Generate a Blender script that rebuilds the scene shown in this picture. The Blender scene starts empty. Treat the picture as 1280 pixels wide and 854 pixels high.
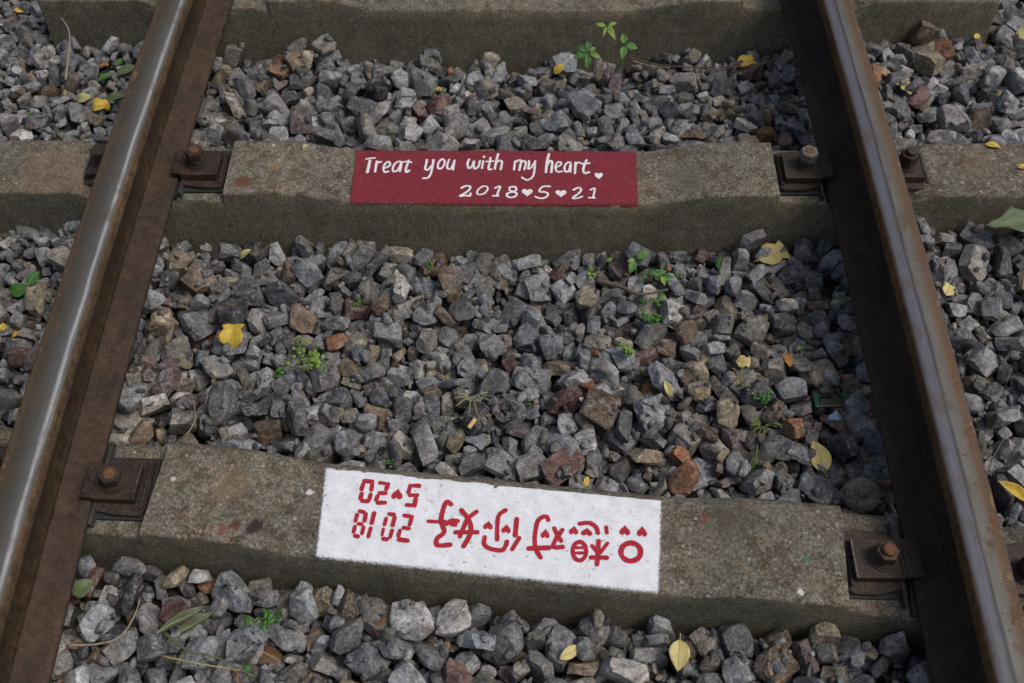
import bpy, bmesh, math, random
import numpy as np
from mathutils import Vector, Matrix, Quaternion, noise

# ------------------------------------------------------------------ camera, world, sun, exposure
scene = bpy.context.scene
C = scene.collection
CAM = dict(loc=(0.05675, -0.9334, 1.58313), pitch=0.974277, yaw=-0.025417, roll=-0.014544)
def make_camera():
    p, y, r = CAM['pitch'], CAM['yaw'], CAM['roll']
    F = Vector((math.sin(y)*math.cos(p), math.cos(y)*math.cos(p), -math.sin(p)))
    R = Vector((math.cos(y), -math.sin(y), 0)); U = R.cross(F)
    R2 = R*math.cos(r)+U*math.sin(r); U2 = -R*math.sin(r)+U*math.cos(r)
    m = Matrix((R2, U2, -F)).transposed().to_4x4(); m.translation = Vector(CAM['loc'])
    cd = bpy.data.cameras.new('camera'); cam = bpy.data.objects.new('camera', cd); C.objects.link(cam)
    cam.matrix_world = m
    cd.sensor_width = 36; cd.lens = 36*1244/1280; cd.clip_start = .02; cd.clip_end = 500
    cd.dof.use_dof = True; cd.dof.focus_distance = 1.93; cd.dof.aperture_fstop = 4.5
    scene.camera = cam
make_camera()
SUN_ELEV, SUN_AZ = math.radians(60), math.radians(100)     # azimuth measured from +Y towards +X
w = bpy.data.worlds.new('World'); scene.world = w; w.use_nodes = True
nt = w.node_tree; bg = nt.nodes['Background']
sky = nt.nodes.new('ShaderNodeTexSky'); sky.sky_type = 'NISHITA'; sky.sun_disc = False
sky.sun_elevation = SUN_ELEV; sky.sun_rotation = SUN_AZ
sky.air_density = 1.0; sky.dust_density = 5.0; sky.ozone_density = 1.0
nt.links.new(sky.outputs[0], bg.inputs[0]); bg.inputs[1].default_value = .115
sd = bpy.data.lights.new('sun', 'SUN'); sd.energy = 1.6; sd.angle = math.radians(20); sd.color = (1, .96, .9)
so = bpy.data.objects.new('sun', sd); C.objects.link(so)
dirv = Vector((math.sin(SUN_AZ)*math.cos(SUN_ELEV), math.cos(SUN_AZ)*math.cos(SUN_ELEV), math.sin(SUN_ELEV)))
so.rotation_euler = dirv.to_track_quat('Z', 'Y').to_euler(); so.location = dirv*6
scene.view_settings.view_transform = 'Standard'; scene.view_settings.look = 'None'
scene.view_settings.exposure = -0.24; scene.view_settings.gamma = 1

# ------------------------------------------------------------------ helpers
def tag(o, label=None, cat=None, group=None, kind=None):
    if label: o['label'] = label
    if cat: o['category'] = cat
    if group: o['group'] = group
    if kind: o['kind'] = kind
    return o
def empty(name, loc, rz=0, label=None, cat=None, group=None):
    o = bpy.data.objects.new(name, None); C.objects.link(o); o.empty_display_size = .05
    o.location = loc; o.rotation_euler = (0, 0, rz)
    return tag(o, label, cat, group)
def link(name, me, parent=None, mats=()):
    o = bpy.data.objects.new(name, me); C.objects.link(o)
    if parent: o.parent = parent
    for m in mats:
        if not me.materials or len(me.materials) < len(mats): me.materials.append(m)
    return o
def from_bm(name, bm, mat, parent=None, smooth=False):
    me = bpy.data.meshes.new(name); bm.to_mesh(me); bm.free()
    for m in (mat if isinstance(mat, (list, tuple)) else [mat]): me.materials.append(m)
    if smooth:
        for p in me.polygons: p.use_smooth = True
    return link(name, me, parent)
def box(bm, x0, x1, y0, y1, z0, z1, bev=.001, rot=None):
    b = bmesh.new(); bmesh.ops.create_cube(b, size=1)
    for v in b.verts: v.co = Vector(((x0+x1)/2+v.co.x*(x1-x0), (y0+y1)/2+v.co.y*(y1-y0), (z0+z1)/2+v.co.z*(z1-z0)))
    if bev: bmesh.ops.bevel(b, geom=b.edges[:], offset=bev, segments=2, affect='EDGES', profile=.6)
    if rot is not None: bmesh.ops.transform(b, matrix=rot, verts=b.verts[:])
    me = bpy.data.meshes.new('tmp'); b.to_mesh(me); b.free(); bm.from_mesh(me); bpy.data.meshes.remove(me)
def lathe(bm, prof, n=24, cx=0, cy=0, phase=0, hexa=False):
    rings = []
    for r, z in prof:
        rings.append([bm.verts.new((cx+r*math.cos(2*math.pi*i/n+phase), cy+r*math.sin(2*math.pi*i/n+phase), z)) for i in range(n)])
    for a, b in zip(rings, rings[1:]):
        for i in range(n): bm.faces.new((a[i], a[(i+1) % n], b[(i+1) % n], b[i]))
    bm.faces.new(rings[-1]); bm.faces.new(list(reversed(rings[0])))
def tube(bm, pts, rad, n=6):
    pts = [Vector(p) for p in pts]; rings = []
    for i, p in enumerate(pts):
        d = (pts[min(i+1, len(pts)-1)]-pts[max(i-1, 0)]).normalized()
        a = d.cross(Vector((0, 0, 1)) if abs(d.z) < .9 else Vector((1, 0, 0))).normalized(); b = d.cross(a)
        r = rad[i] if isinstance(rad, (list, tuple)) else rad
        rings.append([bm.verts.new(p+a*r*math.cos(6.2832*k/n)+b*r*math.sin(6.2832*k/n)) for k in range(n)])
    for a, b in zip(rings, rings[1:]):
        for k in range(n): bm.faces.new((a[k], a[(k+1) % n], b[(k+1) % n], b[k]))
    bm.faces.new(rings[-1]); bm.faces.new(list(reversed(rings[0])))
def smooth_pts(pts, sub=4):
    out = []; n = len(pts)
    if n < 3: 
        a, b = pts; return [tuple(a[k]+(b[k]-a[k])*i/sub for k in range(len(a))) for i in range(sub+1)]
    for i in range(n-1):
        p0, p1, p2, p3 = pts[max(i-1, 0)], pts[i], pts[i+1], pts[min(i+2, n-1)]
        for s in range(sub):
            t = s/sub
            out.append(tuple(.5*((2*b)+(-a+c)*t+(2*a-5*b+4*c-d)*t*t+(-a+3*b-3*c+d)*t**3) for a, b, c, d in zip(p0, p1, p2, p3)))
    out.append(tuple(pts[-1])); return out

# ------------------------------------------------------------------ node materials
class N:
    def __init__(s, name):
        s.m = bpy.data.materials.new(name); s.m.use_nodes = True; s.t = s.m.node_tree
        s.b = s.t.nodes['Principled BSDF']
    def n(s, typ, **kw):
        x = s.t.nodes.new(typ)
        for k, v in kw.items():
            if k in x.inputs.keys(): x.inputs[k].default_value = v
            else: setattr(x, k, v)
        return x
    def l(s, a, b): s.t.links.new(a, b)
    def coord(s, kind='Object'):
        if kind == 'World': return s.n('ShaderNodeNewGeometry').outputs['Position']
        return s.n('ShaderNodeTexCoord').outputs[kind]
    def noise(s, co, scale, detail=4, rough=.6, dist=0):
        x = s.n('ShaderNodeTexNoise'); x.inputs['Scale'].default_value = scale; x.inputs['Detail'].default_value = detail
        x.inputs['Roughness'].default_value = rough; x.inputs['Distortion'].default_value = dist
        s.l(co, x.inputs['Vector']); return x.outputs['Fac']
    def voro(s, co, scale, out='Distance', feature='F1'):
        x = s.n('ShaderNodeTexVoronoi'); x.feature = feature; x.inputs['Scale'].default_value = scale; s.l(co, x.inputs['Vector']); return x.outputs[out]
    def ramp(s, fac, stops):
        x = s.n('ShaderNodeValToRGB'); s.l(fac, x.inputs[0]); e = x.color_ramp.elements
        while len(e) < len(stops): e.new(.5)
        for i, (p, c) in enumerate(stops):
            e[i].position = p; c = (c, c, c) if isinstance(c, (int, float)) else c; e[i].color = (*c, 1)
        return x.outputs[0]
    def mix(s, fac, a, b, mode='MIX'):
        x = s.n('ShaderNodeMix'); x.data_type = 'RGBA'; x.blend_type = mode
        for sock, v in ((x.inputs[0], fac), (x.inputs[6], a), (x.inputs[7], b)):
            if hasattr(v, 'is_output') : s.l(v, sock)
            elif isinstance(v, (int, float)): sock.default_value = v
            else: sock.default_value = (*v, 1)
        return x.outputs[2]
    def math(s, op, a, b=0.0, clamp=False):
        x = s.n('ShaderNodeMath'); x.operation = op; x.use_clamp = clamp
        for sock, v in ((x.inputs[0], a), (x.inputs[1], b)):
            if hasattr(v, 'is_output'): s.l(v, sock)
            else: sock.default_value = v
        return x.outputs[0]
    def bump(s, h, strength=.5, dist=.001, prev=None):
        x = s.n('ShaderNodeBump'); x.inputs['Strength'].default_value = strength; x.inputs['Distance'].default_value = dist
        s.l(h, x.inputs['Height'])
        if prev is not None: s.l(prev, x.inputs['Normal'])
        return x.outputs[0]
    def done(s, col=None, rough=.8, metal=0, normal=None, spec=.5):
        for sock, v in (('Base Color', col), ('Roughness', rough), ('Metallic', metal), ('Normal', normal), ('Specular IOR Level', spec)):
            if v is None: continue
            if hasattr(v, 'is_output'): s.l(v, s.b.inputs[sock])
            elif isinstance(v, (int, float)): s.b.inputs[sock].default_value = v
            else: s.b.inputs[sock].default_value = (*v, 1)
        return s.m

def ht(x):          # height of a sleeper's top along its length: hollow middle, raised shoulders, rail seats
    a = abs(x)
    if a < .30: return -.005
    if a < .47:
        t = (a-.30)/.17; return -.005+.028*t*t*(3-2*t)
    if a < .588: return .023
    if a < .592: return .023*(.592-a)/.004
    if a < .865: return 0.
    if a < .915: return .023*(a-.865)/.05
    return .023
def mat_stone(name, from_object):
    k = N(name); co = k.coord('World')
    if from_object: tint = k.n('ShaderNodeObjectInfo').outputs['Color']
    else:
        a = k.n('ShaderNodeAttribute'); a.attribute_name = 'tint'; tint = a.outputs['Color']
    big = k.noise(co, 30, 3, .6, .4); mid = k.noise(co, 120, 5, .75, .3); fine = k.noise(co, 380, 3, .75)
    f = k.math('ADD', k.math('MULTIPLY', big, .7), k.math('ADD', k.math('MULTIPLY', mid, 1.0), k.math('MULTIPLY', fine, .8)))
    mult = k.ramp(k.math('MULTIPLY', f, .4), [(.41, .30), (.475, .78), (.53, 1.2), (.61, 2.3)])
    col = k.mix(1, tint, mult, 'MULTIPLY')
    wv = k.noise(co, 36, 3, .6, 1.8)         # pale calcite veins
    v = k.ramp(wv, [(.482, 0), (.497, 1), (.503, 1), (.518, 0)])
    gate = k.ramp(k.noise(co, 15, 2), [(.44, 0), (.56, .75)])
    col = k.mix(k.math('MULTIPLY', v, gate), col, (.40, .40, .39))
    br = k.ramp(k.noise(co, 19, 4, .65), [(.54, 0), (.72, .5)])
    col = k.mix(br, col, k.mix(1, (.19, .135, .085), mult, 'MULTIPLY'))
    pale = k.ramp(k.noise(co, 70, 4, .8, .6), [(.57, 0), (.66, .5)])      # bruised, dusty fracture
    col = k.mix(pale, col, (.33, .335, .34))
    nr = k.bump(k.noise(co, 75, 3, .6), .6, .004); nr = k.bump(k.noise(co, 300, 4, .75), .8, .0018, nr)
    return k.done(col, k.ramp(mid, [(.3, .6), (.7, .92)]), 0, nr, .35)
def mat_concrete(name, stained, marks=()):
    k = N(name); co = k.coord('Object')
    big = k.noise(co, 5, 4, .6); mid = k.noise(co, 45, 5, .65); grit = k.noise(co, 190, 4, .9)
    if stained:
        col = k.ramp(big, [(.3, (.090, .081, .060)), (.5, (.125, .112, .082)), (.72, (.175, .142, .092))])
        col = k.mix(k.ramp(k.noise(co, 13, 4, .7), [(.45, 0), (.75, .7)]), col, (.090, .092, .060))
        streak = k.n('ShaderNodeMapping'); k.l(co, streak.inputs[0]); streak.inputs['Scale'].default_value = (26, 3, 3)
        col = k.mix(k.ramp(k.noise(streak.outputs[0], 1, 3), [(.5, 0), (.75, .45)]), col, (.17, .15, .12))
        lo, hi = .5, 1.7
    else:
        col = k.ramp(big, [(.3, (.110, .100, .080)), (.5, (.152, .139, .112)), (.72, (.185, .158, .118))])
        col = k.mix(k.ramp(k.noise(co, 27, 4, .7), [(.48, 0), (.62, .7)]), col, (.078, .060, .040))
        col = k.mix(k.ramp(k.noise(co, 41, 3, .6), [(.58, 0), (.70, .45)]), col, (.21, .14, .085))
        col = k.mix(k.ramp(k.noise(co, 12, 3, .6, .6), [(.60, 0), (.68, .7)]), col, (.06, .042, .032))
        col = k.mix(k.ramp(k.noise(co, 95, 3, .7), [(.60, 0), (.68, .5)]), col, (.23, .215, .18))
        lo, hi = .34, 1.9
    col = k.mix(1, col, k.ramp(grit, [(.36, lo), (.5, 1.0), (.64, hi)]), 'MULTIPLY')
    col = k.mix(1, col, k.ramp(mid, [(.3, .8), (.7, 1.2)]), 'MULTIPLY')
    peb = k.voro(co, 95); sel = k.voro(co, 95, 'Color')
    sepc = k.n('ShaderNodeSeparateColor'); k.l(sel, sepc.inputs[0])
    m = k.math('MULTIPLY', k.ramp(peb, [(.22, 1), (.34, 0)]), k.ramp(sepc.outputs[0], [(.74, 0), (.77, 1)]))
    col = k.mix(k.math('MULTIPLY', m, .15 if stained else .75), col, k.ramp(sepc.outputs[1], [(0, (.42, .40, .35)), (.45, (.30, .24, .16)), (.7, (.05, .045, .04)), (.9, (.34, .17, .09))]))
    for mx, my, mr, mc, amt in marks:       # paint flecks and old rust or oil stains on this one sleeper
        vd = k.n('ShaderNodeVectorMath', operation='DISTANCE'); k.l(co, vd.inputs[0]); vd.inputs[1].default_value = (mx, my, ht(mx))
        e = k.math('ADD', k.math('DIVIDE', vd.outputs['Value'], mr), k.math('MULTIPLY', k.math('SUBTRACT', k.noise(co, .9/mr, 4, .75), .5), 1.8))
        col = k.mix(k.math('MULTIPLY', k.ramp(e, [(.55, 1), (.95 if mr < .01 else 1.0, 0)]), amt), col, mc)
    nr = k.bump(k.math('ADD', grit, k.math('MULTIPLY', mid, .8)), .8, .0016); nr = k.bump(k.voro(co, 260), .35, .0008, nr)
    return k.done(col, .92, 0, nr, .2)
def mat_paint(name, base, speck, amount, dirt, lo=.6, hi=1.4, edge=True, worn=1.0):
    k = N(name); co = k.coord('Object')
    g = k.noise(co, 260, 4, .8); g2 = k.noise(co, 38, 4, .6)
    col = k.mix(1, base, k.ramp(g, [(.36, lo), (.5, 1.0), (.66, hi)]), 'MULTIPLY')
    col = k.mix(1, col, k.ramp(g2, [(.3, .88), (.7, 1.08)]), 'MULTIPLY')
    col = k.mix(k.math('MULTIPLY', k.ramp(k.noise(co, 330, 3, .7), [(.60, 0), (.70, 1)]), amount), col, speck)
    nr = k.bump(g, .7, .0012); nr = k.bump(k.voro(co, 260), .3, .0007, nr)
    # the coat thins out along its edge and has worn off in pinholes and small flakes
    if edge:
        sx = k.n('ShaderNodeSeparateXYZ'); k.l(k.coord('UV'), sx.inputs[0])
        e = k.math('ADD', sx.outputs[0], k.math('MULTIPLY', k.math('SUBTRACT', k.noise(co, 230, 4, .8), .5), .012))
        a1 = k.ramp(k.math('MULTIPLY', e, 100), [(.10, 0), (.50, 1)])
        d = k.math('MULTIPLY', k.ramp(k.noise(co, 85, 5, .8), [(.60, 0), (.63, 1)]), k.ramp(k.noise(co, 8, 3), [(.42, .12), (.60, 1)]))
        d2 = k.ramp(k.noise(co, 330, 3, .7), [(.69, 0), (.73, .8)])
        a = k.math('MULTIPLY', a1, k.math('SUBTRACT', 1.0, k.math('MULTIPLY', k.math('MAXIMUM', d, d2), worn)), True)
        k.l(a, k.b.inputs['Alpha'])
    else:       # brushed lettering: thin and broken where the brush skipped over the rough surface
        sk = k.math('MULTIPLY', k.ramp(k.noise(co, 300, 4, .8), [(.60, 0), (.66, 1)]), k.ramp(k.noise(co, 40, 3, .6), [(.45, 0), (.6, .85)]))
        k.l(k.math('SUBTRACT', 1.0, sk, True), k.b.inputs['Alpha'])
    return k.done(col, .75, 0, nr, .3)
def mat_rust(name, dark, light, scale=1.0, rough=.8, metal=.15):
    k = N(name); co = k.coord('Object')
    big = k.noise(co, 9*scale, 5, .65, .3); mid = k.noise(co, 60*scale, 5, .75); fine = k.noise(co, 300, 3, .8)
    col = k.mix(k.ramp(big, [(.36, 0), (.66, 1)]), dark, light)
    col = k.mix(1, col, k.ramp(mid, [(.34, .55), (.66, 1.5)]), 'MULTIPLY')
    col = k.mix(1, col, k.ramp(fine, [(.34, .65), (.66, 1.4)]), 'MULTIPLY')
    col = k.mix(k.ramp(k.noise(co, 33*scale, 4, .7), [(.64, 0), (.76, .55)]), col, (.11, .045, .018))
    nr = k.bump(k.math('ADD', mid, k.math('MULTIPLY', fine, .5)), .6, .0012)
    return k.done(col, k.ramp(mid, [(.3, rough-.14), (.7, rough+.1)]), metal, nr, .4)
def mat_head(name, stops_c, stops_m, stops_r):
    """running surface: colour, metal and gloss set by the place across the head (uv x), broken by long streaks"""
    k = N(name); uv = k.coord('UV'); co = k.coord('Object')
    st = k.n('ShaderNodeMapping'); k.l(co, st.inputs[0]); st.inputs['Scale'].default_value = (420, 7, 20)
    streak = k.noise(st.outputs[0], 1, 4, .65)
    st2 = k.n('ShaderNodeMapping'); k.l(co, st2.inputs[0]); st2.inputs['Scale'].default_value = (60, 10, 10)
    patch = k.noise(st2.outputs[0], 1, 5, .7)
    sx = k.n('ShaderNodeSeparateXYZ'); k.l(uv, sx.inputs[0])
    u = k.math('ADD', sx.outputs[0], k.math('MULTIPLY', k.math('SUBTRACT', patch, .5), .12))
    u = k.math('ADD', u, k.math('MULTIPLY', k.math('SUBTRACT', streak, .5), .07))
    col = k.ramp(u, stops_c); met = k.ramp(u, stops_m); rou = k.ramp(u, stops_r)
    col = k.mix(1, col, k.ramp(streak, [(.3, .74), (.7, 1.28)]), 'MULTIPLY')
    fine = k.noise(co, 700, 3, .7)
    col = k.mix(1, col, k.ramp(fine, [(.3, .8), (.7, 1.2)]), 'MULTIPLY')
    rp = k.ramp(k.math('ADD', k.noise(co, 22, 5, .75, .5), k.math('MULTIPLY', k.math('SUBTRACT', sx.outputs[0], .6), .10)), [(.60, 0), (.66, .9)])
    col = k.mix(rp, col, (.14, .062, .022)); met2 = k.mix(rp, met, (0.1, .1, .1)); rou2 = k.mix(rp, rou, (.85, .85, .85))
    fl = k.ramp(k.math('ADD', k.noise(co, 30, 5, .8, .4), k.math('MULTIPLY', k.math('SUBTRACT', sx.outputs[0], .75), .42)), [(.60, 0), (.64, .8)])
    col = k.mix(fl, col, k.mix(k.ramp(fine, [(.4, 0), (.6, 1)]), (.12, .075, .038), (.27, .19, .11)))
    col = k.mix(k.ramp(k.noise(co, 14, 4, .7), [(.52, 0), (.68, .6)]), col, (.085, .055, .028))
    gr = k.ramp(k.noise(co, 24, 4, .7), [(.6, 0), (.75, .5)])
    col = k.mix(gr, col, (.07, .066, .058))
    nr = k.bump(k.math('ADD', streak, k.math('MULTIPLY', fine, .4)), .35, .0006)
    nr = k.bump(rp, .8, .0012, nr); nr = k.bump(fl, .9, .0015, nr)
    return k.done(col, rou2, met2, nr, .5)
def mat_leaf(name, c1, c2, spots=(.1, .06, .02), rough=.55, spot_amt=.7):
    k = N(name); co = k.coord('Object')
    col = k.mix(k.ramp(k.noise(co, 60, 3, .6), [(.35, 0), (.65, 1)]), c1, c2)
    col = k.mix(k.math('MULTIPLY', k.ramp(k.noise(co, 150, 4, .7), [(.62, 0), (.7, 1)]), spot_amt), col, spots)
    m = k.done(col, rough, 0, k.bump(k.noise(co, 220, 3), .4, .0006), .4)
    k.b.inputs['Subsurface Weight'].default_value = .0
    return m
def mat_plain(name, c, var=.3, scale=60, rough=.7, metal=0):
    k = N(name); co = k.coord('Object')
    f = k.noise(co, scale, 4, .65)
    col = k.mix(1, c, k.ramp(f, [(.3, 1-var), (.7, 1+var)]), 'MULTIPLY')
    return k.done(col, rough, metal, k.bump(f, .4, .001))
M = dict(
    stone=mat_stone('crushed stone', True), stones=mat_stone('crushed stone bed', False),
    conc=mat_concrete('weathered concrete', False), conc_side=mat_concrete('algae stained concrete', True),
    red=mat_paint('red paint', (.200, .022, .036), (.50, .17, .20), .75, (.10, .045, .04)),
    white=mat_paint('white paint', (.80, .82, .86), (.9, .9, .9), .1, (.16, .14, .11), .86, 1.06, True, .6),
    white_ink=mat_paint('white brush paint', (.82, .80, .82), (.9, .9, .9), .1, (.6, .3, .35), .75, 1.1, False),
    red_ink=mat_paint('red brush paint', (.42, .020, .036), (.45, .05, .06), .5, (.5, .3, .3), .7, 1.25, False),
    foot=mat_rust('rusty rail steel', (.034, .024, .018), (.066, .040, .026)),
    web=mat_rust('rusty rail web', (.026, .017, .009), (.050, .030, .015)),  # darker than the foot: shade under the head is put into the colour
    foot2=mat_rust('shaded rusty rail steel', (.028, .020, .014), (.052, .033, .021)),  # right foot: same steel, its weaker light painted in as a darker tone
    web2=mat_rust('shaded rusty rail web', (.026, .018, .012), (.050, .030, .016)),  # right web, with the shade below the head painted in
    side=mat_rust('rusty rail head side', (.075, .050, .030), (.120, .075, .040)),
    side2=mat_rust('orange rusty rail head side', (.080, .045, .022), (.150, .080, .030)),
    iron=mat_rust('oiled rusty iron', (.032, .024, .020), (.066, .042, .030), 2.5, .62, .3),
    iron_pale=mat_rust('pale iron edge', (.07, .065, .062), (.15, .14, .13), 2.5, .42, .8),
    nut=mat_rust('rusty nut', (.040, .032, .027), (.080, .052, .034), 4, .6, .4),
    bolt=mat_rust('orange rusty bolt end', (.12, .055, .028), (.20, .09, .04), 4, .75, .2),
    bolt_grey=mat_rust('bare nut face', (.12, .115, .11), (.22, .21, .20), 4, .5, .4),
    rubber=mat_plain('black rubber', (.022, .023, .025), .3, 80, .7),
    liner=mat_plain('grey liner plate', (.055, .055, .052), .35, 50, .6, .3),
    soil=mat_plain('dark ballast dirt', (.040, .034, .027), .5, 90, .95),
    yellow=mat_leaf('yellow leaf', (.66, .47, .07), (.50, .34, .04), (.14, .08, .02)),
    pale=mat_leaf('pale yellow leaf', (.62, .52, .22), (.52, .42, .15)),
    straw=mat_leaf('straw coloured leaf', (.46, .42, .18), (.36, .31, .12)),
    orange=mat_leaf('orange brown leaf', (.42, .20, .05), (.30, .13, .03)),
    brownleaf=mat_leaf('dry brown leaf', (.16, .095, .05), (.11, .06, .03)),
    olive=mat_leaf('dull green leaf', (.13, .17, .085), (.10, .13, .06)),
    olive2=mat_leaf('faded grey green leaf', (.085, .105, .055), (.12, .14, .08)),
    green=mat_leaf('green leaf', (.05, .16, .03), (.035, .11, .022), (.02, .05, .01)),
    bgreen=mat_leaf('bright green leaf', (.075, .20, .03), (.05, .14, .022), (.03, .09, .01), .5, .3),
    lgreen=mat_leaf('light green leaf', (.20, .31, .06), (.14, .24, .04), (.08, .14, .02), .5, .3),
    twig=mat_plain('dry twig', (.30, .25, .17), .35, 120, .8),
    darktwig=mat_plain('dark twig', (.10, .075, .05), .35, 120, .8),
    teal=mat_plain('green plastic', (.015, .09, .05), .3, 60, .35),
    clear=mat_plain('cloudy plastic', (.055, .046, .025), .3, 60, .3),
    foil=mat_plain('pale blue foil', (.25, .42, .48), .4, 60, .3, .2),
    chip=mat_plain('white chip', (.70, .70, .68), .15, 200, .8),
    butt=mat_plain('tan paper', (.62, .42, .20), .2, 200, .8),
)

# ------------------------------------------------------------------ the ground and its ballast
NVAR = 24
def stone_base(k):
    """crushed limestone lump: a box knocked down by random planes, about 1 unit long"""
    rnd = random.Random(900 + k)
    bm = bmesh.new()
    bmesh.ops.create_cube(bm, size=1.0)
    ax = (rnd.uniform(1.0, 1.22), rnd.uniform(.66, .95), rnd.uniform(.36, .62))
    for v in bm.verts:
        v.co = Vector((v.co.x*ax[0]*rnd.uniform(.85, 1.1), v.co.y*ax[1]*rnd.uniform(.85, 1.1), v.co.z*ax[2]*rnd.uniform(.8, 1.1)))
    for i in range(rnd.randint(9, 14)):
        n = Vector((rnd.gauss(0, 1), rnd.gauss(0, 1), rnd.gauss(0, 1))).normalized()
        sup = max(v.co.dot(n) for v in bm.verts)
        d = sup*rnd.uniform(.62, .9)
        r = bmesh.ops.bisect_plane(bm, geom=bm.verts[:]+bm.edges[:]+bm.faces[:], plane_co=n*d, plane_no=n, clear_outer=True)
        ed = [e for e in bm.edges if e.is_boundary]
        if ed: bmesh.ops.contextual_create(bm, geom=ed)
    pts = [v.co.copy() for v in bm.verts]
    bm.free()
    bm = bmesh.new()
    for p in pts: bm.verts.new(p)
    bmesh.ops.convex_hull(bm, input=bm.verts[:])
    bmesh.ops.dissolve_limit(bm, angle_limit=.12, verts=bm.verts[:], edges=bm.edges[:])
    bmesh.ops.remove_doubles(bm, verts=bm.verts[:], dist=.05)
    return bm
CX0 = -.0
def surf(x, y):
    """height of the ballast surface"""
    ax = abs(x)
    def front(c, side, out):   # against the near face of a sleeper
        if ax < .45: return c + (side-c)*(ax/.45)**2*.6
        if ax < .75: return c*.4+side*.6 + (side-(c*.4+side*.6))*(ax-.45)/.3
        return side + (out-side)*min(1, (ax-.75)/.1)
    y3 = -.245 - .098*x
    if y > 1.22: return -.10
    if y > .58:
        t = (y-.66)/(1.12-.66); far = front(-.130, -.085, -.03); near = -.045
    elif y > y3:
        t = (y-(y3+.085))/(.47-(y3+.085)); far = front(-.106, -.045, -.012); near = -.045
    else:
        t = 1-max(0,(y3-.085-y))/.5; far = front(-.09, -.04, -.02); near = -.05
    t = min(1, max(0, t))
    return near + (far-near)*t

def ground():
    xs = [-40, -12, -5, -2.6] + [-1.9+3.8*i/150 for i in range(151)] + [2.6, 5, 12, 40]
    ys = [-40, -12, -5, -2.2] + [-1.0+2.8*i/110 for i in range(111)] + [2.8, 5, 12, 40]
    bm = bmesh.new(); rows = []
    for x in xs:
        r = []
        for y in ys:
            z = surf(max(-1.6, min(1.6, x)), max(-.8, min(1.5, y)))-(.088 if y > -.33-.098*x else .055)
            z += .012*noise.noise(Vector((x*14, y*14, 0)))+.006*noise.noise(Vector((x*45, y*45, 3)))
            r.append(bm.verts.new((x, y, z)))
        rows.append(r)
    for i in range(len(xs)-1):
        for j in range(len(ys)-1): bm.faces.new((rows[i][j], rows[i+1][j], rows[i+1][j+1], rows[i][j+1]))
    return from_bm('ground', bm, M['soil'], smooth=True)
gr = ground(); tag(gr, 'bed of grey crushed stone ballast filling the gaps around the sleepers and rails', 'ballast', kind='structure')

PAL = [(.172, .176, .184), (.125, .130, .138), (.228, .230, .232), (.155, .156, .153), (.295, .295, .288), (.090, .092, .097),
       (.165, .152, .132), (.235, .190, .130), (.120, .086, .060), (.250, .120, .062), (.120, .066, .058), (.300, .268, .225),
       (.062, .062, .066), (.135, .102, .100)]
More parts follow.
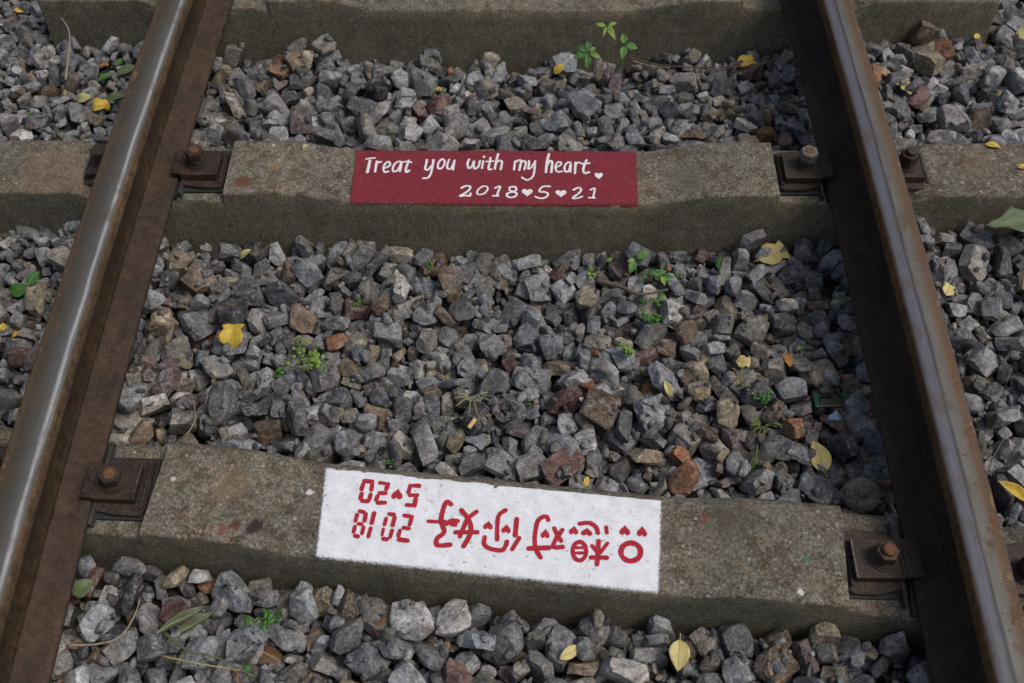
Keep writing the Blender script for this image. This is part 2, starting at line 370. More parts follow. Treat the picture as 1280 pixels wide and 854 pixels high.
# where each stone came to rest: x, y, z in half millimetres, quaternion x, y, z in 1/200, shape, size in mm, colour (the second list: whole mm, 1/99, no colour)
NEAR = [
-263,-777,-103,198,9,7,12,66,2,932,-907,-102,-32,21,-186,16,58,8,40,-828,-170,45,75,-179,12,68,0,1336,-282,-143,36,-68,174,12,68,11,-408,-902,-150,78,170,71,22,62,1,408,73,-146,24,-71,181,16,68,8,603,70,-156,163,-87,-74,16,68,2,
-893,-678,-137,-172,47,-25,16,68,0,451,-930,-132,142,-2,-47,18,68,4,-127,-770,-135,20,-57,-169,9,68,4,-821,-860,-112,70,-30,70,10,60,0,-684,-818,-150,-82,32,-84,7,68,2,236,-843,-176,85,-126,-114,22,68,0,-1303,-797,-91,68,-6,82,19,59,2,
-647,-728,-157,90,39,-111,2,57,4,820,-834,-122,-155,122,16,21,68,5,1979,759,-103,67,23,110,5,68,4,-1224,472,-167,-64,32,-171,22,68,5,-480,-836,-114,-69,-62,14,14,67,0,-388,-743,-155,-10,26,186,2,62,6,-948,-889,-103,155,122,25,7,56,2,
-1210,-875,-99,-184,-66,29,20,60,1,-1078,369,-153,60,-20,-10,5,68,1,240,-71,-184,-57,-32,189,2,63,2,-1045,46,-126,-62,128,-75,17,68,5,-1906,561,-119,74,50,135,10,68,7,-1088,491,-117,-23,30,127,13,67,12,662,217,-183,-32,74,-11,4,68,0,
-79,45,-199,83,79,49,22,68,12,1283,259,-195,-43,12,-193,16,66,7,-1116,-877,-94,58,20,-190,11,51,1,-299,-861,-132,-63,-33,-187,10,54,2,-686,234,-162,-171,-60,75,4,67,0,1299,-80,-135,-26,145,65,3,68,12,283,135,-196,43,107,-139,10,68,10,
40,-147,-229,-195,32,33,23,68,0,700,-224,-152,-61,171,60,2,56,9,-1275,699,-164,-41,-187,-11,14,68,8,1039,464,-174,10,106,-143,14,68,6,1156,-865,-130,192,-16,42,16,57,1,-926,92,-160,-37,1,77,10,68,12,-1219,-697,-104,-55,-71,80,1,63,12,
-880,-20,-215,-136,99,89,11,61,8,711,-44,-212,-70,151,29,11,68,6,-1044,-767,-85,-5,-45,-55,1,60,10,-756,7,-155,-83,-86,148,10,68,0,633,588,-198,-133,-116,-30,4,68,11,1037,-891,-128,76,-76,-109,23,58,13,383,1826,-212,-85,-153,-74,4,68,1,
1914,284,-119,-169,44,38,18,57,2,1335,-850,-126,78,-114,126,10,57,2,426,243,-181,116,37,-123,12,63,3,2105,1630,-124,0,-5,148,16,68,2,164,-913,-175,-102,120,12,12,62,3,-852,-964,-104,37,57,-27,22,53,1,137,-145,-199,56,11,32,9,60,2,
800,-931,-116,-37,-56,163,17,50,0,2083,2033,-121,-68,-117,140,13,68,7,-826,523,-200,39,53,128,8,61,8,1156,180,-185,-104,63,98,11,68,0,965,-220,-190,-87,50,162,9,64,2,1022,146,-156,135,19,-27,9,65,1,-488,-722,-148,-145,92,-100,21,68,8,
644,477,-226,100,74,-3,18,68,6,-1053,636,-158,155,-125,17,22,68,12,-264,-79,-155,21,130,74,6,68,2,-918,634,-180,109,80,-46,21,68,1,-189,-887,-151,23,-181,34,14,50,1,175,701,-230,-114,-152,-41,3,68,2,1850,-252,-162,-125,-41,-148,2,60,1,
-42,-821,-163,-41,103,141,19,67,0,-401,1979,-211,-28,-84,176,22,68,3,-827,760,-184,77,17,-86,5,57,1,211,420,-234,79,-14,155,8,55,1,1906,23,-106,-9,-104,-154,12,68,2,891,62,-151,58,-47,133,19,55,7,-1311,347,-177,-52,104,-155,18,55,6,
-1123,252,-170,-3,29,181,1,61,2,-948,-151,-126,77,-28,-23,18,68,0,-31,220,-222,-109,18,159,6,67,3,485,328,-175,-191,2,-25,19,67,2,524,858,-261,7,-7,126,10,68,13,-1145,-768,-124,-128,-95,116,1,60,0,717,530,-162,-4,38,-10,16,54,4,
1821,686,-77,-183,-36,63,16,63,1,1172,501,-184,-197,-24,2,11,54,3,-1274,-933,-155,73,186,-11,15,61,1,-1190,-6,-133,126,-82,89,21,68,6,1363,367,-180,18,29,-135,9,68,1,2399,1713,-112,-183,41,23,9,68,2,-1428,99,-133,150,130,-23,14,68,2,
-455,444,-184,1,17,151,6,60,0,-980,1688,-190,36,73,-126,13,68,13,483,-160,-221,103,-44,164,6,55,12,2090,765,-94,121,67,119,2,60,12,900,-150,-194,64,-126,-122,6,68,1,522,-871,-189,0,-149,-134,19,60,4,703,-815,-162,177,-82,46,3,50,11,
61,615,-281,43,60,-155,20,68,1,301,2173,-248,38,-15,194,12,68,0,2025,888,-108,-2,-3,192,1,68,1,-1201,883,-211,-114,19,58,16,59,0,1382,73,-166,-137,115,79,0,68,3,1829,385,-107,133,46,-36,1,68,5,2082,2225,-103,-144,21,31,15,65,8,
-210,714,-222,149,20,-129,6,68,8,627,-887,-157,-128,-26,-148,12,58,6,1443,-170,-173,7,35,-197,16,68,2,489,11,-175,-96,127,-82,0,62,5,1103,255,-178,105,82,-90,23,64,6,2027,443,-105,8,181,-60,17,58,4,-1337,106,-193,-70,152,-109,3,68,4,
-99,288,-229,56,52,-45,23,57,0,-104,-941,-140,-194,34,-23,9,49,10,1096,-813,-84,-89,129,95,6,40,7,-1408,-943,-105,-17,-37,-144,9,50,4,-158,596,-235,24,-50,-98,6,52,0,320,212,-183,-165,-27,-60,17,61,4,890,1999,-235,136,-60,11,5,68,6,
-1247,-598,-103,-174,58,36,2,41,2,-293,436,-215,-103,83,-142,2,59,2,481,-6,-246,-1,1,-77,13,64,0,-1425,16,-212,2,-7,136,16,68,6,-658,-145,-174,110,108,15,2,68,6,-271,-969,-116,-51,-159,87,11,64,4,1206,2090,-222,-8,-37,81,3,68,8,
-76,-150,-225,-65,-123,-82,3,68,1,-1369,-15,-202,-58,-46,82,11,60,8,922,499,-173,36,-63,-27,8,48,6,-71,740,-266,-195,37,-22,11,62,6,313,-915,-151,140,105,-50,8,53,7,594,866,-186,141,109,-89,11,68,1,-544,-912,-129,-95,49,14,15,46,6,
-33,424,-237,-42,-7,173,17,56,3,114,468,-237,-14,-13,78,14,53,1,1237,768,-188,-16,-86,5,10,53,3,314,-856,-146,-8,103,18,9,53,1,-1908,55,-119,-154,-64,-25,16,61,3,-681,-40,-215,10,-42,75,13,59,3,-846,1586,-207,77,-137,82,8,68,1,
-572,-95,-162,-22,126,14,18,54,3,564,-127,-166,-1,111,165,18,54,7,831,-72,-208,35,-127,81,6,53,11,958,214,-163,177,20,42,20,62,1,2015,1495,-114,-45,-46,184,1,56,4,-1382,775,-184,-97,98,135,9,68,7,-598,617,-237,-37,18,14,12,65,10,
-1249,1540,-155,-165,-28,-85,17,61,5,1087,-292,-183,73,-186,-11,14,45,3,119,872,-260,11,-103,-165,5,64,2,-1203,-81,-201,-60,-48,45,15,68,7,-633,-949,-155,74,14,60,4,43,6,75,117,-239,-160,70,-23,19,50,0,1104,-950,-121,-194,7,-11,3,54,6,
1388,-3,-154,76,106,-128,13,52,0,-577,426,-240,161,-102,21,6,68,11,-353,-54,-225,177,-73,-18,5,57,11,365,621,-178,-170,94,-48,18,53,7,764,455,-170,-40,106,-151,13,49,8,1988,519,-91,-7,-67,111,13,46,0,2342,1894,-96,117,106,35,11,62,2,
-1171,-981,-134,-34,-58,177,22,47,0,-371,115,-233,-45,-176,-82,6,46,5,-560,672,-204,-91,55,-149,7,64,6,102,262,-238,-164,-86,-75,15,45,4,1093,-875,-94,0,192,-24,11,37,6,-711,786,-257,-56,136,-133,5,67,3,-770,-687,-144,-2,-73,186,1,41,1,
252,1678,-189,-187,-5,-68,14,55,1,577,-780,-175,-116,-102,-96,20,64,2,-590,-684,-187,51,98,-155,13,55,7,376,-123,-218,5,89,-49,10,49,2,774,-166,-228,18,28,38,18,68,0,2456,1876,-98,76,-135,-12,15,67,4,-214,1607,-155,-115,-102,18,1,68,2,
-1043,-854,-118,36,98,-145,23,42,3,-479,1857,-234,137,-136,-47,19,68,0,2232,1643,-128,5,79,-183,12,54,8,-1009,-797,-147,-78,-153,-71,22,53,2,-1001,513,-213,101,-31,168,17,63,3,-665,1654,-196,117,109,113,2,66,6,-1090,-627,-125,0,185,-46,14,46,7,
-610,849,-202,86,-48,-174,11,58,1,328,-770,-151,27,-57,-163,14,44,12,1048,-56,-146,69,123,-137,20,49,7,1893,-212,-127,-110,62,-33,15,57,4,-1291,1924,-204,110,21,-106,0,68,1,-385,2126,-254,44,-154,117,10,68,6,-1375,-640,-124,-107,139,-75,4,54,10,
408,425,-217,-8,-2,-24,10,49,6,346,-53,-188,8,-52,144,4,42,4,-1224,78,-193,-74,-108,-25,10,64,13,-1011,-47,-210,-63,116,-136,13,68,2,1055,60,-167,-85,75,164,9,56,8,1172,291,-148,-49,54,158,7,63,2,1332,910,-217,-14,70,-1,17,55,3,
273,699,-220,-36,62,-172,14,53,2,1004,-106,-193,-4,194,18,10,41,12,1087,924,-164,31,-127,-149,4,53,1,1411,388,-151,-11,54,-115,3,55,8,-1087,857,-207,-23,158,13,9,68,12,-1062,146,-173,32,80,-9,12,57,1,155,-829,-161,-93,-111,-90,1,51,6,
949,-835,-137,-50,177,74,2,46,8,-460,-164,-200,-49,183,-17,14,68,5,-423,676,-217,-125,4,156,9,63,4,1307,58,-205,-115,-129,101,18,55,7,1138,-99,-162,-63,11,-161,14,49,0,-1823,783,-122,197,-33,-17,2,66,11,813,1795,-219,89,-11,-103,6,51,1,
-1949,339,-167,-102,121,114,8,57,3,-1444,1739,-190,136,-135,-39,7,67,6,-930,-738,-124,-125,142,-60,15,38,2,1377,-973,-63,23,-88,164,0,60,2,2037,369,-118,-32,-69,-156,8,60,1,-712,887,-260,-98,-120,-70,16,68,0,-677,502,-206,-99,-22,-35,13,52,3,
-391,614,-255,-90,-6,77,13,68,11,-53,-727,-183,112,-50,82,13,49,0,-508,256,-208,19,166,-95,12,57,1,1042,644,-222,-170,29,61,20,55,4,1132,-16,-138,46,-122,-14,18,47,9,-1295,-720,-141,106,-119,-92,4,52,4,-287,1474,-153,90,95,4,16,68,4,
-1014,2013,-239,-154,-2,32,23,58,3,-1187,644,-216,-5,-54,57,7,66,0,-816,422,-257,61,-190,1,5,55,13,-382,-121,-182,68,-72,-73,4,46,3,-456,-53,-196,37,-36,193,16,42,0,895,-32,-205,51,-120,109,0,65,13,1979,1782,-124,22,5,-178,0,64,10,
-1413,-600,-122,113,69,-130,14,58,0,-543,848,-225,-11,176,-42,10,57,0,-43,1598,-194,-56,1,100,23,68,3,-661,70,-201,85,27,176,21,49,2,-306,541,-205,174,-46,-22,17,52,2,-2242,1674,-193,-28,-187,-62,16,47,0,-481,66,-229,-7,-114,163,15,52,8,
-400,305,-277,165,107,-25,17,50,2,889,334,-243,121,157,27,22,43,1,286,893,-282,195,-8,33,10,58,1,1415,821,-173,-118,38,137,10,68,0,1903,147,-128,163,-97,62,8,45,1,-922,515,-193,45,-188,-23,7,52,1,-507,21,-184,121,31,-33,22,43,2,
-1367,1570,-166,71,78,-143,13,49,4,-1326,-998,-93,-149,112,-43,11,45,4,-447,915,-243,-7,18,26,0,53,6,637,-136,-236,158,-122,10,12,54,6,1325,767,-226,32,148,130,0,68,3,729,-894,-155,23,125,-142,13,37,6,2524,2237,-152,-17,-166,-42,13,68,4,
-2068,1737,-196,-24,-194,-42,6,50,4,-1915,280,-134,-9,-43,-188,11,47,10,-785,606,-236,-117,146,42,21,60,0,-77,-895,-195,-21,-67,-87,11,46,2,-925,2184,-151,-14,10,-67,4,55,6,1366,-157,-221,197,13,-1,22,68,0,426,-795,-205,-25,-78,-30,17,42,5,
603,361,-217,120,42,26,23,50,10,803,300,-227,-21,-195,-11,9,55,7,822,2201,-259,-68,-113,-145,22,51,12,1269,-185,-196,58,63,148,5,42,1,1940,562,-132,-148,-124,-27,16,45,2,2258,1476,-128,105,170,5,15,53,3,2181,2145,-145,-49,-42,131,1,68,9,
-2380,1657,-190,75,112,-85,5,50,2,-1126,-1,-185,32,-109,1,3,55,2,-148,-53,-178,-89,-111,16,15,45,7,263,311,-247,-74,-16,-44,19,68,7,1900,-83,-162,-4,-103,-78,12,43,2,-1404,710,-169,-134,-136,-1,18,43,12,787,383,-245,-125,-91,-121,22,47,0,
416,-237,-217,-35,47,-162,16,47,3,95,-922,-161,55,136,-73,13,41,6,270,32,-206,14,27,40,6,46,0,560,-821,-143,131,19,-2,23,39,5,-970,889,-239,169,2,-107,18,49,4,478,584,-258,-145,76,87,19,61,0,964,798,-236,118,-80,-131,19,68,3,
363,-784,-189,-38,-64,-17,11,47,3,-1323,212,-217,1,149,108,9,59,1,-915,-767,-159,144,-105,86,19,49,5,-918,226,-223,-94,-10,-175,8,55,2,-1396,2175,-223,-26,162,-22,17,68,6,-1136,2087,-227,53,87,166,22,61,9,-1006,217,-212,23,-125,70,5,52,6,
-598,284,-212,-169,74,-18,13,44,7,315,-226,-195,56,-171,-40,7,49,2,800,-23,-157,-73,21,-109,7,47,8,1803,99,-153,-112,55,46,13,68,2,1887,1697,-135,77,-67,169,10,51,2,-1307,1776,-199,-15,-155,56,4,66,11,1272,-908,-142,-57,-135,-67,15,41,1,
1038,856,-207,121,104,87,6,44,2,537,1778,-233,198,26,-12,0,67,1,-1429,2029,-222,75,-92,-160,0,67,7,-2201,2084,-172,66,88,-84,2,48,0,-63,584,-289,-160,-31,-12,14,60,0,-147,152,-197,44,-70,143,23,40,6,497,1649,-213,-98,-4,-174,8,68,0,
978,53,-167,140,-93,-76,9,49,6,1956,-76,-169,-53,-110,-23,17,51,2,-2475,2273,-180,89,20,-161,18,50,6,-1392,232,-198,0,-120,7,22,54,13,-1019,757,-182,59,6,-190,8,47,0,-164,212,-215,-93,-43,-66,1,58,1,87,19,-225,19,-185,57,4,47,13,
515,135,-190,-65,-115,-146,11,57,6,897,153,-192,-32,-162,75,8,68,6,1053,1955,-196,39,-88,86,23,49,1,1184,691,-232,-136,-36,-137,22,49,6,-1211,1995,-272,-21,-144,-41,3,67,8,-585,1524,-176,-27,-174,94,9,68,2,-625,134,-177,-3,-47,-16,7,45,1,
956,620,-235,16,77,98,5,58,6,1191,117,-209,167,-57,68,12,46,11,603,-49,-199,-118,-31,-95,1,44,0,-1382,-884,-159,128,154,-2,22,48,12,-852,194,-195,47,-41,43,16,39,0,-77,863,-249,-99,-159,-28,19,48,6,-560,1650,-221,-174,49,21,14,53,6,
-492,584,-197,-113,29,144,9,55,8,-252,128,-221,58,55,-121,1,40,1,1180,836,-232,-26,7,192,6,51,2,1256,1631,-235,62,-111,139,12,56,9,838,-262,-223,71,118,135,2,44,0,1271,-264,-206,42,-181,73,7,58,3,987,-305,-189,20,-151,-124,22,44,0,
1189,584,-174,-65,-79,-119,5,54,11,2176,871,-138,49,-12,-79,5,54,6,-1411,422,-187,87,-106,101,0,68,8,-1453,550,-134,-56,112,138,9,68,0,-1081,-985,-124,-167,-1,-109,17,60,3,-1265,601,-203,-127,-67,-46,4,41,2,-461,145,-199,64,-22,-78,16,37,1,
-334,895,-247,-9,-12,95,19,45,1,-525,2027,-223,-4,6,127,12,51,2,129,548,-272,-101,142,41,23,59,0,1923,846,-137,73,-109,99,21,57,3,1921,1931,-151,-37,7,-12,11,56,1,2336,1648,-157,161,-110,35,13,51,0,-777,156,-221,14,-163,19,8,53,0,
-436,1606,-194,-49,21,-140,17,53,4,-204,286,-227,-135,82,91,20,47,11,1857,540,-136,133,122,-59,0,60,4,-1010,-615,-139,177,21,-24,9,38,4,-892,1981,-216,-76,109,109,1,68,2,1382,1642,-215,118,85,-118,18,60,3,526,-223,-205,-82,-61,-161,11,42,1,
641,801,-274,128,16,44,14,58,6,633,1602,-221,79,-160,-25,16,54,0,992,719,-217,110,-31,148,13,44,0,688,407,-221,-194,19,-7,14,41,8,735,717,-191,49,90,137,23,53,0,-2142,1951,-191,-159,-82,-59,23,45,8,-265,237,-272,-18,5,169,14,61,0,
-633,1992,-239,75,-115,144,5,62,12,494,770,-310,137,-141,32,8,68,2,569,533,-270,23,-52,-192,12,61,13,691,-114,-181,-42,137,63,11,41,9,1054,379,-191,97,-13,-60,3,45,6,1368,2022,-227,74,126,-98,17,61,6,2181,1802,-135,5,118,-16,9,62,0,
-1409,267,-182,-164,39,14,8,50,13,-1238,184,-195,-153,32,88,8,38,11,-515,345,-199,-62,169,5,0,49,7,618,-232,-220,-47,-88,5,1,46,4,1392,199,-176,27,49,-187,13,41,8,2582,2318,-131,171,-34,-58,22,59,4,-817,-775,-156,6,-153,124,19,54,3,
-122,330,-262,33,65,-81,23,68,0,-201,482,-253,18,-169,-56,3,49,2,187,-771,-222,-104,-101,-109,16,51,1,1179,-153,-220,94,-117,-71,2,43,7,51,1873,-255,-192,-55,3,12,45,6,184,271,-234,-159,-112,-45,8,36,2,802,158,-171,-56,22,-182,10,37,7,
875,394,-209,-79,73,126,11,42,2,1123,665,-210,-108,63,-89,17,47,3,2332,2100,-166,-56,33,-143,11,68,1,1885,-333,-192,-23,-146,-87,14,49,1,-1960,463,-143,3,-134,-14,13,40,0,-195,134,-243,-13,-137,24,5,47,6,-866,917,-201,53,82,130,6,44,3,
-631,747,-224,-112,51,134,13,50,12,129,324,-247,91,-16,-126,0,54,5,1002,-48,-208,-168,53,13,1,54,6,706,835,-212,-30,-159,45,23,60,5,2279,1974,-122,184,-33,45,21,58,11,2006,1683,-151,-3,-69,-143,1,61,2,2116,1497,-140,170,-105,10,19,57,5,
-1790,242,-102,-35,144,-110,17,68,13,-1378,459,-210,45,52,-145,0,68,7,-1069,-908,-160,96,14,-2,19,34,1,-1070,1473,-163,33,-166,-9,19,68,3,-913,778,-207,65,-60,-111,3,54,8,-666,445,-239,91,96,-68,9,46,9,-12,-921,-207,74,-74,75,2,32,4,
20,1513,-177,146,-102,-90,16,54,1,240,-158,-205,92,-120,5,22,36,10,912,723,-207,-55,-110,88,14,42,0,2032,154,-193,-143,139,11,22,56,4,1989,242,-156,-4,125,-53,17,44,12,2348,1520,-146,74,71,138,18,56,4,-1845,932,-145,-99,-140,-77,4,50,0,
-68,1728,-199,-42,126,50,2,50,2,-908,2183,-232,176,27,6,19,68,2,-612,1762,-204,175,13,80,23,68,4,1247,-858,-157,-84,129,60,11,36,7,1848,1455,-143,63,-40,-26,21,68,4,2056,585,-106,103,-166,8,4,44,1,-903,-868,-172,168,-100,-39,17,61,0,
-743,-884,-200,9,22,119,13,29,7,-717,433,-254,4,87,-37,12,48,0,-1010,2128,-196,-107,-60,143,23,68,7,-574,85,-236,173,39,17,11,45,2,-110,1664,-226,-91,-162,-53,14,54,4,-275,647,-234,-74,-37,135,19,53,0,-99,1974,-251,-110,-114,-121,16,52,6,
577,1910,-259,21,-167,38,6,62,1,1165,-237,-203,-57,99,48,12,45,6,939,2187,-239,-88,28,172,16,56,6,584,741,-246,-76,-175,-59,12,39,4,709,1693,-224,-126,-13,74,13,51,1,1419,608,-199,123,-68,136,5,58,7,1985,642,-143,-121,-16,-148,7,55,3,
-2313,1584,-213,-32,16,-193,9,50,4,-1423,203,-178,196,-24,-27,5,53,6,-1449,-887,-73,-30,-45,68,10,53,4,-1313,283,-237,19,27,193,19,48,4,-1331,646,-234,60,-37,-135,1,55,8,-799,-656,-165,-137,-118,-64,8,47,6,-409,794,-291,138,-3,140,16,67,5,
-800,-874,-179,26,-52,-154,4,43,2,-778,-730,-172,163,-64,30,3,42,5,-690,610,-207,-68,140,-7,17,47,3,-235,345,-248,24,-147,64,15,52,2,303,1513,-188,1,65,12,1,64,6,1193,1728,-230,62,101,-160,21,68,12,31,814,-260,151,-76,-42,7,59,2,
133,-47,-221,-133,107,72,10,45,2,1093,765,-177,-89,-68,23,6,49,2,1137,1511,-178,-51,113,-154,13,61,8,1903,915,-128,16,199,7,23,39,2,-1109,1811,-251,-40,-124,143,10,68,4,-779,-946,-177,99,-78,154,10,40,5,-392,45,-246,36,-33,185,9,40,0,
-302,124,-241,-48,-146,8,17,47,2,-189,-947,-206,63,-190,3,1,65,1,-1196,-598,-159,122,-17,9,20,39,5,-589,-815,-204,-139,-143,0,17,44,8,-348,1669,-225,-180,76,2,9,59,2,-1057,2198,-164,-70,-54,58,17,57,12,-844,313,-224,-38,-2,90,7,40,0,
-751,1708,-228,94,-87,135,11,45,0,-415,1768,-210,-92,90,-8,6,51,10,-230,550,-211,65,-151,17,12,48,7,913,-264,-224,-55,-43,-97,4,40,12,247,799,-230,38,-75,-155,7,54,10,1058,-179,-182,-137,119,-84,11,37,6,153,1518,-183,133,109,-40,6,58,12,
836,-153,-178,-100,130,-93,10,36,6,976,322,-216,-99,-57,161,8,42,6,1155,1672,-199,189,-37,-31,2,47,4,1757,560,-97,151,-25,68,2,68,3,-2211,2205,-167,-21,-79,146,18,50,0,-1086,1908,-265,-118,-9,106,0,64,12,-1391,354,-184,-48,158,-64,8,61,6,
-547,161,-233,145,-92,-39,8,46,1,-45,2147,-319,122,106,81,14,68,0,-625,1935,-242,135,-55,112,5,43,12,-85,2194,-249,-139,23,61,13,49,11,388,604,-272,101,8,21,15,57,13,465,479,-268,64,-117,84,22,51,8,205,2012,-279,-100,135,85,9,49,6,
477,684,-260,-144,42,80,4,46,0,895,916,-262,-33,-184,-57,10,39,10,923,1800,-253,42,145,-113,12,49,0,1140,906,-227,-3,159,-54,6,47,2,112,2059,-264,181,56,-28,15,50,0,772,901,-253,173,-7,-8,22,47,12,1196,-31,-169,116,-162,11,1,35,6,
1381,1805,-213,-39,33,23,19,51,6,1443,501,-174,40,-184,17,3,55,11,1861,219,-176,103,131,108,11,36,6,1406,906,-171,-100,-99,0,21,54,12,-2253,1989,-185,-28,-128,35,0,50,1,-1416,627,-210,-31,73,-1,1,51,13,-502,809,-284,-47,130,114,21,62,3,
-907,1911,-225,-163,42,38,6,47,0,-152,-113,-247,-134,-119,-70,15,42,4,-158,856,-274,-114,-93,-134,20,53,2,-917,2111,-228,39,161,-101,5,52,2,-566,-836,-162,107,-83,84,16,29,2,53,-50,-237,-178,34,-80,6,38,1,1394,-914,-138,113,77,68,16,45,5,
352,319,-201,-39,-153,27,23,58,0,723,1609,-238,-154,-65,63,14,57,4,904,1603,-196,-93,-3,-34,12,51,8,1228,-188,-215,61,71,131,14,42,6,1329,531,-201,9,80,-58,7,49,2,1444,-38,-176,52,-97,131,6,48,0,1957,440,-159,185,31,-66,4,46,11,
1988,2144,-175,104,-49,-72,4,52,12,1401,2003,-180,137,-70,-113,11,50,2,-1961,817,-171,-109,-168,-1,10,42,0,-2039,1842,-188,76,64,-109,3,45,2,-1410,-842,-138,-68,-41,-125,12,47,8,-1403,516,-187,142,-133,32,13,53,7,-312,712,-271,90,30,-48,4,55,1,
-846,64,-151,66,-23,147,17,35,3,-769,1903,-228,104,-24,-167,17,56,5,-330,319,-276,84,-16,-156,19,39,4,-172,1859,-243,-24,-126,53,17,46,12,178,1705,-255,5,185,31,6,53,0,707,-982,-162,109,-104,-131,21,68,3,1091,761,-248,-4,-17,-78,8,68,3,
232,-187,-251,21,198,-17,5,34,12,356,774,-249,-50,-65,14,16,38,2,1260,490,-211,-47,-187,6,21,42,11,830,667,-224,-9,82,169,21,49,2,1327,1572,-196,155,123,27,20,46,8,-1985,1713,-211,166,90,-64,6,37,7,-1077,1597,-223,-140,120,67,13,59,4,
-168,-216,-166,-126,49,-73,20,59,11,-878,408,-206,-28,15,-157,15,34,12,-736,-983,-151,-54,-82,102,3,49,1,-724,1803,-202,-185,72,-11,9,53,5,-543,-185,-167,30,-47,-192,2,52,4,-540,-766,-187,143,123,-66,14,41,1,-258,1735,-206,107,-43,134,23,61,2,
1370,165,-225,195,43,-1,12,57,6,1371,1740,-255,148,135,-7,14,68,4,392,533,-239,46,140,33,11,45,0,775,2068,-231,146,51,-61,3,60,6,1184,1952,-217,195,37,15,3,43,0,344,499,-265,-58,-139,-46,7,47,6,794,207,-202,0,5,34,23,42,6,
1840,1838,-157,129,100,103,5,44,5,2447,2045,-127,16,92,132,11,46,3,-2010,2206,-168,147,37,96,2,39,4,-1436,-759,-133,-113,-7,164,4,42,2,-807,-72,-212,88,136,-100,2,42,0,-714,-688,-194,-6,-25,133,10,41,1,-488,343,-240,152,94,89,1,57,5,
-1008,299,-219,91,-93,100,8,40,0,-889,333,-239,-51,-148,-24,13,39,2,-436,537,-213,13,-138,82,6,39,6,-308,1843,-248,-49,-20,161,3,59,0,-171,398,-267,-25,71,-169,18,50,0,306,-153,-231,83,-35,-162,7,53,1,553,1564,-229,85,-30,177,7,65,2,
1124,-129,-215,119,47,-129,3,42,3,773,793,-221,-21,-158,-8,20,53,0,1319,471,-183,96,27,-125,14,36,3,1920,262,-191,-198,24,0,5,47,7,-2553,2224,-187,-180,84,5,11,45,12,-1189,228,-225,-92,-152,27,6,37,6,-1002,350,-222,-131,-72,-97,5,45,2,
-716,71,-215,-122,56,-132,21,52,4,-162,2088,-290,44,4,68,10,50,2,-247,58,-254,181,74,-18,16,32,5,1177,477,-251,7,-7,76,3,61,6,660,-848,-158,-40,127,21,14,35,8,123,1810,-262,141,-3,-40,22,43,13,531,578,-187,-177,53,-67,0,41,2,
466,2106,-249,126,-60,-133,23,55,6,1842,-161,-192,76,-184,-23,13,53,4,2331,2210,-147,-65,-105,-149,6,54,1,-2055,660,-148,-49,126,73,1,50,3,-333,-196,-211,-154,-29,31,8,56,1,-218,-58,-231,-149,-61,-109,21,49,5,-1294,-29,-215,-25,160,41,14,39,7,
-563,340,-189,16,-37,-97,17,35,1,-1243,1812,-220,85,-57,-63,13,44,5,509,1907,-285,17,-166,40,15,68,3,339,46,-226,149,47,-120,4,54,6,298,594,-274,109,-50,137,23,47,1,270,2094,-311,149,131,14,1,62,11,45,344,-253,116,153,9,20,43,10,
453,902,-289,-23,113,-14,21,47,0,1191,-323,-200,23,73,-6,20,47,1,1873,-421,-165,49,147,125,4,41,0,2172,652,-104,-35,-186,-42,8,53,7,-2333,2078,-170,-30,41,-84,17,41,4,-2085,2040,-203,-37,-3,95,5,42,0,-1023,-955,-147,-78,115,-74,10,36,1,
-1014,-691,-185,-66,172,41,11,31,6,-757,2025,-272,-111,-9,166,16,62,3,-1194,-685,-161,-82,-44,63,14,35,0,-931,-963,-143,17,-71,-150,21,54,2,-362,706,-220,89,155,76,14,38,1,-117,1927,-219,31,-107,38,17,41,1,-614,2088,-241,35,16,-196,22,46,3,
604,181,-251,-6,10,-149,0,68,9,842,750,-254,10,166,64,15,39,2,200,2144,-279,-58,11,103,7,63,3,1866,26,-182,-58,21,-183,12,49,0,1928,-1,-178,-90,-177,-20,11,30,4,1891,457,-130,187,35,60,3,37,2,-1913,408,-179,-134,13,-13,15,46,11,
-2068,1543,-210,58,-99,-160,17,42,1,-1302,-639,-145,-169,-32,-100,11,35,12,-1238,-834,-155,-120,-24,-121,6,55,12,206,87,-266,12,-195,9,22,32,0,1064,2062,-278,96,-114,110,15,68,1,819,110,-196,-48,163,-106,6,35,2,1026,320,-232,-124,95,-92,14,53,7,
140,190,-233,65,-165,-14,13,35,2,513,-802,-213,-79,36,-119,3,42,4,993,1759,-213,158,84,33,16,39,7,2615,2463,-165,-151,103,-47,10,46,4,-2354,1826,-198,130,-74,115,15,39,6,-2351,1917,-198,-40,19,181,1,50,2,-1067,-650,-176,163,-95,-59,0,35,5,
-1101,1722,-256,63,137,126,19,68,2,-729,-115,-169,-165,76,-83,10,43,4,-858,1723,-223,-98,-171,15,22,40,1,-295,801,-227,-55,11,30,9,43,8,-375,2207,-243,111,77,-103,15,46,1,-59,642,-219,-100,2,-152,11,38,2,60,2000,-325,31,148,117,17,65,3,
959,387,-226,-162,58,95,4,37,6,9,785,-304,-43,98,46,18,55,7,748,263,-209,0,-28,-100,10,32,8,888,1904,-237,-15,-28,-193,12,46,6,1080,-231,-201,-180,-62,9,4,33,6,1205,-971,-134,-179,-22,-85,19,52,0,1268,1775,-223,14,-114,80,1,46,7,
2048,358,-190,-6,32,197,1,45,2,1950,1856,-117,-89,25,166,12,40,0,-563,540,-289,-11,77,25,23,46,5,-160,1539,-217,120,-100,94,7,68,2,-2,1750,-266,-110,-101,-68,0,59,0,-1098,2129,-199,-103,-7,-121,5,57,1,-971,1505,-195,96,-46,141,20,58,0,
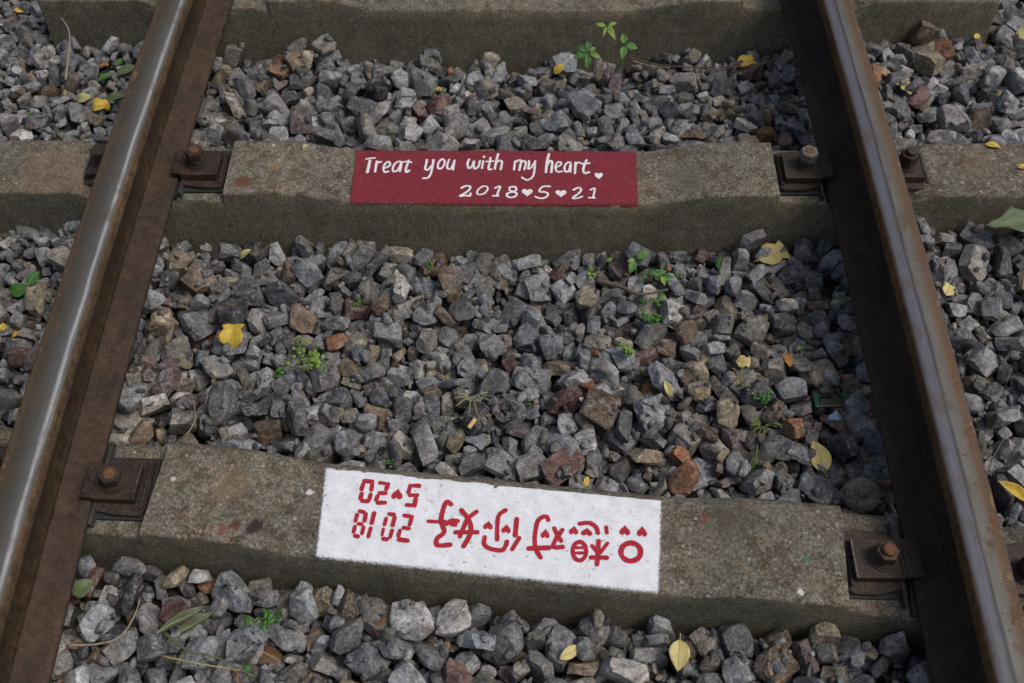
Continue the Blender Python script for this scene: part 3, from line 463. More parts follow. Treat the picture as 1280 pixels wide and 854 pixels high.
-525,-673,-139,107,122,51,18,29,2,-297,2061,-272,-66,47,179,7,64,1,-91,-31,-232,-123,3,-63,3,42,0,-201,807,-260,18,-159,-118,12,45,2,360,1671,-260,84,115,102,3,59,6,118,731,-268,77,33,-28,9,49,4,684,313,-223,83,138,58,16,40,5,
1340,617,-213,-58,-77,-141,8,53,8,1332,679,-223,-104,-147,-28,4,31,1,723,1814,-239,37,51,166,8,46,12,1069,-95,-203,-58,-92,49,7,45,9,1811,-59,-151,97,23,150,16,43,3,1786,937,-64,-21,-162,56,12,39,2,-1433,-66,-212,2,-136,-147,7,66,11,
-2553,2107,-178,-7,-121,-32,4,50,2,-1995,553,-162,-67,13,156,18,48,2,-1843,1799,-165,57,-164,-56,22,54,1,-819,1643,-238,109,26,-118,8,56,2,-844,1822,-236,-26,159,-92,16,47,0,-255,178,-232,62,68,-93,18,39,8,-983,-634,-175,-79,6,2,8,40,9,
66,1770,-295,-151,14,9,17,51,12,786,1878,-278,97,-12,-134,5,63,3,891,803,-255,190,-51,-17,15,40,0,1461,1763,-236,17,-161,16,11,51,4,1780,886,-124,-125,-27,-55,12,57,1,2198,1561,-168,-88,34,90,5,59,12,1405,2125,-173,98,94,-10,8,49,2,
2585,2176,-159,-20,-102,119,17,51,0,-1882,201,-171,123,117,-87,10,49,3,-2580,2647,-309,-121,-74,-118,18,50,0,-2270,1911,-215,13,4,-11,12,40,8,-2393,2146,-182,38,-57,-106,22,45,0,-2279,1802,-180,-88,65,-160,6,31,6,-1002,61,-225,41,-77,153,1,51,1,
-500,198,-246,-19,103,36,13,45,12,-1254,2160,-279,-37,-50,186,12,56,1,-974,582,-233,-178,33,13,7,51,0,-34,536,-263,-169,-82,-9,17,36,3,-660,870,-181,134,44,79,3,39,6,1085,93,-226,7,-11,-38,22,57,6,1286,357,-222,-136,-56,-36,10,46,0,
220,582,-266,52,178,57,9,36,1,1142,374,-228,-26,10,145,13,47,2,1269,175,-200,193,-32,40,20,33,1,213,1917,-298,119,26,-152,12,42,2,826,444,-246,65,30,-118,7,54,1,1015,1660,-230,-162,81,-83,4,41,6,2191,1901,-135,179,-50,63,14,46,6,
-1406,901,-221,134,84,50,23,54,2,-736,205,-209,94,-138,-6,18,51,1,-585,228,-245,156,-13,-31,4,42,6,-194,-748,-178,136,125,21,0,57,0,-1203,326,-208,41,-102,-40,5,48,1,-1237,819,-232,-34,-51,8,20,43,3,-1146,-657,-157,117,11,-156,6,33,3,
-1169,1627,-232,-21,-161,-41,20,47,2,-339,507,-251,-118,-123,-103,22,36,0,68,-765,-188,-25,105,-23,22,45,2,549,2029,-282,61,-108,-102,18,64,13,734,2016,-250,-84,-7,78,15,44,3,1837,281,-183,-45,-158,-33,15,39,0,2051,265,-194,-19,-19,145,14,47,0,
2172,759,-114,-28,103,84,17,51,12,1955,2093,-173,-136,89,21,8,40,2,-1942,2200,-191,3,56,78,18,38,1,-1956,187,-121,-7,-167,110,17,45,2,-413,394,-273,143,92,34,2,39,7,-285,903,-318,98,85,-103,11,55,8,-1198,1680,-242,90,-44,173,15,50,5,
-1295,-904,-102,56,-32,-189,15,24,8,-1266,296,-194,-86,-82,-150,22,30,7,-795,834,-236,-58,-114,-71,3,53,1,-579,-976,-148,-45,122,-132,0,38,8,66,-921,-222,-50,-193,13,16,36,13,982,1540,-223,-61,-142,-18,16,44,13,737,118,-187,-112,-21,88,1,39,6,
1225,421,-249,-36,142,-119,0,45,2,997,2136,-223,-60,-92,1,1,47,2,1044,-991,-108,-34,140,115,7,68,0,1064,1518,-205,72,65,19,2,51,2,1244,1878,-232,3,-6,-29,22,36,0,2490,2144,-175,-68,-93,144,1,59,8,1451,233,-122,6,26,198,19,52,2,
-2145,890,-159,58,170,-23,6,36,2,-561,-31,-209,2,-56,142,17,36,2,-534,1726,-218,-128,-51,91,4,43,0,-427,184,-227,46,36,-191,20,34,3,-159,-2,-246,-185,17,70,9,48,2,-115,463,-266,93,64,-80,5,32,1,438,1654,-254,76,-141,90,20,62,4,
884,1547,-237,-18,-33,189,11,58,2,994,1890,-282,-10,22,178,11,66,6,1099,1947,-295,-28,31,184,18,68,6,1190,-18,-225,5,2,-154,22,52,8,96,196,-264,-47,-43,-152,8,47,0,395,2041,-246,-96,57,155,7,47,6,771,39,-191,-171,-64,76,6,36,6,
802,1597,-224,137,84,-83,6,42,2,808,1947,-224,15,186,-71,22,40,2,841,592,-240,-18,68,75,13,41,8,557,-922,-200,183,-40,63,3,27,1,569,1660,-194,26,41,-153,0,42,1,1234,-105,-231,-58,129,-128,20,39,6,1290,-374,-191,-23,31,-20,17,53,8,
1268,131,-204,197,2,4,2,27,3,1801,1958,-146,85,-103,-128,10,68,9,1890,1642,-149,75,100,-113,21,33,1,2107,1870,-172,90,109,-3,13,50,2,1922,92,-161,-56,153,104,9,38,1,2004,13,-160,-99,148,-60,21,41,3,2664,2660,-239,-40,-4,35,23,53,0,
-2129,740,-164,171,93,24,0,42,4,-2457,2151,-191,-7,75,-125,7,37,12,-1221,445,-247,-4,4,-41,4,59,9,-614,165,-243,-92,-113,125,17,49,0,-486,-946,-190,-7,123,-76,20,43,12,-204,-848,-209,-137,112,79,15,51,4,-1155,1789,-194,-51,179,15,9,37,2,
-358,400,-280,139,-25,124,3,41,6,-517,537,-251,10,-167,-82,11,43,2,713,60,-231,-113,-96,-124,22,46,7,876,684,-275,-6,-9,44,8,51,1,20,459,-256,141,127,-61,19,45,13,294,1886,-264,196,-27,-31,22,41,1,641,1813,-265,16,-136,48,5,58,1,
1121,-293,-234,27,-10,-185,18,47,11,680,2080,-261,60,-187,-4,23,44,1,1451,772,-183,110,93,-21,4,48,1,1465,-249,-229,-163,4,18,20,40,1,2150,554,-138,45,15,191,16,45,1,-1954,1503,-206,27,-120,89,6,50,2,-1978,1794,-218,192,-55,0,6,35,2,
-1382,1752,-257,3,-199,10,13,56,4,-653,-662,-151,29,104,-148,1,41,4,-377,473,-270,159,83,-86,20,47,0,-3,12,-269,-23,11,-120,0,31,1,-12,792,-265,66,-145,53,6,42,13,109,475,-300,33,197,0,23,68,5,202,172,-266,6,-47,56,5,36,0,
371,388,-279,-2,5,-32,13,68,0,497,1534,-231,41,86,150,6,53,1,891,64,-245,-3,6,170,16,54,13,506,2133,-338,40,-121,116,10,47,13,1222,912,-219,89,153,9,0,40,3,505,412,-227,121,46,-134,4,45,11,633,1722,-204,-114,-126,91,3,46,1,
1119,588,-191,20,-193,10,7,34,2,1402,1969,-258,106,-111,94,7,53,6,2053,1623,-203,-193,-50,9,22,68,0,2120,1806,-154,-139,-79,16,21,43,1,2037,177,-126,-45,3,-109,20,43,1,-2078,907,-161,127,-16,154,17,29,6,-2186,1831,-205,150,101,24,7,43,2,
-2593,2373,-184,82,83,-109,18,32,1,-1354,2026,-246,-57,-172,-39,19,63,4,-794,276,-242,123,73,-130,23,38,4,-774,366,-264,-43,62,-174,11,32,0,-468,1702,-226,-148,-113,-6,5,43,11,-149,2181,-337,73,87,-153,9,68,1,-1364,1875,-222,22,-190,48,9,58,4,
-907,1847,-231,16,75,-164,12,33,1,866,1658,-251,21,-52,164,20,53,0,1123,1849,-285,-75,-33,170,9,49,2,574,628,-238,52,-11,24,11,51,2,0,1960,-293,-13,99,148,1,58,3,849,-217,-193,-84,56,158,16,27,13,891,553,-213,65,58,-87,15,33,11,
1961,2004,-174,-99,142,80,11,42,4,-2063,530,-157,-69,115,-27,20,63,6,-2450,2023,-187,109,114,-106,22,38,4,-2077,467,-91,-173,-77,22,6,67,4,-2229,1483,-199,95,97,135,5,50,0,-824,2129,-296,-159,59,82,22,68,0,-659,-887,-188,7,-170,93,4,30,2,
-695,356,-263,98,7,98,2,41,4,-355,2000,-306,184,37,63,9,59,3,-1132,1667,-205,140,-72,66,7,50,2,-462,739,-252,62,103,-149,7,58,11,447,-85,-241,108,127,-105,22,33,6,276,481,-260,-44,6,-85,14,33,1,387,913,-280,-138,144,-15,15,30,0,
571,-184,-194,46,133,15,20,41,8,666,2178,-289,78,157,-79,10,41,7,1836,1628,-175,171,-9,-98,16,52,1,1920,2160,-189,38,-25,131,9,41,4,2272,1925,-178,160,-36,-101,16,45,4,1837,2165,-179,33,152,125,4,44,0,2372,2030,-146,62,-75,158,6,42,2,
1418,1584,-199,9,-6,166,7,49,1,-1976,931,-161,-109,26,-166,10,33,0,-1979,884,-152,-84,-85,-82,7,37,2,-292,332,-286,-175,-43,-85,15,39,3,-162,530,-315,198,25,7,8,40,8,-936,1587,-248,120,-130,-80,0,46,4,-239,-184,-215,23,-53,-138,11,38,1,
-164,69,-271,159,-118,-22,18,30,11,-140,908,-298,127,-39,-150,0,55,1,-7,142,-267,174,10,-97,15,30,3,168,-155,-241,-6,-65,-121,8,39,1,162,7,-243,-155,-113,-55,21,45,4,1288,565,-244,-139,143,-7,16,43,6,221,1606,-251,71,58,-81,7,49,3,
14,894,-307,30,-79,156,4,42,2,2041,663,-126,-21,-102,153,1,35,2,2417,2166,-177,-160,-28,-117,13,36,0,-1440,-647,-130,-145,36,-75,4,36,3,-2652,2690,-310,-43,-175,-87,21,43,12,-1826,12,-135,76,151,-90,5,57,2,-1895,881,-143,158,107,-4,21,36,3,
-996,413,-228,-98,91,149,1,39,2,-861,49,-224,57,87,-114,15,45,2,-932,347,-249,26,122,-13,11,32,0,-304,28,-237,164,-40,94,14,46,1,-1338,2149,-272,15,-110,-7,2,50,0,-1074,-42,-217,21,-148,-75,22,30,2,-795,907,-216,110,-71,-128,0,42,1,
-490,671,-272,-23,141,-18,9,57,0,-70,-7,-270,35,195,5,2,35,2,-1317,1622,-213,-146,89,100,17,60,6,-1129,1994,-242,-80,171,-61,10,39,13,-973,1803,-210,-49,89,125,22,41,2,-704,-920,-202,62,50,-140,23,27,3,225,620,-297,39,-63,125,5,40,3,
179,678,-316,148,131,-21,6,50,7,368,-852,-227,-77,-180,-13,15,35,0,687,-919,-202,114,-91,-96,11,33,1,682,738,-277,-31,-63,175,11,48,3,763,154,-254,-123,158,-4,23,68,7,867,1745,-277,-31,-14,189,23,51,2,977,436,-235,-137,76,-1,5,32,6,
38,1619,-224,128,-114,47,15,46,1,145,1961,-313,62,-181,58,20,45,1,306,-994,-158,-38,-5,-196,21,68,6,435,833,-290,112,159,-42,7,38,6,413,151,-183,167,-89,-65,21,53,2,806,1486,-178,178,9,79,12,50,3,913,440,-205,-92,24,30,1,36,0,
1319,110,-210,86,-133,53,10,30,1,1260,596,-188,-139,65,123,19,32,0,2248,1700,-141,-134,-127,-50,14,51,1,2395,1878,-176,-86,86,43,15,47,4,-2472,1969,-196,139,-125,12,13,33,0,-2391,2274,-187,24,-186,-61,1,38,3,-2148,2196,-203,-142,138,-26,0,40,13,
-2184,2009,-208,198,0,-27,11,40,5,-2085,617,-170,-156,-115,10,6,35,3,-1904,2037,-201,85,39,-32,5,34,1,-2109,858,-174,-2,-7,-186,18,28,6,-2035,603,-174,-45,-126,-48,22,29,10,-1212,-753,-167,-47,22,-187,22,33,8,-343,203,-285,4,-200,8,10,33,4,
-375,1550,-244,-28,-18,-196,17,68,3,-4,-71,-257,198,13,10,2,43,0,-684,1853,-259,-16,14,182,11,50,1,-768,2105,-248,43,-145,-130,19,38,3,-259,2029,-296,67,164,-6,12,41,4,1199,65,-231,18,-5,-158,21,38,3,140,-97,-221,-147,-97,-43,5,37,2,
505,546,-237,173,36,38,5,32,4,824,522,-224,-158,-41,-14,16,33,6,1318,448,-235,20,-45,-194,12,41,6,1327,1892,-261,-152,28,-92,6,47,0]
REST = [
10,113,-124,51,10,25,2,28,144,316,-148,23,57,-47,19,43,534,911,-119,-11,92,-34,23,42,522,933,-109,73,-65,15,8,36,633,196,-115,50,42,-39,7,38,966,306,-91,6,-1,-7,20,57,724,741,-90,70,27,-64,5,68,950,1036,-93,60,-33,1,20,
38,957,341,-83,-83,29,-33,1,33,-1171,1098,-97,37,-44,73,6,29,-1015,217,-92,-44,39,68,11,40,-978,321,-77,-2,-84,-12,13,50,-1020,425,-87,-10,-1,14,8,29,-1015,465,-83,75,30,-52,11,34,-942,232,-96,-34,18,-6,20,40,-741,187,-74,7,31,-11,
22,48,-51,-36,-123,-58,-42,-54,7,36,-3,-115,-117,-43,15,-38,7,68,-647,432,-115,-66,-51,-54,14,32,-381,258,-128,-19,-26,53,6,38,-257,-47,-115,-63,-28,-67,1,39,-633,1039,-141,61,15,-34,19,51,178,1048,-164,5,56,-11,1,60,237,-408,-113,-2,-1,
6,11,29,236,135,-130,88,-40,-2,1,65,700,282,-112,-50,48,54,11,40,292,146,-137,-29,13,-8,21,32,691,1089,-122,-45,-31,64,7,53,12,39,-122,-62,12,-26,0,30,262,1094,-154,17,71,66,16,41,639,1,-115,10,15,32,15,31,1060,344,-81,-17,
8,58,17,48,1073,864,-92,-31,73,43,8,64,1139,1024,-76,-15,66,50,7,41,-717,-349,-80,-25,44,-85,3,21,-1100,809,-112,-4,18,-84,14,29,-1155,986,-97,51,15,-83,23,40,-1080,868,-99,-15,-74,-16,19,29,-923,1091,-87,-79,-37,37,2,50,-961,1062,-97,
-20,66,24,6,33,-915,249,-63,-3,-54,-53,6,41,-654,22,-113,22,84,9,11,27,-502,-441,-79,72,-4,65,4,39,-498,378,-125,-24,-80,-46,22,47,-346,76,-118,-45,27,84,1,47,-287,-440,-97,-6,-49,-83,10,45,-493,982,-138,-44,39,70,11,39,-372,-415,
-93,-43,65,46,6,31,-209,107,-130,-24,91,3,15,41,-565,409,-116,54,-37,25,4,32,-224,703,-70,-62,10,74,10,68,-45,1062,-132,60,-72,-26,23,33,-55,333,-137,30,49,-81,21,35,639,343,-122,-94,-22,1,5,34,8,96,-140,-51,79,10,6,31,70,
56,-132,20,33,-89,20,30,265,155,-134,67,10,72,13,34,421,410,-139,-40,-87,18,10,35,28,203,-144,5,31,-94,3,36,0,267,-137,88,-4,3,15,37,155,264,-139,-18,79,34,22,31,336,950,-118,87,-30,-9,15,38,-1255,1241,-119,87,34,-32,20,40,
-1230,1041,-97,1,-80,-6,13,33,-1074,798,-105,8,-60,6,1,30,-969,263,-96,3,-4,-16,5,39,-972,376,-88,-53,-74,-13,11,22,-952,782,-104,-13,-63,-69,2,32,-735,377,-59,-64,-63,41,2,51,-1206,984,-99,83,0,35,13,32,-955,-33,-76,37,-55,-61,18,
52,-581,394,-128,8,38,87,1,41,-559,30,-92,-21,75,60,13,41,-480,196,-118,-77,-37,-44,19,32,-440,241,-130,2,69,62,9,33,-396,-83,-95,8,4,76,8,42,-67,339,-115,64,53,5,9,34,141,194,-142,2,64,-23,19,35,694,-171,-117,3,-4,63,
16,37,443,-415,-89,-72,-19,65,20,38,461,1058,-120,-26,44,54,21,40,981,377,-85,-22,-96,-3,3,54,1028,954,-87,12,-54,-67,4,55,1028,281,-78,-8,24,26,12,68,1123,1086,-73,52,65,-45,11,33,-969,812,-111,58,78,19,10,30,-1034,382,-80,26,-67,
20,11,27,-737,972,-132,-44,41,72,5,39,-1056,409,-78,34,34,-68,7,27,-539,-361,-75,-94,-13,-17,9,48,-557,69,-108,62,-68,-33,14,64,-184,-475,-107,84,51,-3,3,48,-29,208,-148,-27,95,-2,11,37,-466,210,-122,-12,-60,69,18,40,-398,885,-131,71,
-39,-54,4,46,-58,929,-138,-70,-42,-33,2,38,-491,-502,-49,28,-8,16,23,46,-331,348,-126,51,48,-65,6,32,-372,789,-119,-38,6,86,18,34,137,385,-156,21,-44,23,3,62,492,442,-138,95,29,0,15,47,597,962,-135,18,59,-25,4,38,693,975,-140,
-99,0,-2,15,53,554,996,-118,6,-47,65,22,35,603,901,-118,8,37,-42,14,42,264,-458,-88,-17,-77,-58,3,35,327,443,-131,12,-8,-82,20,53,340,881,-125,-70,-15,-64,22,35,364,-169,-72,0,-45,-83,0,57,361,761,-110,-62,58,50,11,35,490,958,
-116,2,-1,-95,0,31,954,796,-93,-73,-7,64,2,42,1117,1061,-96,40,14,-61,1,47,721,-181,-111,-25,-38,88,9,60,721,53,-83,37,-16,78,0,52,-1075,846,-110,15,-94,-27,2,22,-724,811,-120,-4,-6,-99,23,68,-1053,1061,-107,13,32,65,5,30,-1026,
1082,-107,4,-9,81,7,31,-1008,825,-106,-74,29,57,1,27,-740,1045,-95,42,-79,1,20,65,-546,368,-112,-16,-61,20,12,56,-500,331,-119,-76,42,-21,11,54,-71,-414,-117,58,-50,36,3,30,-607,138,-122,-15,-7,-95,3,37,-341,418,-105,-33,-8,-85,13,27,
-285,1097,-150,-16,4,-70,16,40,-95,995,-147,-26,8,-72,15,48,57,-375,-119,61,25,-70,16,23,92,127,-142,0,7,74,2,43,203,884,-145,25,57,29,19,48,301,-468,-108,-2,-4,96,1,27,448,232,-122,-43,-87,-8,20,52,509,-2,-110,-71,-48,-34,19,
47,547,885,-130,43,-79,-14,8,40,635,1018,-144,-71,-14,12,10,35,425,452,-145,73,66,11,3,31,150,797,-105,-85,-37,-6,13,45,242,-120,-103,60,-1,-51,7,23,296,716,-101,37,4,-71,9,68,482,842,-115,39,-12,51,3,29,661,1095,-122,65,51,7,
23,43,720,167,-120,40,91,1,9,36,967,913,-96,97,17,-4,0,68,978,822,-96,-11,34,88,16,37,1085,978,-97,-3,80,58,23,51,-1359,1302,-163,95,-11,24,12,50,-1249,1091,-101,-93,-34,-5,14,36,-1027,947,-106,-2,6,99,21,44,-719,167,-104,-7,92,
-24,18,64,-1188,999,-104,-74,55,9,2,27,-1137,1105,-97,-35,-91,10,6,32,-1373,1339,-169,-13,-68,70,10,33,-1026,979,-110,25,1,-25,1,33,-994,1068,-93,21,85,16,7,42,-979,974,-104,-5,-91,-20,21,31,-749,749,-80,-79,-30,-31,10,68,-557,174,-112,-27,
-26,-32,9,47,-418,952,-146,-76,24,58,11,47,-281,-489,-98,86,46,3,22,47,-277,1,-125,46,-88,2,13,47,-677,-362,-84,-97,16,7,19,34,-414,68,-100,-64,38,36,13,27,-408,1002,-135,23,71,23,17,39,-363,1085,-141,44,-41,31,20,46,-311,1,-118,
91,-27,27,17,39,-118,939,-130,16,-42,-24,18,41,-38,953,-145,-16,14,59,4,44,-584,-455,-82,52,-46,49,11,27,-446,1024,-121,76,-7,-9,10,55,-221,-497,-60,3,-73,66,19,51,103,254,-145,22,-63,14,4,44,282,-71,-124,-18,-2,77,17,27,394,-418,
-99,99,-2,6,20,68,379,334,-132,42,27,23,13,44,545,227,-116,8,-36,-26,15,32,189,-458,-103,67,-50,50,6,35,197,31,-117,15,18,54,6,40,279,14,-121,54,59,58,14,41,532,817,-126,-64,-34,37,3,49,73,73,-134,45,76,44,15,23,307,
155,-118,91,19,17,20,36,474,128,-117,-36,30,-4,11,41,684,-115,-84,43,12,-20,7,52,712,-36,-116,-77,-63,1,4,62,715,81,-96,-79,-37,21,19,62,925,-23,-106,5,1,-83,4,37,905,260,-82,7,-81,18,20,52,995,254,-94,-43,70,-17,18,29,
905,398,-77,-75,49,40,18,42,937,327,-80,23,87,-10,5,32,970,-138,-91,-39,70,43,20,44,-1145,1064,-99,-20,11,-95,12,29,-1039,802,-108,8,-57,-80,2,32,-970,97,-95,-24,56,37,3,40,-706,979,-127,-50,-9,-78,18,48,-1225,909,-105,-90,39,-12,11,
28,-1249,1268,-159,46,28,46,15,37,-1086,1066,-99,-72,32,31,22,30,-1200,930,-97,33,76,-40,2,36,-942,337,-88,85,-25,-29,18,26,-652,459,-119,-65,1,13,16,31,-577,1017,-140,-46,-36,-79,0,49,-436,358,-129,39,30,-72,21,45,-453,456,-128,32,36,-69,
0,42,-461,866,-136,-96,22,3,5,65,-352,807,-137,-6,-6,-87,2,41,-239,768,-120,-37,-51,69,10,56,-90,955,-141,-45,64,44,3,66,-55,111,-130,11,43,-14,3,41,-39,253,-147,-76,38,-23,22,34,-431,-59,-110,-17,86,-46,12,40,-463,233,-123,-61,-14,
-57,10,35,142,227,-149,84,50,6,22,34,343,-423,-105,-5,2,63,14,34,381,1077,-150,-45,-11,-55,17,68,8,341,-156,22,-70,4,2,33,672,-463,-84,20,96,-13,5,18,103,-513,-41,80,54,7,13,62,325,-401,-107,1,-20,-86,7,24,420,-455,-84,62,
9,-77,17,38,505,993,-124,-25,4,14,9,50,971,754,-95,-28,-61,-19,17,54,1017,909,-89,33,61,-30,3,55,1158,936,-91,-27,-59,-30,19,40,1090,1118,-66,56,-40,22,6,37,-1057,938,-111,15,4,-59,8,24,-1021,361,-88,-95,-8,22,14,24,-1050,1098,-106,
16,33,47,18,25,-721,767,-112,47,-69,31,15,53,-1007,159,-17,36,73,-49,22,68,-551,-423,-85,-1,-6,-92,20,68,-382,326,-137,17,-97,6,5,41,-7,376,-160,61,10,-72,3,36,-298,460,-123,44,-42,57,23,61,-242,444,-143,3,5,98,8,50,-143,-459,
-99,-14,53,-65,21,46,-67,-399,-106,-59,32,19,20,41,39,847,-136,1,51,-43,16,36,128,131,-148,98,14,-4,2,32,202,936,-158,-3,10,98,8,65,385,-137,-106,66,-52,49,23,44,493,870,-136,-2,-6,-74,12,50,645,-53,-121,-18,10,42,9,37,640,
431,-116,24,36,86,20,45,206,450,-160,-9,60,0,16,32,448,918,-127,-63,-5,15,19,51,631,1055,-142,1,-42,-89,3,51,126,271,-154,-3,-10,-87,13,32,55,400,-132,-65,4,58,20,41,632,369,-113,-67,27,-52,10,27,628,1104,-129,43,48,-40,19,46,
1160,869,-87,-89,0,1,8,56,721,284,-80,47,-51,70,13,32,748,990,-84,-45,31,81,5,63,878,808,-59,13,96,-15,12,61,-1208,900,-110,53,-40,45,16,20,-888,63,-79,5,-85,10,5,68,-759,356,-96,35,-50,25,3,68,-741,236,-79,-58,-8,-55,0,
67,-1000,376,-84,71,18,66,17,22,-622,859,-127,-52,44,31,19,41,-357,967,-156,-4,-2,-98,2,64,-236,222,-134,-51,44,-53,5,59,-249,1097,-153,85,7,49,13,44,-699,-502,-83,-3,0,85,20,52,-490,928,-130,18,-89,-37,17,55,-396,352,-135,-11,-26,27,
20,34,-680,-336,-84,-9,6,6,20,23,-577,367,-109,-10,-9,-97,0,37,-206,959,-138,-73,-65,11,18,35,28,1038,-171,-68,64,11,17,49,180,442,-163,-49,36,52,14,39,189,779,-134,-1,-6,-98,8,68,341,1021,-157,38,-62,35,21,49,490,40,-121,-4,80,
47,9,40,585,710,-88,-74,5,66,2,68,598,1092,-153,8,40,-88,16,48,694,127,-114,-24,33,-90,10,38,68,-114,-110,-51,23,44,21,45,214,-433,-106,-18,-39,89,6,31,669,419,-118,-20,46,-71,2,28,156,988,-147,6,23,92,3,45,332,-148,-92,94,
-3,27,2,30,318,977,-136,19,10,21,16,32,690,934,-122,47,-15,77,3,41,925,187,-97,26,-94,-16,3,30,1071,214,-79,-40,71,31,11,68,1052,310,-71,-45,43,-8,9,35,1109,1004,-93,36,-24,-87,9,33,1201,835,-101,-35,33,74,1,47,920,891,-92,
48,66,-39,12,37,-1381,1393,-172,19,95,-6,23,33,-1210,1190,-103,71,-64,-24,9,24,-1127,903,-111,3,17,-89,14,29,-1069,1033,-107,30,-56,-68,18,27,-1094,472,-88,15,97,-7,17,24,-947,360,-89,-40,74,51,1,22,-992,930,-108,-14,-68,-35,4,23,-943,386,
-86,-25,8,-50,6,31,-693,907,-131,43,55,-47,15,35,-556,1092,-147,4,-79,-59,11,65,-201,269,-144,30,68,-28,6,43,-134,272,-146,-4,4,3,14,68,-109,215,-144,-81,-48,30,18,44,-99,346,-158,-5,-14,96,14,54,-94,811,-126,-39,61,39,1,53,-522,
-354,-88,28,29,-89,7,31,0,1092,-187,76,17,61,9,34,-230,130,-130,22,11,94,15,18,335,78,-124,6,-92,-7,11,36,644,978,-145,30,25,45,1,51,55,815,-133,21,91,25,11,40,113,15,-133,39,88,-18,23,39,299,1097,-173,-54,-66,-47,8,35,
361,288,-118,-52,61,-34,7,61,312,1012,-135,18,-36,-91,5,28,512,393,-108,48,-76,30,12,31,527,892,-138,-33,-83,41,3,37,635,-150,-116,-20,1,25,0,32,22,1080,-168,75,-39,-48,15,32,223,797,-120,95,-20,-18,20,35,314,2,-127,29,81,49,21,
30,507,1098,-141,48,66,-54,0,51,623,18,-114,12,60,-18,21,29,693,438,-103,11,62,55,4,31,1217,899,-94,-9,73,-65,9,67,-1211,796,-112,52,-67,-35,15,23,-1192,861,-113,-1,-3,99,7,47,-1165,1015,-101,44,8,26,20,32,-1016,387,-88,15,49,-39,
21,22,-1272,1001,-90,-32,-34,-71,8,49,-1276,1153,-101,1,22,-47,0,31,-1234,1196,-99,38,78,-47,18,26,-981,1048,-107,-1,13,86,18,27,-940,819,-110,-8,3,77,14,40,-1086,829,-105,-9,69,58,8,26,-744,438,-80,-47,70,-51,13,47,-421,127,-124,57,80,
-12,23,50,-411,375,-138,26,-91,-29,14,34,-684,967,-133,-77,-10,18,2,52,-544,259,-109,-65,67,18,21,68,-470,-40,-108,-33,69,40,18,40,-310,239,-133,-56,40,70,16,32,-204,-428,-96,15,32,-90,15,42,-212,-394,-116,-79,5,15,0,41,-28,183,-145,60,
58,-14,11,23,-532,166,-125,31,-94,5,8,22,-364,279,-111,-3,88,-45,4,27,-174,-502,-86,-79,-54,-15,14,49,-144,801,-101,-36,-76,11,21,52,-134,426,-130,74,10,64,17,35,-115,-65,-117,50,42,-47,8,35,46,-419,-121,-5,-2,-48,7,50,92,1026,-165,
-64,46,39,5,50,137,341,-151,-61,35,63,22,44,320,-127,-113,70,-33,60,12,31,344,195,-138,-52,84,0,9,46,385,875,-147,-9,4,16,11,48,548,1086,-152,-40,-84,12,12,48,107,434,-163,-59,-7,-70,22,37,216,1009,-161,39,-22,75,10,45,701,784,
-123,36,-85,-32,16,27,755,948,-121,-68,1,-22,5,52,1050,412,-83,-3,-2,-44,16,49,737,988,-140,43,-47,-55,9,39,940,1011,-96,-59,26,-30,21,44,1134,475,-47,-54,-48,-44,11,41,1154,899,-99,-1,81,-8,2,39,1211,802,-85,-18,-46,-62,4,35,1261,
1208,-82,74,58,-30,4,50,-1268,1343,-163,35,-63,46,17,41,-1215,956,-107,6,-1,93,13,28,-1072,414,-86,-13,30,9,23,21,-1117,866,-109,-83,53,6,15,32,-1117,930,-110,-12,-14,-92,19,25,-978,135,-100,-15,-29,-59,3,36,-1007,805,-111,-20,33,91,23,26,
-986,1012,-102,-26,56,-24,11,21,-946,863,-107,-23,55,-25,13,26,-1286,1277,-150,-73,-17,-17,17,41,-1248,928,-91,-92,31,-15,18,36,-968,450,-80,78,-13,54,11,26,-957,976,-103,-6,-83,-14,13,25,-731,933,-123,21,1,-63,1,34,-664,-29,-118,-23,-56,58,18,
29,-675,758,-117,-37,-91,12,5,62,-534,13,-113,-29,71,28,6,43,-511,457,-123,-15,51,4,16,29,-443,277,-128,99,-5,-3,16,45,-81,-82,-121,-5,-41,63,7,30,-28,-487,-95,10,85,19,9,49,-658,280,-116,-27,22,74,17,39,-584,961,-126,14,30,-83,
21,40,-551,991,-145,-82,35,42,17,36,-334,-496,-86,-46,-67,52,4,47,-342,362,-146,-7,24,-42,21,41,-178,903,-150,-69,-32,-59,22,37,-621,68,-108,9,-72,-66,12,42,-542,140,-114,-21,-12,-28,10,43,-436,344,-108,-37,36,47,6,27,-448,424,-126,14,-72,
34,16,38,-145,1093,-160,-29,17,-75,19,30,141,-470,-108,-18,3,24,0,50,548,-99,-113,-26,-90,-25,21,46,588,-455,-86,18,-14,-96,18,43,638,753,-110,64,14,74,18,46,16,-378,-121,-16,-97,7,6,37,80,293,-149,-88,30,-13,19,46,199,1094,-181,-58,
-51,-53,22,42,379,988,-140,37,14,-89,13,35,481,-42,-124,7,4,97,13,30,575,1015,-143,70,-15,67,15,42,649,906,-125,67,-1,72,7,49,151,873,-132,26,40,-24,23,53,115,911,-147,29,46,5,5,44,226,935,-128,33,70,61,15,31,321,336,-109,
-44,0,-88,17,52,268,103,-132,6,19,-85,1,34,419,8,-109,-47,-53,63,9,35,539,96,-108,31,0,73,3,32,678,1053,-137,-29,34,50,15,48,741,1098,-107,-88,4,4,2,68,928,430,-85,-9,-9,56,17,37,913,469,-70,-7,-68,72,16,45,1212,1109,
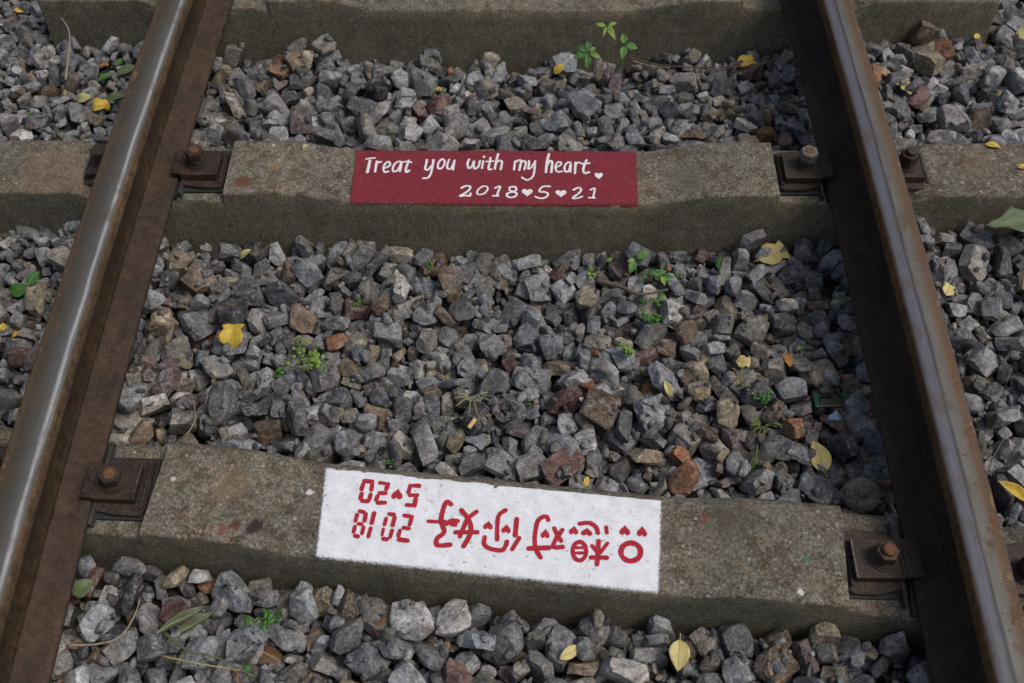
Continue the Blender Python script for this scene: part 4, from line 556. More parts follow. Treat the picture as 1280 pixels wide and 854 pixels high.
-98,7,-45,88,10,39,1253,1195,-98,-12,13,64,23,42,731,-43,-89,-69,44,16,20,31,738,1051,-89,-12,1,93,8,41,1020,55,-69,89,38,-19,8,36,1205,757,-74,-29,-81,18,13,34,-1257,1294,-166,-75,25,57,6,37,-1160,845,-107,-55,-38,-59,19,26,-1062,
994,-110,7,4,96,22,26,-1010,1000,-105,55,-16,-66,18,21,-1178,1118,-96,-23,27,4,0,30,-960,848,-111,-38,1,-18,0,25,-954,470,-79,82,-2,-55,10,27,-723,414,-96,38,52,-73,3,39,-1241,884,-97,17,63,-48,16,34,-1253,1034,-101,55,67,33,23,28,
-1186,776,-109,40,61,-20,7,24,-686,-395,-74,58,-18,-47,20,42,-656,403,-106,-58,53,58,14,39,-487,119,-123,-14,-53,70,3,38,-352,300,-140,-9,2,-84,20,51,-292,943,-149,-72,24,-26,4,48,-252,-444,-108,-28,7,93,4,27,-155,-371,-103,-79,-37,-3,20,
67,-607,931,-136,0,81,-5,6,42,-542,-56,-110,49,23,-71,3,34,-481,55,-116,-3,26,-16,0,63,-397,-11,-117,-23,25,92,12,28,-283,898,-137,-66,-25,-62,7,51,-191,452,-150,96,-1,-13,0,42,-144,198,-148,-92,-25,-24,15,30,-385,153,-129,35,-67,29,
15,35,331,836,-133,19,14,92,8,53,370,154,-135,-4,7,-70,17,49,501,-96,-114,36,15,-90,4,46,522,285,-122,34,-26,-84,5,34,371,227,-126,40,53,-41,16,40,403,315,-136,17,-14,77,13,31,476,7,-118,50,5,24,16,31,504,-63,-120,62,52,
28,17,31,516,202,-132,-38,-91,-1,10,21,536,795,-118,61,-16,69,19,37,547,289,-118,60,58,36,4,38,564,839,-129,-16,-65,-5,20,39,614,151,-121,-70,-5,24,20,41,652,1093,-158,-17,18,96,18,47,25,351,-148,-17,29,75,1,35,176,-92,-120,-82,
-38,-27,9,26,225,862,-125,48,34,24,21,45,1022,361,-78,63,33,-63,10,35,1117,758,-97,-50,-5,5,21,63,1163,992,-98,-96,-23,6,15,44,1057,138,-55,57,-9,19,21,68,1384,1313,-136,1,29,50,18,53,751,368,-90,11,-6,24,19,46,1087,1008,-101,
62,-9,73,22,33,1122,1112,-87,22,43,-30,3,52,-1324,1309,-169,62,29,53,2,28,-1102,967,-108,54,69,44,7,21,-968,58,-84,-51,-32,-70,9,68,-1066,812,-114,-3,32,-22,14,18,-1021,165,-79,48,-71,19,22,53,-1065,334,-84,-22,37,-76,3,47,-1031,1004,
-112,-7,-4,63,12,23,-938,973,-103,20,40,37,5,30,-1386,1365,-167,-30,58,23,16,25,-1221,1157,-99,-59,-72,-30,21,34,-1185,889,-115,-31,-94,8,4,20,-1148,882,-107,42,73,-43,18,27,-662,-432,-83,-48,-47,54,8,22,-300,-84,-118,96,21,-5,22,42,-139,
405,-157,-2,-52,-6,2,32,-643,179,-123,-11,-13,91,14,41,-612,789,-117,88,-25,-11,13,43,-341,1026,-132,62,-8,-57,22,42,-307,362,-140,92,-35,8,16,19,-167,416,-147,25,50,12,10,38,-67,307,-147,14,56,-21,3,47,-23,-407,-122,89,-43,1,20,44,
-592,896,-125,-31,36,-79,6,27,-332,157,-121,-15,-2,90,14,37,188,-26,-127,-46,-4,73,0,40,398,32,-121,-51,-62,-47,4,35,491,281,-122,30,86,-13,21,36,547,436,-134,-9,35,86,1,28,78,450,-165,61,-20,68,11,32,197,9,-139,-96,23,0,15,
20,347,957,-145,13,-19,46,2,47,566,1098,-147,36,15,60,10,22,634,67,-117,-4,2,41,20,35,680,146,-119,-91,1,5,0,37,350,1036,-112,-61,-67,39,9,26,519,-136,-120,9,10,75,16,29,637,788,-124,-30,33,2,7,33,644,-522,-33,-17,-10,-85,
5,68,722,828,-127,99,-4,-1,2,65,967,865,-103,-72,-67,7,9,50,1018,1013,-105,-25,41,78,11,30,1011,1107,-92,-58,31,64,14,39,1181,917,-98,-38,-43,-55,9,42,922,229,-87,-7,85,6,16,33,990,886,-102,21,-58,6,2,27,1203,982,-73,21,-32,
83,11,56,-1274,967,-94,-19,-66,70,21,50,-1087,885,-103,-73,18,62,15,31,-709,347,-119,1,3,-99,2,33,-1238,944,-103,77,51,36,14,25,-748,152,-57,-87,12,23,22,53,-738,1086,-128,52,71,-37,16,46,-1137,1026,-95,-57,-26,-54,5,33,-1011,139,-97,76,
-5,-3,18,31,-981,790,-106,59,31,-64,16,25,-623,-329,-83,8,10,-87,11,34,-507,1042,-146,-38,65,16,19,53,-382,-72,-119,2,-99,1,4,54,-363,882,-141,-59,-56,-51,4,45,-268,361,-151,-72,-55,27,8,56,-103,-381,-121,-3,99,-4,19,54,-1,1020,-175,
-56,-68,-31,15,46,-643,-48,-118,-24,-72,-27,4,28,-687,425,-111,-70,-5,27,17,48,-432,315,-129,63,-75,14,11,42,-281,174,-129,-3,-55,-75,9,42,-284,854,-137,92,-24,-26,12,54,-298,990,-162,14,31,-92,23,40,-185,950,-159,-30,-72,8,15,33,-5,323,
-163,53,-81,21,7,36,-652,224,-107,56,41,-27,21,36,-598,1105,-140,12,66,71,17,36,-605,875,-129,21,71,-64,7,38,-335,1100,-151,3,13,98,23,36,-275,964,-155,-84,37,36,8,40,-240,259,-115,-32,49,-64,17,23,-130,1066,-157,-51,13,81,23,47,-162,
874,-138,-65,41,26,12,40,-110,1078,-180,-20,69,-24,2,36,43,171,-145,85,50,-6,23,42,132,-28,-127,20,-97,0,23,68,139,953,-160,-3,9,-45,0,66,280,127,-138,-9,-15,94,6,18,284,431,-160,5,-1,-49,1,42,285,1078,-173,22,59,-35,16,32,
439,134,-131,7,99,5,18,27,441,380,-143,-16,98,-4,21,30,491,86,-113,-10,-76,60,23,53,647,-506,-76,80,59,2,19,68,634,-108,-120,-21,14,43,23,21,79,171,-140,-65,59,-11,23,35,272,-41,-124,-7,5,-42,11,32,292,860,-118,-9,-33,-92,12,
37,405,838,-130,-57,4,-77,7,38,445,-452,-82,63,4,73,20,39,515,110,-114,-4,-74,-1,22,45,628,-26,-121,-63,-55,52,20,20,59,-473,-106,55,-48,40,7,27,58,1097,-185,-38,67,41,10,34,206,370,-157,76,14,61,12,32,571,810,-127,-1,-10,-3,
0,46,904,-191,-90,-79,11,55,4,45,897,94,-88,-25,67,16,2,41,957,261,-98,1,-5,-45,3,49,979,1108,-98,65,56,23,11,30,983,-189,-79,10,-13,-12,1,68,994,154,-87,15,82,-46,10,32,987,183,-88,-18,48,15,14,34,717,353,-104,2,-54,
-36,3,18,755,907,-108,57,-57,-8,22,52,1115,878,-86,38,-58,-61,21,42,1122,915,-99,33,32,-88,13,39,-1262,1167,-92,23,-67,23,5,34,-1025,1053,-107,91,-23,23,4,25,-973,352,-96,-94,-27,-4,7,22,-1395,1321,-170,-35,72,21,4,21,-1326,1182,-105,-10,
-95,-23,21,19,-1234,817,-109,1,-53,83,23,39,-1186,762,-112,62,-42,45,3,27,-984,233,-100,-91,38,1,20,42,-1368,1272,-161,-71,-35,-45,23,34,-1226,1266,-170,23,-31,59,17,23,-1058,887,-101,42,-61,-52,12,34,-998,1007,-109,-74,64,8,20,20,-961,910,-106,
51,-56,42,7,23,-898,181,-58,5,-25,7,15,51,-581,424,-124,-49,-38,-49,18,26,-420,1094,-163,26,-50,66,10,47,-351,1049,-155,-55,-37,-73,0,56,-297,-379,-111,-26,8,10,19,22,-303,311,-148,4,9,89,20,63,-154,-422,-108,19,70,-26,6,48,-107,432,
-153,-68,-28,57,10,52,-554,-9,-121,89,-42,-8,18,28,-610,374,-124,-4,-4,85,0,33,-595,734,-109,-83,37,39,17,53,-575,-469,-88,-74,-27,-12,0,18,-479,96,-118,52,-66,49,7,33,-204,919,-136,13,-53,-70,20,42,-120,5,-132,-3,-23,-95,12,18,-165,
387,-145,8,75,-46,5,42,-132,1039,-174,26,19,-61,6,38,-75,385,-164,40,-90,-10,8,39,-84,917,-156,-33,22,-38,13,36,-483,-461,-87,-98,-2,10,9,28,-480,412,-138,-79,-60,2,17,34,-496,776,-111,-51,12,-52,6,39,-334,119,-125,-36,-81,8,20,41,
-377,-19,-122,39,-90,12,5,21,-153,962,-139,-87,22,9,11,33,23,-506,-97,9,8,-24,5,65,13,132,-139,-92,22,28,6,33,49,373,-162,7,39,-26,23,38,192,407,-159,-62,-13,-76,16,48,235,439,-168,93,34,4,23,29,390,400,-144,-2,99,4,1,
38,428,78,-125,-20,15,-88,0,39,542,-11,-114,-48,53,-50,5,42,589,171,-132,-7,8,95,1,40,34,919,-147,-22,7,-70,7,35,320,-488,-91,-16,67,-50,22,39,325,35,-125,-76,61,17,18,40,302,1032,-161,62,-29,-71,8,42,613,370,-129,3,-5,84,
19,35,60,1021,-179,42,-3,-84,1,33,183,798,-113,-54,49,48,21,20,220,-72,-118,-8,54,-51,22,26,423,1073,-153,44,-41,6,15,28,721,250,-119,-6,3,98,7,39,707,954,-141,98,2,3,18,47,971,51,-103,-2,-7,71,7,50,1009,25,-105,66,-73,
-1,18,41,1018,220,-93,-81,-57,3,5,43,1122,462,-81,33,-45,-49,20,44,1263,1160,-98,62,-53,45,15,34,722,348,-119,8,10,-77,14,28,740,1031,-140,79,-5,59,15,47,952,-65,-105,5,-20,-38,4,21,982,792,-104,-54,62,-17,6,29,1007,981,-97,-19,
-21,-12,7,47,1255,1022,-83,55,78,25,11,41,741,154,-94,-21,-72,-57,21,52,720,327,-106,-43,52,16,18,26,905,1060,-88,-30,-68,-64,17,34,944,1107,-97,-44,50,-57,21,36,1001,954,-84,-30,-56,-6,3,40,1040,1086,-90,0,3,86,7,34,1077,381,-82,
-7,22,25,7,32,1088,1039,-102,-65,3,-20,10,34,1305,1269,-124,7,53,-53,4,51,-1410,1344,-165,-63,-29,-58,5,35,-1418,1383,-173,9,-16,-91,5,26,-1353,1350,-172,-47,7,18,9,25,-1265,1047,-104,-64,46,-55,0,19,-1326,1370,-171,2,-1,-96,19,37,-1120,1049,
-103,-53,82,0,9,34,-926,293,-95,9,-8,-3,3,47,-764,1001,-106,-74,46,-46,17,68,-1341,1333,-171,94,-6,-9,14,28,-1254,1061,-103,24,37,-4,1,23,-1096,946,-110,27,-27,-58,4,21,-1046,359,-88,-16,15,-92,9,24,-424,449,-137,15,93,-3,11,41,-253,
1041,-173,-8,6,63,12,68,-198,878,-157,35,-92,3,4,39,-48,69,-128,71,-10,68,17,45,-383,829,-135,47,75,-45,4,28,-284,-45,-122,-1,81,-47,2,25,-132,-393,-93,85,10,-45,11,42,-115,904,-144,3,82,-54,6,47,-635,997,-133,19,64,-17,7,51,
-491,-369,-89,38,40,-74,22,25,-372,856,-149,-5,-5,68,1,26,-311,185,-136,-50,36,59,14,33,-224,74,-130,60,3,-20,19,31,-33,456,-143,-10,74,-60,20,36,-13,838,-133,-58,39,65,9,42,49,422,-168,-6,7,97,13,51,286,-415,-103,-56,48,47,21,
30,391,767,-124,8,-48,59,22,40,442,270,-135,82,54,4,7,52,444,430,-140,-16,25,-15,0,30,440,724,-104,61,7,-75,5,52,113,200,-154,-2,99,-7,12,33,149,835,-128,-65,-47,-57,2,43,140,1093,-179,33,-54,55,5,50,576,896,-141,-44,35,79,
11,30,649,1041,-151,-41,-1,-4,1,31,19,259,-154,-62,51,-57,0,28,167,353,-133,-51,15,69,12,35,276,241,-148,-53,-12,-10,3,33,478,1017,-125,32,-67,52,10,35,612,280,-121,-20,64,10,14,31,591,927,-138,-20,88,1,4,32,582,1052,-143,25,27,
46,3,45,1004,-70,-103,-8,3,19,17,42,1061,1005,-105,-56,12,-80,22,32,1078,1110,-100,9,-2,75,18,29,734,188,-111,90,-9,-6,1,46,1149,833,-113,-9,-6,90,0,42,1060,1038,-74,-62,-32,-70,20,48,1227,864,-84,-11,97,14,7,44,-1331,1405,-167,-32,
10,85,9,30,-1262,983,-97,43,64,-50,10,27,-1097,456,-85,-82,-12,-44,2,16,-965,950,-111,94,-23,-21,17,20,-970,1023,-110,-1,2,47,14,17,-930,756,-105,-8,-4,-96,14,44,-701,919,-134,70,59,-38,2,38,-1143,767,-109,-72,5,-67,5,28,-965,875,-114,
-7,-90,3,15,14,-995,948,-113,-1,-8,81,13,17,-938,134,-97,-27,36,51,23,36,-939,319,-94,-20,-82,49,0,23,-738,391,-97,-73,38,-43,21,44,-1407,1429,-162,-45,-53,44,13,50,-1308,1411,-172,-96,22,6,5,22,-1186,1027,-109,-80,-58,-8,3,19,-1144,919,
-107,-36,62,-60,10,31,-605,956,-146,-78,12,7,18,24,-512,410,-123,-47,-26,-63,9,44,-498,815,-137,52,-6,0,5,39,-413,168,-132,-3,10,17,16,28,-312,152,-138,99,4,1,8,45,-246,-14,-123,77,14,15,10,41,-196,-78,-120,0,6,98,22,36,-186,
77,-129,43,-4,0,0,40,-97,302,-162,91,-39,-7,6,31,-50,-371,-122,1,18,-94,14,38,-33,320,-159,-70,39,56,11,34,-29,430,-166,1,99,-5,15,64,-27,953,-167,-5,-37,-80,14,30,-637,-303,-80,-52,-27,41,14,27,-588,-83,-65,37,69,-45,22,44,
-335,200,-141,-74,-38,-49,13,20,-302,1048,-147,-97,-10,-9,10,51,-214,-13,-124,-30,73,-36,20,33,-246,874,-130,30,-17,-67,6,34,-44,988,-167,11,0,-31,8,53,-552,240,-94,29,12,-68,6,33,-517,230,-126,71,-16,-16,10,23,-528,448,-124,44,49,67,9,
32,-501,1092,-142,-38,-69,23,12,40,-434,767,-116,-48,80,-23,14,30,-329,1077,-156,13,-40,87,1,41,-196,184,-144,-50,-18,-60,7,19,-147,985,-150,-47,86,-10,14,25,94,920,-161,-39,66,-57,8,36,148,435,-167,-71,-49,34,9,40,124,994,-168,31,-35,85,
12,35,203,-479,-111,2,7,-94,17,37,282,190,-135,50,17,34,3,47,329,987,-157,-36,90,18,12,44,393,1014,-164,96,-20,6,15,61,438,-486,-85,23,-57,24,4,35,429,975,-148,-41,70,38,8,38,474,-470,-89,62,-77,5,12,50,540,-472,-88,34,93,
-1,12,38,539,186,-128,6,-2,-66,2,39,591,387,-123,71,25,-64,5,23,611,90,-119,-27,39,59,11,22,624,128,-125,-21,96,-11,2,30,114,371,-142,-23,17,51,11,35,104,873,-147,33,93,-10,1,58,158,904,-146,-82,33,-7,12,33,212,748,-111,35,
56,-73,4,37,193,957,-121,41,38,14,5,56,172,1007,-168,-37,85,12,15,46,212,1043,-167,-16,58,-46,0,54,390,363,-134,26,-63,52,5,35,490,1069,-145,-9,-2,87,21,52,622,314,-119,-71,-18,-19,13,40,610,772,-120,-23,-88,-35,1,40,670,790,-122,
33,71,55,13,38,90,997,-177,-69,-67,-21,8,28,315,1074,-177,-81,-15,17,18,26,423,113,-124,18,-45,66,1,33,523,1061,-140,71,25,-64,0,36,705,-139,-111,-52,36,47,2,25,745,366,-112,34,92,15,21,39,924,1108,-94,68,-6,-71,22,32,978,8,
-108,-26,-5,23,7,28,958,959,-103,95,-27,-3,2,42,1021,1065,-97,44,30,-84,9,35,1320,1056,-98,12,-97,8,7,65,746,836,-99,-73,47,40,6,35,723,1051,-113,-10,-17,11,19,45,944,172,-91,-9,66,-72,12,31,990,36,-75,70,-13,61,23,29,1152,
794,-99,-17,19,80,6,44,1239,836,-101,-22,42,34,15,36,1270,972,-71,-32,24,12,9,68,715,274,-112,31,75,-29,14,29,934,396,-67,69,-67,13,6,31,928,765,-88,-1,38,-31,0,42,959,728,-86,-9,-38,83,1,40,1013,758,-87,-18,24,63,13,37,
1032,885,-104,60,-9,27,5,33,1110,397,-40,-44,-18,-65,22,48,1214,1056,-85,-70,13,40,3,30,-1350,1255,-169,-82,1,-28,19,23,-1320,1210,-101,74,36,30,23,21,-1278,1398,-159,-8,-59,2,1,41,-1068,757,-111,-28,61,51,9,23,-1010,99,-96,47,84,13,19,
52,-978,997,-109,-22,16,78,13,17,-944,896,-108,-95,-15,16,10,27,-758,437,-111,8,17,42,1,59,-736,250,-117,-12,17,-78,17,32,-726,300,-112,12,38,72,5,43,-1361,1368,-172,-1,90,-41,8,26,-1296,1139,-91,12,2,49,22,21,-1237,851,-105,30,9,-89,
17,41,-1164,819,-109,35,53,-33,3,28,-1096,409,-73,-33,47,-21,4,36,-702,79,-113,-45,-88,0,16,30,-1298,1382,-175,3,4,-53,13,20,-963,928,-111,18,3,-97,4,25,-911,325,-82,-38,66,16,2,34,-728,-500,-63,51,51,-8,0,47,-645,369,-117,-86,50,
5,3,52,-636,960,-147,-24,-6,73,14,32,-614,8,-109,-18,77,-58,2,41,-542,-40,-119,-48,49,48,15,20,-514,1006,-155,87,43,-14,14,39,-468,315,-133,-82,-22,29,20,39,-461,1005,-157,98,-6,0,10,51,-339,765,-126,97,14,-6,10,54,-348,1005,-166,9,
-98,8,21,39,-200,-38,-125,-91,-23,28,18,25,-177,177,-143,64,54,-36,0,18,-144,1066,-188,-7,2,-10,23,49,-103,396,-167,-15,35,-90,7,45,-24,64,-137,51,-52,-55,9,34,-429,705,-86,3,-29,-15,4,60,-300,383,-150,-87,-39,-11,7,43,-242,139,-139,
69,56,17,11,18,-618,188,-121,-47,42,-1,19,24,-513,870,-129,49,-69,22,8,39,-459,897,-140,31,67,-66,20,35,-416,251,-126,64,20,-35,7,29,-366,1104,-153,7,75,64,16,26,-373,7,-121,92,-27,3,2,30,-44,1020,-142,-15,-94,21,0,56,-125,1098,
-163,46,-64,-34,12,24,45,335,-160,98,1,5,21,49,88,194,-145,63,-10,-76,3,30,88,395,-144,63,-17,67,11,58,77,962,-173,14,50,60,9,43,132,-389,-123,-61,-77,1,7,27,177,327,-153,-42,-78,43,14,41,295,-19,-129,29,94,-6,12,36,284,
221,-146,-35,19,48,0,30,438,1085,-164,51,4,85,9,39,541,149,-117,81,38,43,1,40,593,1003,-136,-72,12,63,5,40,59,198,-143,62,-43,32,12,30,150,-395,-114,-28,36,-51,16,39,359,394,-148,8,-98,2,21,26,379,837,-133,-2,75,39,18,31,
332,1070,-166,38,-47,-78,16,27,468,832,-126,-60,-69,31,4,35,680,-28,-114,-51,-25,-73,3,47,59,786,-119,-58,-73,-29,5,31,233,1045,-185,17,6,18,1,24,536,860,-135,25,53,78,2,29,609,170,-104,53,24,-79,20,36,613,992,-138,-12,-87,-20,11,
34,743,119,-103,79,17,-38,8,46,749,318,-85,4,-76,4,18,68,925,868,-94,12,-58,-75,20,61,919,994,-105,-43,-88,-13,4,34,981,-121,-98,-69,44,51,1,38,1014,341,-84,21,61,73,23,37,1006,751,-114,-5,9,-75,9,40,1067,174,-93,-42,64,40,
11,39,1074,960,-98,-75,-9,-33,8,29,1312,1265,-165,-66,-32,31,9,40,747,-433,-63,35,55,-66,20,57,741,449,-104,-46,-81,34,21,51,1067,1029,-108,-23,-78,56,20,35,890,20,-76,-69,-34,-47,15,30,1307,1017,-64,31,-38,-20,8,68,-1180,797,-117,71,-66,
-19,23,25,-1161,896,-106,27,80,8,3,24,-779,165,-105,-75,5,20,20,68,-761,952,-133,43,-2,-62,19,39,-746,990,-138,-46,-37,-37,17,33,-751,1031,-146,-11,9,15,17,28,-1335,1273,-165,-29,72,-30,4,25,-1359,1414,-155,63,-8,76,7,50,-1204,1104,-97,-42,
29,82,1,28,-1000,784,-113,-21,70,-62,22,18,-894,-29,-70,30,-51,-79,15,52,-919,429,-85,-97,-21,-2,21,44,-725,846,-126,25,-27,92,20,32,-728,953,-139,89,-22,31,16,30,-1011,197,-96,-6,73,-66,2,29,-923,202,-88,-83,-9,-41,8,31,-584,275,-119,
-82,-32,33,9,49,-596,1047,-147,-54,-18,-74,21,35,-544,211,-104,-33,53,60,6,55,-505,955,-151,-11,1,-10,5,32,-403,849,-143,10,-74,-61,7,33,-347,336,-136,-25,60,57,3,32,-300,412,-156,97,-12,-8,1,41,-313,908,-149,-50,54,-61,1,40,-288,1009,
-169,43,-4,-6,21,32,-305,1054,-178,-4,3,49,22,35,-235,-38,-127,-9,16,83,23,32,-239,816,-139,35,69,57,22,41,-246,999,-154,19,35,-48,17,58,-193,440,-169,2,9,97,2,35,-158,311,-150,-43,-7,-70,9,41,-151,893,-149,73,-10,-66,2,31,-155,
932,-161,0,7,98,15,49,-141,989,-171,-10,-6,-67,7,64,-93,876,-154,97,18,4,12,42,-24,781,-123,-2,96,-17,7,63,-50,817,-145,7,-11,-94,1,43,-576,128,-124,-10,21,33,17,18,-536,302,-120,-40,-85,-10,12,49,-381,926,-149,-1,-34,55,0,35,
-258,1059,-151,-8,3,75,21,41,-26,1070,-196,77,61,6,3,25,-638,927,-143,76,63,-5,13,27,-573,776,-121,-16,-39,34,1,41,-433,-399,-96,16,45,-16,8,18,-476,-75,-110,11,93,0,15,52,-413,90,-128,78,-20,51,13,24,-405,927,-145,3,-32,-88,0,
27,-222,1098,-132,65,-68,-16,18,33,-220,51,-130,51,-71,-35,15,24,-121,-349,-96,-14,75,24,0,28,-71,-111,-114,48,49,37,18,37,34,775,-126,59,31,-66,13,43,53,929,-167,-3,-9,-89,4,56,81,-429,-119,-35,-48,70,23,33,82,1066,-177,59,64,-27,
17,55,129,774,-132,-93,16,19,2,40,142,1036,-182,-4,-4,46,10,44,183,129,-144,-13,98,-6,8,54,169,1073,-183,-71,-29,30,21,43,232,48,-122,70,-22,-9,10,54,237,79,-122,-83,24,46,13,41,282,874,-145,-1,8,52,3,50,320,135,-131,-26,-94,
9,11,38,331,306,-147,4,-2,-15,1,48,312,441,-158,-11,-3,-38,13,27,333,1095,-180,91,-29,-20,19,30,444,947,-141,90,-6,-41,3,38,500,-433,-94,0,6,-23,4,30,543,-423,-90,3,-4,-77,4,41,587,307,-125,44,-80,11,11,26,694,-136,-116,-13,
5,-20,9,37,113,66,-143,7,-56,81,3,24,162,977,-165,36,4,-85,15,31,186,117,-123,86,41,-3,14,25,198,848,-147,15,-42,66,0,25,248,427,-161,-68,-44,27,6,22,310,168,-139,-92,29,-10,17,27,324,1045,-169,-15,-57,15,1,32,355,-165,-108,
-81,-42,4,6,45,397,-460,-88,-6,12,67,21,39,404,1,-122,81,-48,-9,7,31,493,-127,-114,-35,-51,2,23,30,468,200,-123,-82,12,37,20,29,524,458,-128,-52,41,59,1,38,572,151,-119,37,-55,49,20,40,566,326,-130,79,59,3,19,30,569,-42,
-121,4,-59,-79,20,26,616,953,-143,-66,22,64,21,35,678,194,-121,47,47,58,19,28,666,1008,-151,-9,1,-86,21,26,73,933,-144,-21,13,71,15,32,114,-114,-122,89,-11,-12,10,22,150,-434,-110,-40,-21,73,21,37,190,375,-145,-29,45,64,18,27,292,
373,-152,-1,-62,40,10,29,241,170,-125,5,44,64,5,34,411,-167,-92,51,69,-49,20,43,489,1005,-162,51,28,29,14,21,698,413,-119,92,-16,22,21,33,725,21,-110,29,63,62,11,35,701,1020,-127,-36,57,38,3,62,921,958,-100,21,-72,-7,4,28,
929,1057,-105,2,1,-99,23,24,958,204,-94,-9,8,-96,3,49,961,462,-82,-88,-39,-6,12,30,1006,876,-113,7,1,-63,2,25,1073,298,-93,-1,-14,71,7,32,1062,901,-109,-94,29,0,19,41,1115,826,-102,28,82,47,13,44,1218,815,-111,3,3,-98,21,
45,1384,1381,-164,-47,-42,50,23,39,720,220,-104,-30,-53,-74,14,49,724,922,-132,-11,39,-87,9,37,886,151,-72,-81,-5,52,2,64,952,88,-100,74,11,5,18,27,969,93,-83,85,-46,-13,3,33,1062,746,-106,-42,-68,55,20,68,1084,696,-76,-30,-2,-92,
9,68,1402,1393,-141,-32,15,-80,17,56,721,-471,-53,-45,14,39,9,64,948,51,-104,-61,-67,32,3,24,941,154,-94,-31,48,64,3,20,996,476,-76,-58,-32,-31,7,32,1024,860,-107,-14,66,-20,0,28,1100,281,-40,-51,-85,3,15,68,1069,474,-89,8,79,
-55,0,22,1110,948,-99,-70,35,-18,8,31,1045,1114,-98,-74,-41,37,11,21,1252,859,-97,7,-38,23,9,25,-1539,-333,-49,93,8,19,22,68,-1541,-130,-63,-83,-14,34,22,68,-1533,59,-96,-31,32,10,16,48,-1528,107,-100,-51,13,83,11,43,-1521,203,-97,-62,
0,-6,22,31,-1531,261,-93,51,1,85,4,37,-1524,307,-86,-44,40,-56,23,50,-1526,370,-84,34,26,64,19,40,-1529,407,-74,60,-32,63,4,50,-1519,456,-79,-77,-46,20,4,39,-1517,496,-76,-41,37,44,13,40,-1515,596,-108,-29,-80,-33,14,38,-1518,712,-105,
-20,13,78,17,48,-1523,753,-114,9,5,-91,8,27,-1524,810,-113,-16,97,2,2,34,-1507,919,-104,45,67,-14,8,32,-1504,944,-112,-20,97,7,18,18,-1514,999,-108,59,-79,3,10,25,-1538,1145,-91,-40,-90,-8,10,50,-1541,1260,-142,84,36,-7,11,43,-1517,1337,
-167,1,-1,98,6,45,-1534,1393,-164,4,-54,50,7,30,-1519,1454,-168,-94,16,-27,5,24,-1475,-241,-54,43,-89,-7,18,50,-1482,-205,-57,23,4,19,9,24,-1495,-83,-92,-44,39,-76,13,68,-1483,113,-106,-5,2,-98,8,55,-1470,229,-94,-57,-15,-80,3,48,-1464,
257,-83,73,-21,63,23,41,-1488,306,-89,38,-86,17,23,32,-1464,358,-84,67,21,-69,3,25,-1461,451,-89,-86,47,9,12,22,-1481,619,-112,7,27,94,4,39,-1476,650,-104,60,-58,10,13,47,-1459,760,-112,2,-3,22,13,35,-1449,798,-105,-37,78,48,1,34,
-1463,852,-109,13,-3,-29,4,34,-1477,888,-113,-1,7,-21,5,23,-1483,953,-112,10,-42,81,3,24,-1484,1040,-101,83,45,-25,10,23,-1462,1083,-103,90,-41,2,20,28,-1471,1166,-97,-45,-87,-9,16,33,-1479,1194,-96,53,-33,74,7,29,-1495,1265,-159,14,-89,-1,4,
46,-1468,1323,-171,-74,66,0,12,38,-1459,1361,-151,15,-53,-6,2,49,-1472,1401,-155,-66,31,62,12,40,-1468,1462,-168,38,55,-65,23,23,-1401,-542,-64,89,41,-16,23,68,-1416,-437,-56,66,30,-64,5,37,-1431,-367,-51,-46,67,-12,6,46,-1421,-326,-51,75,-2,-2,
13,59,-1412,-241,-48,90,-36,18,12,57,-1426,-144,-91,5,-7,-94,1,49,-1428,99,-85,86,16,-36,9,68,-1420,154,-97,2,-2,-69,6,63,-1413,279,-91,12,-68,-70,17,41,-1416,351,-90,-62,10,67,21,23,-1432,397,-73,-71,-30,-4,1,50,-1419,455,-83,99,-6,
1,6,36,-1414,512,-79,16,-71,34,17,32,-1412,615,-99,35,-29,79,5,50,-1418,655,-117,-41,-90,-8,4,34,-1429,706,-108,2,-2,73,14,50,-1427,857,-111,-5,0,-58,8,33,-1406,893,-106,31,-14,93,6,37,-1429,980,-106,-31,73,-36,20,35,-1402,1060,-104,-81,
53,-5,0,28,-1417,1080,-106,35,-91,-15,12,23,-1401,1235,-115,55,24,67,17,36,-1422,1317,-170,16,-7,-96,13,35,-1357,-470,-54,58,-7,-79,8,46,-1364,-433,-59,89,4,42,11,31,-1399,-393,-71,10,-5,-93,1,31,-1378,-196,-36,-29,-26,-86,0,59,-1380,-130,-82,
9,73,64,21,54,-1378,68,-100,37,31,81,2,57,-1360,172,-84,-63,-47,17,1,64,-1375,360,-69,-34,45,49,16,45,-1371,394,-81,-71,-7,-45,12,22,-1369,432,-82,-33,-19,46,7,50,-1366,512,-87,1,10,-60,8,31,-1360,580,-106,3,-67,-56,5,26,-1374,644,
-105,-70,-56,-23,20,45,-1378,696,-108,61,30,-70,10,31,-1358,763,-106,-15,91,-2,5,32,-1367,799,-107,28,64,-32,22,28,-1356,855,-102,-59,-28,55,2,34,-1353,904,-101,76,52,19,7,43,-1380,986,-98,-73,-18,64,19,31,-1377,1102,-94,55,-31,71,20,48,-1365,
1187,-105,-29,-37,74,23,31,-1384,1461,-174,92,-33,-2,2,40,-1334,-581,-63,-74,61,19,13,62,-1322,-517,-64,20,38,84,11,39,-1314,-385,-42,-85,-5,50,14,61,-1309,-341,-57,-26,-79,-20,15,42,-1303,-194,-42,-47,-16,84,13,54,-1309,-70,-108,28,12,71,2,51,
-1326,15,-94,76,-5,64,14,64,-1328,67,-96,16,57,-40,20,52,-1314,165,-97,2,16,-96,0,45,-1313,260,-81,36,-60,38,22,62,-1306,359,-87,65,-43,-44,7,38,-1329,406,-87,35,92,3,0,29,-1332,448,-83,57,68,-22,6,25,-1311,498,-84,93,32,-10,9,
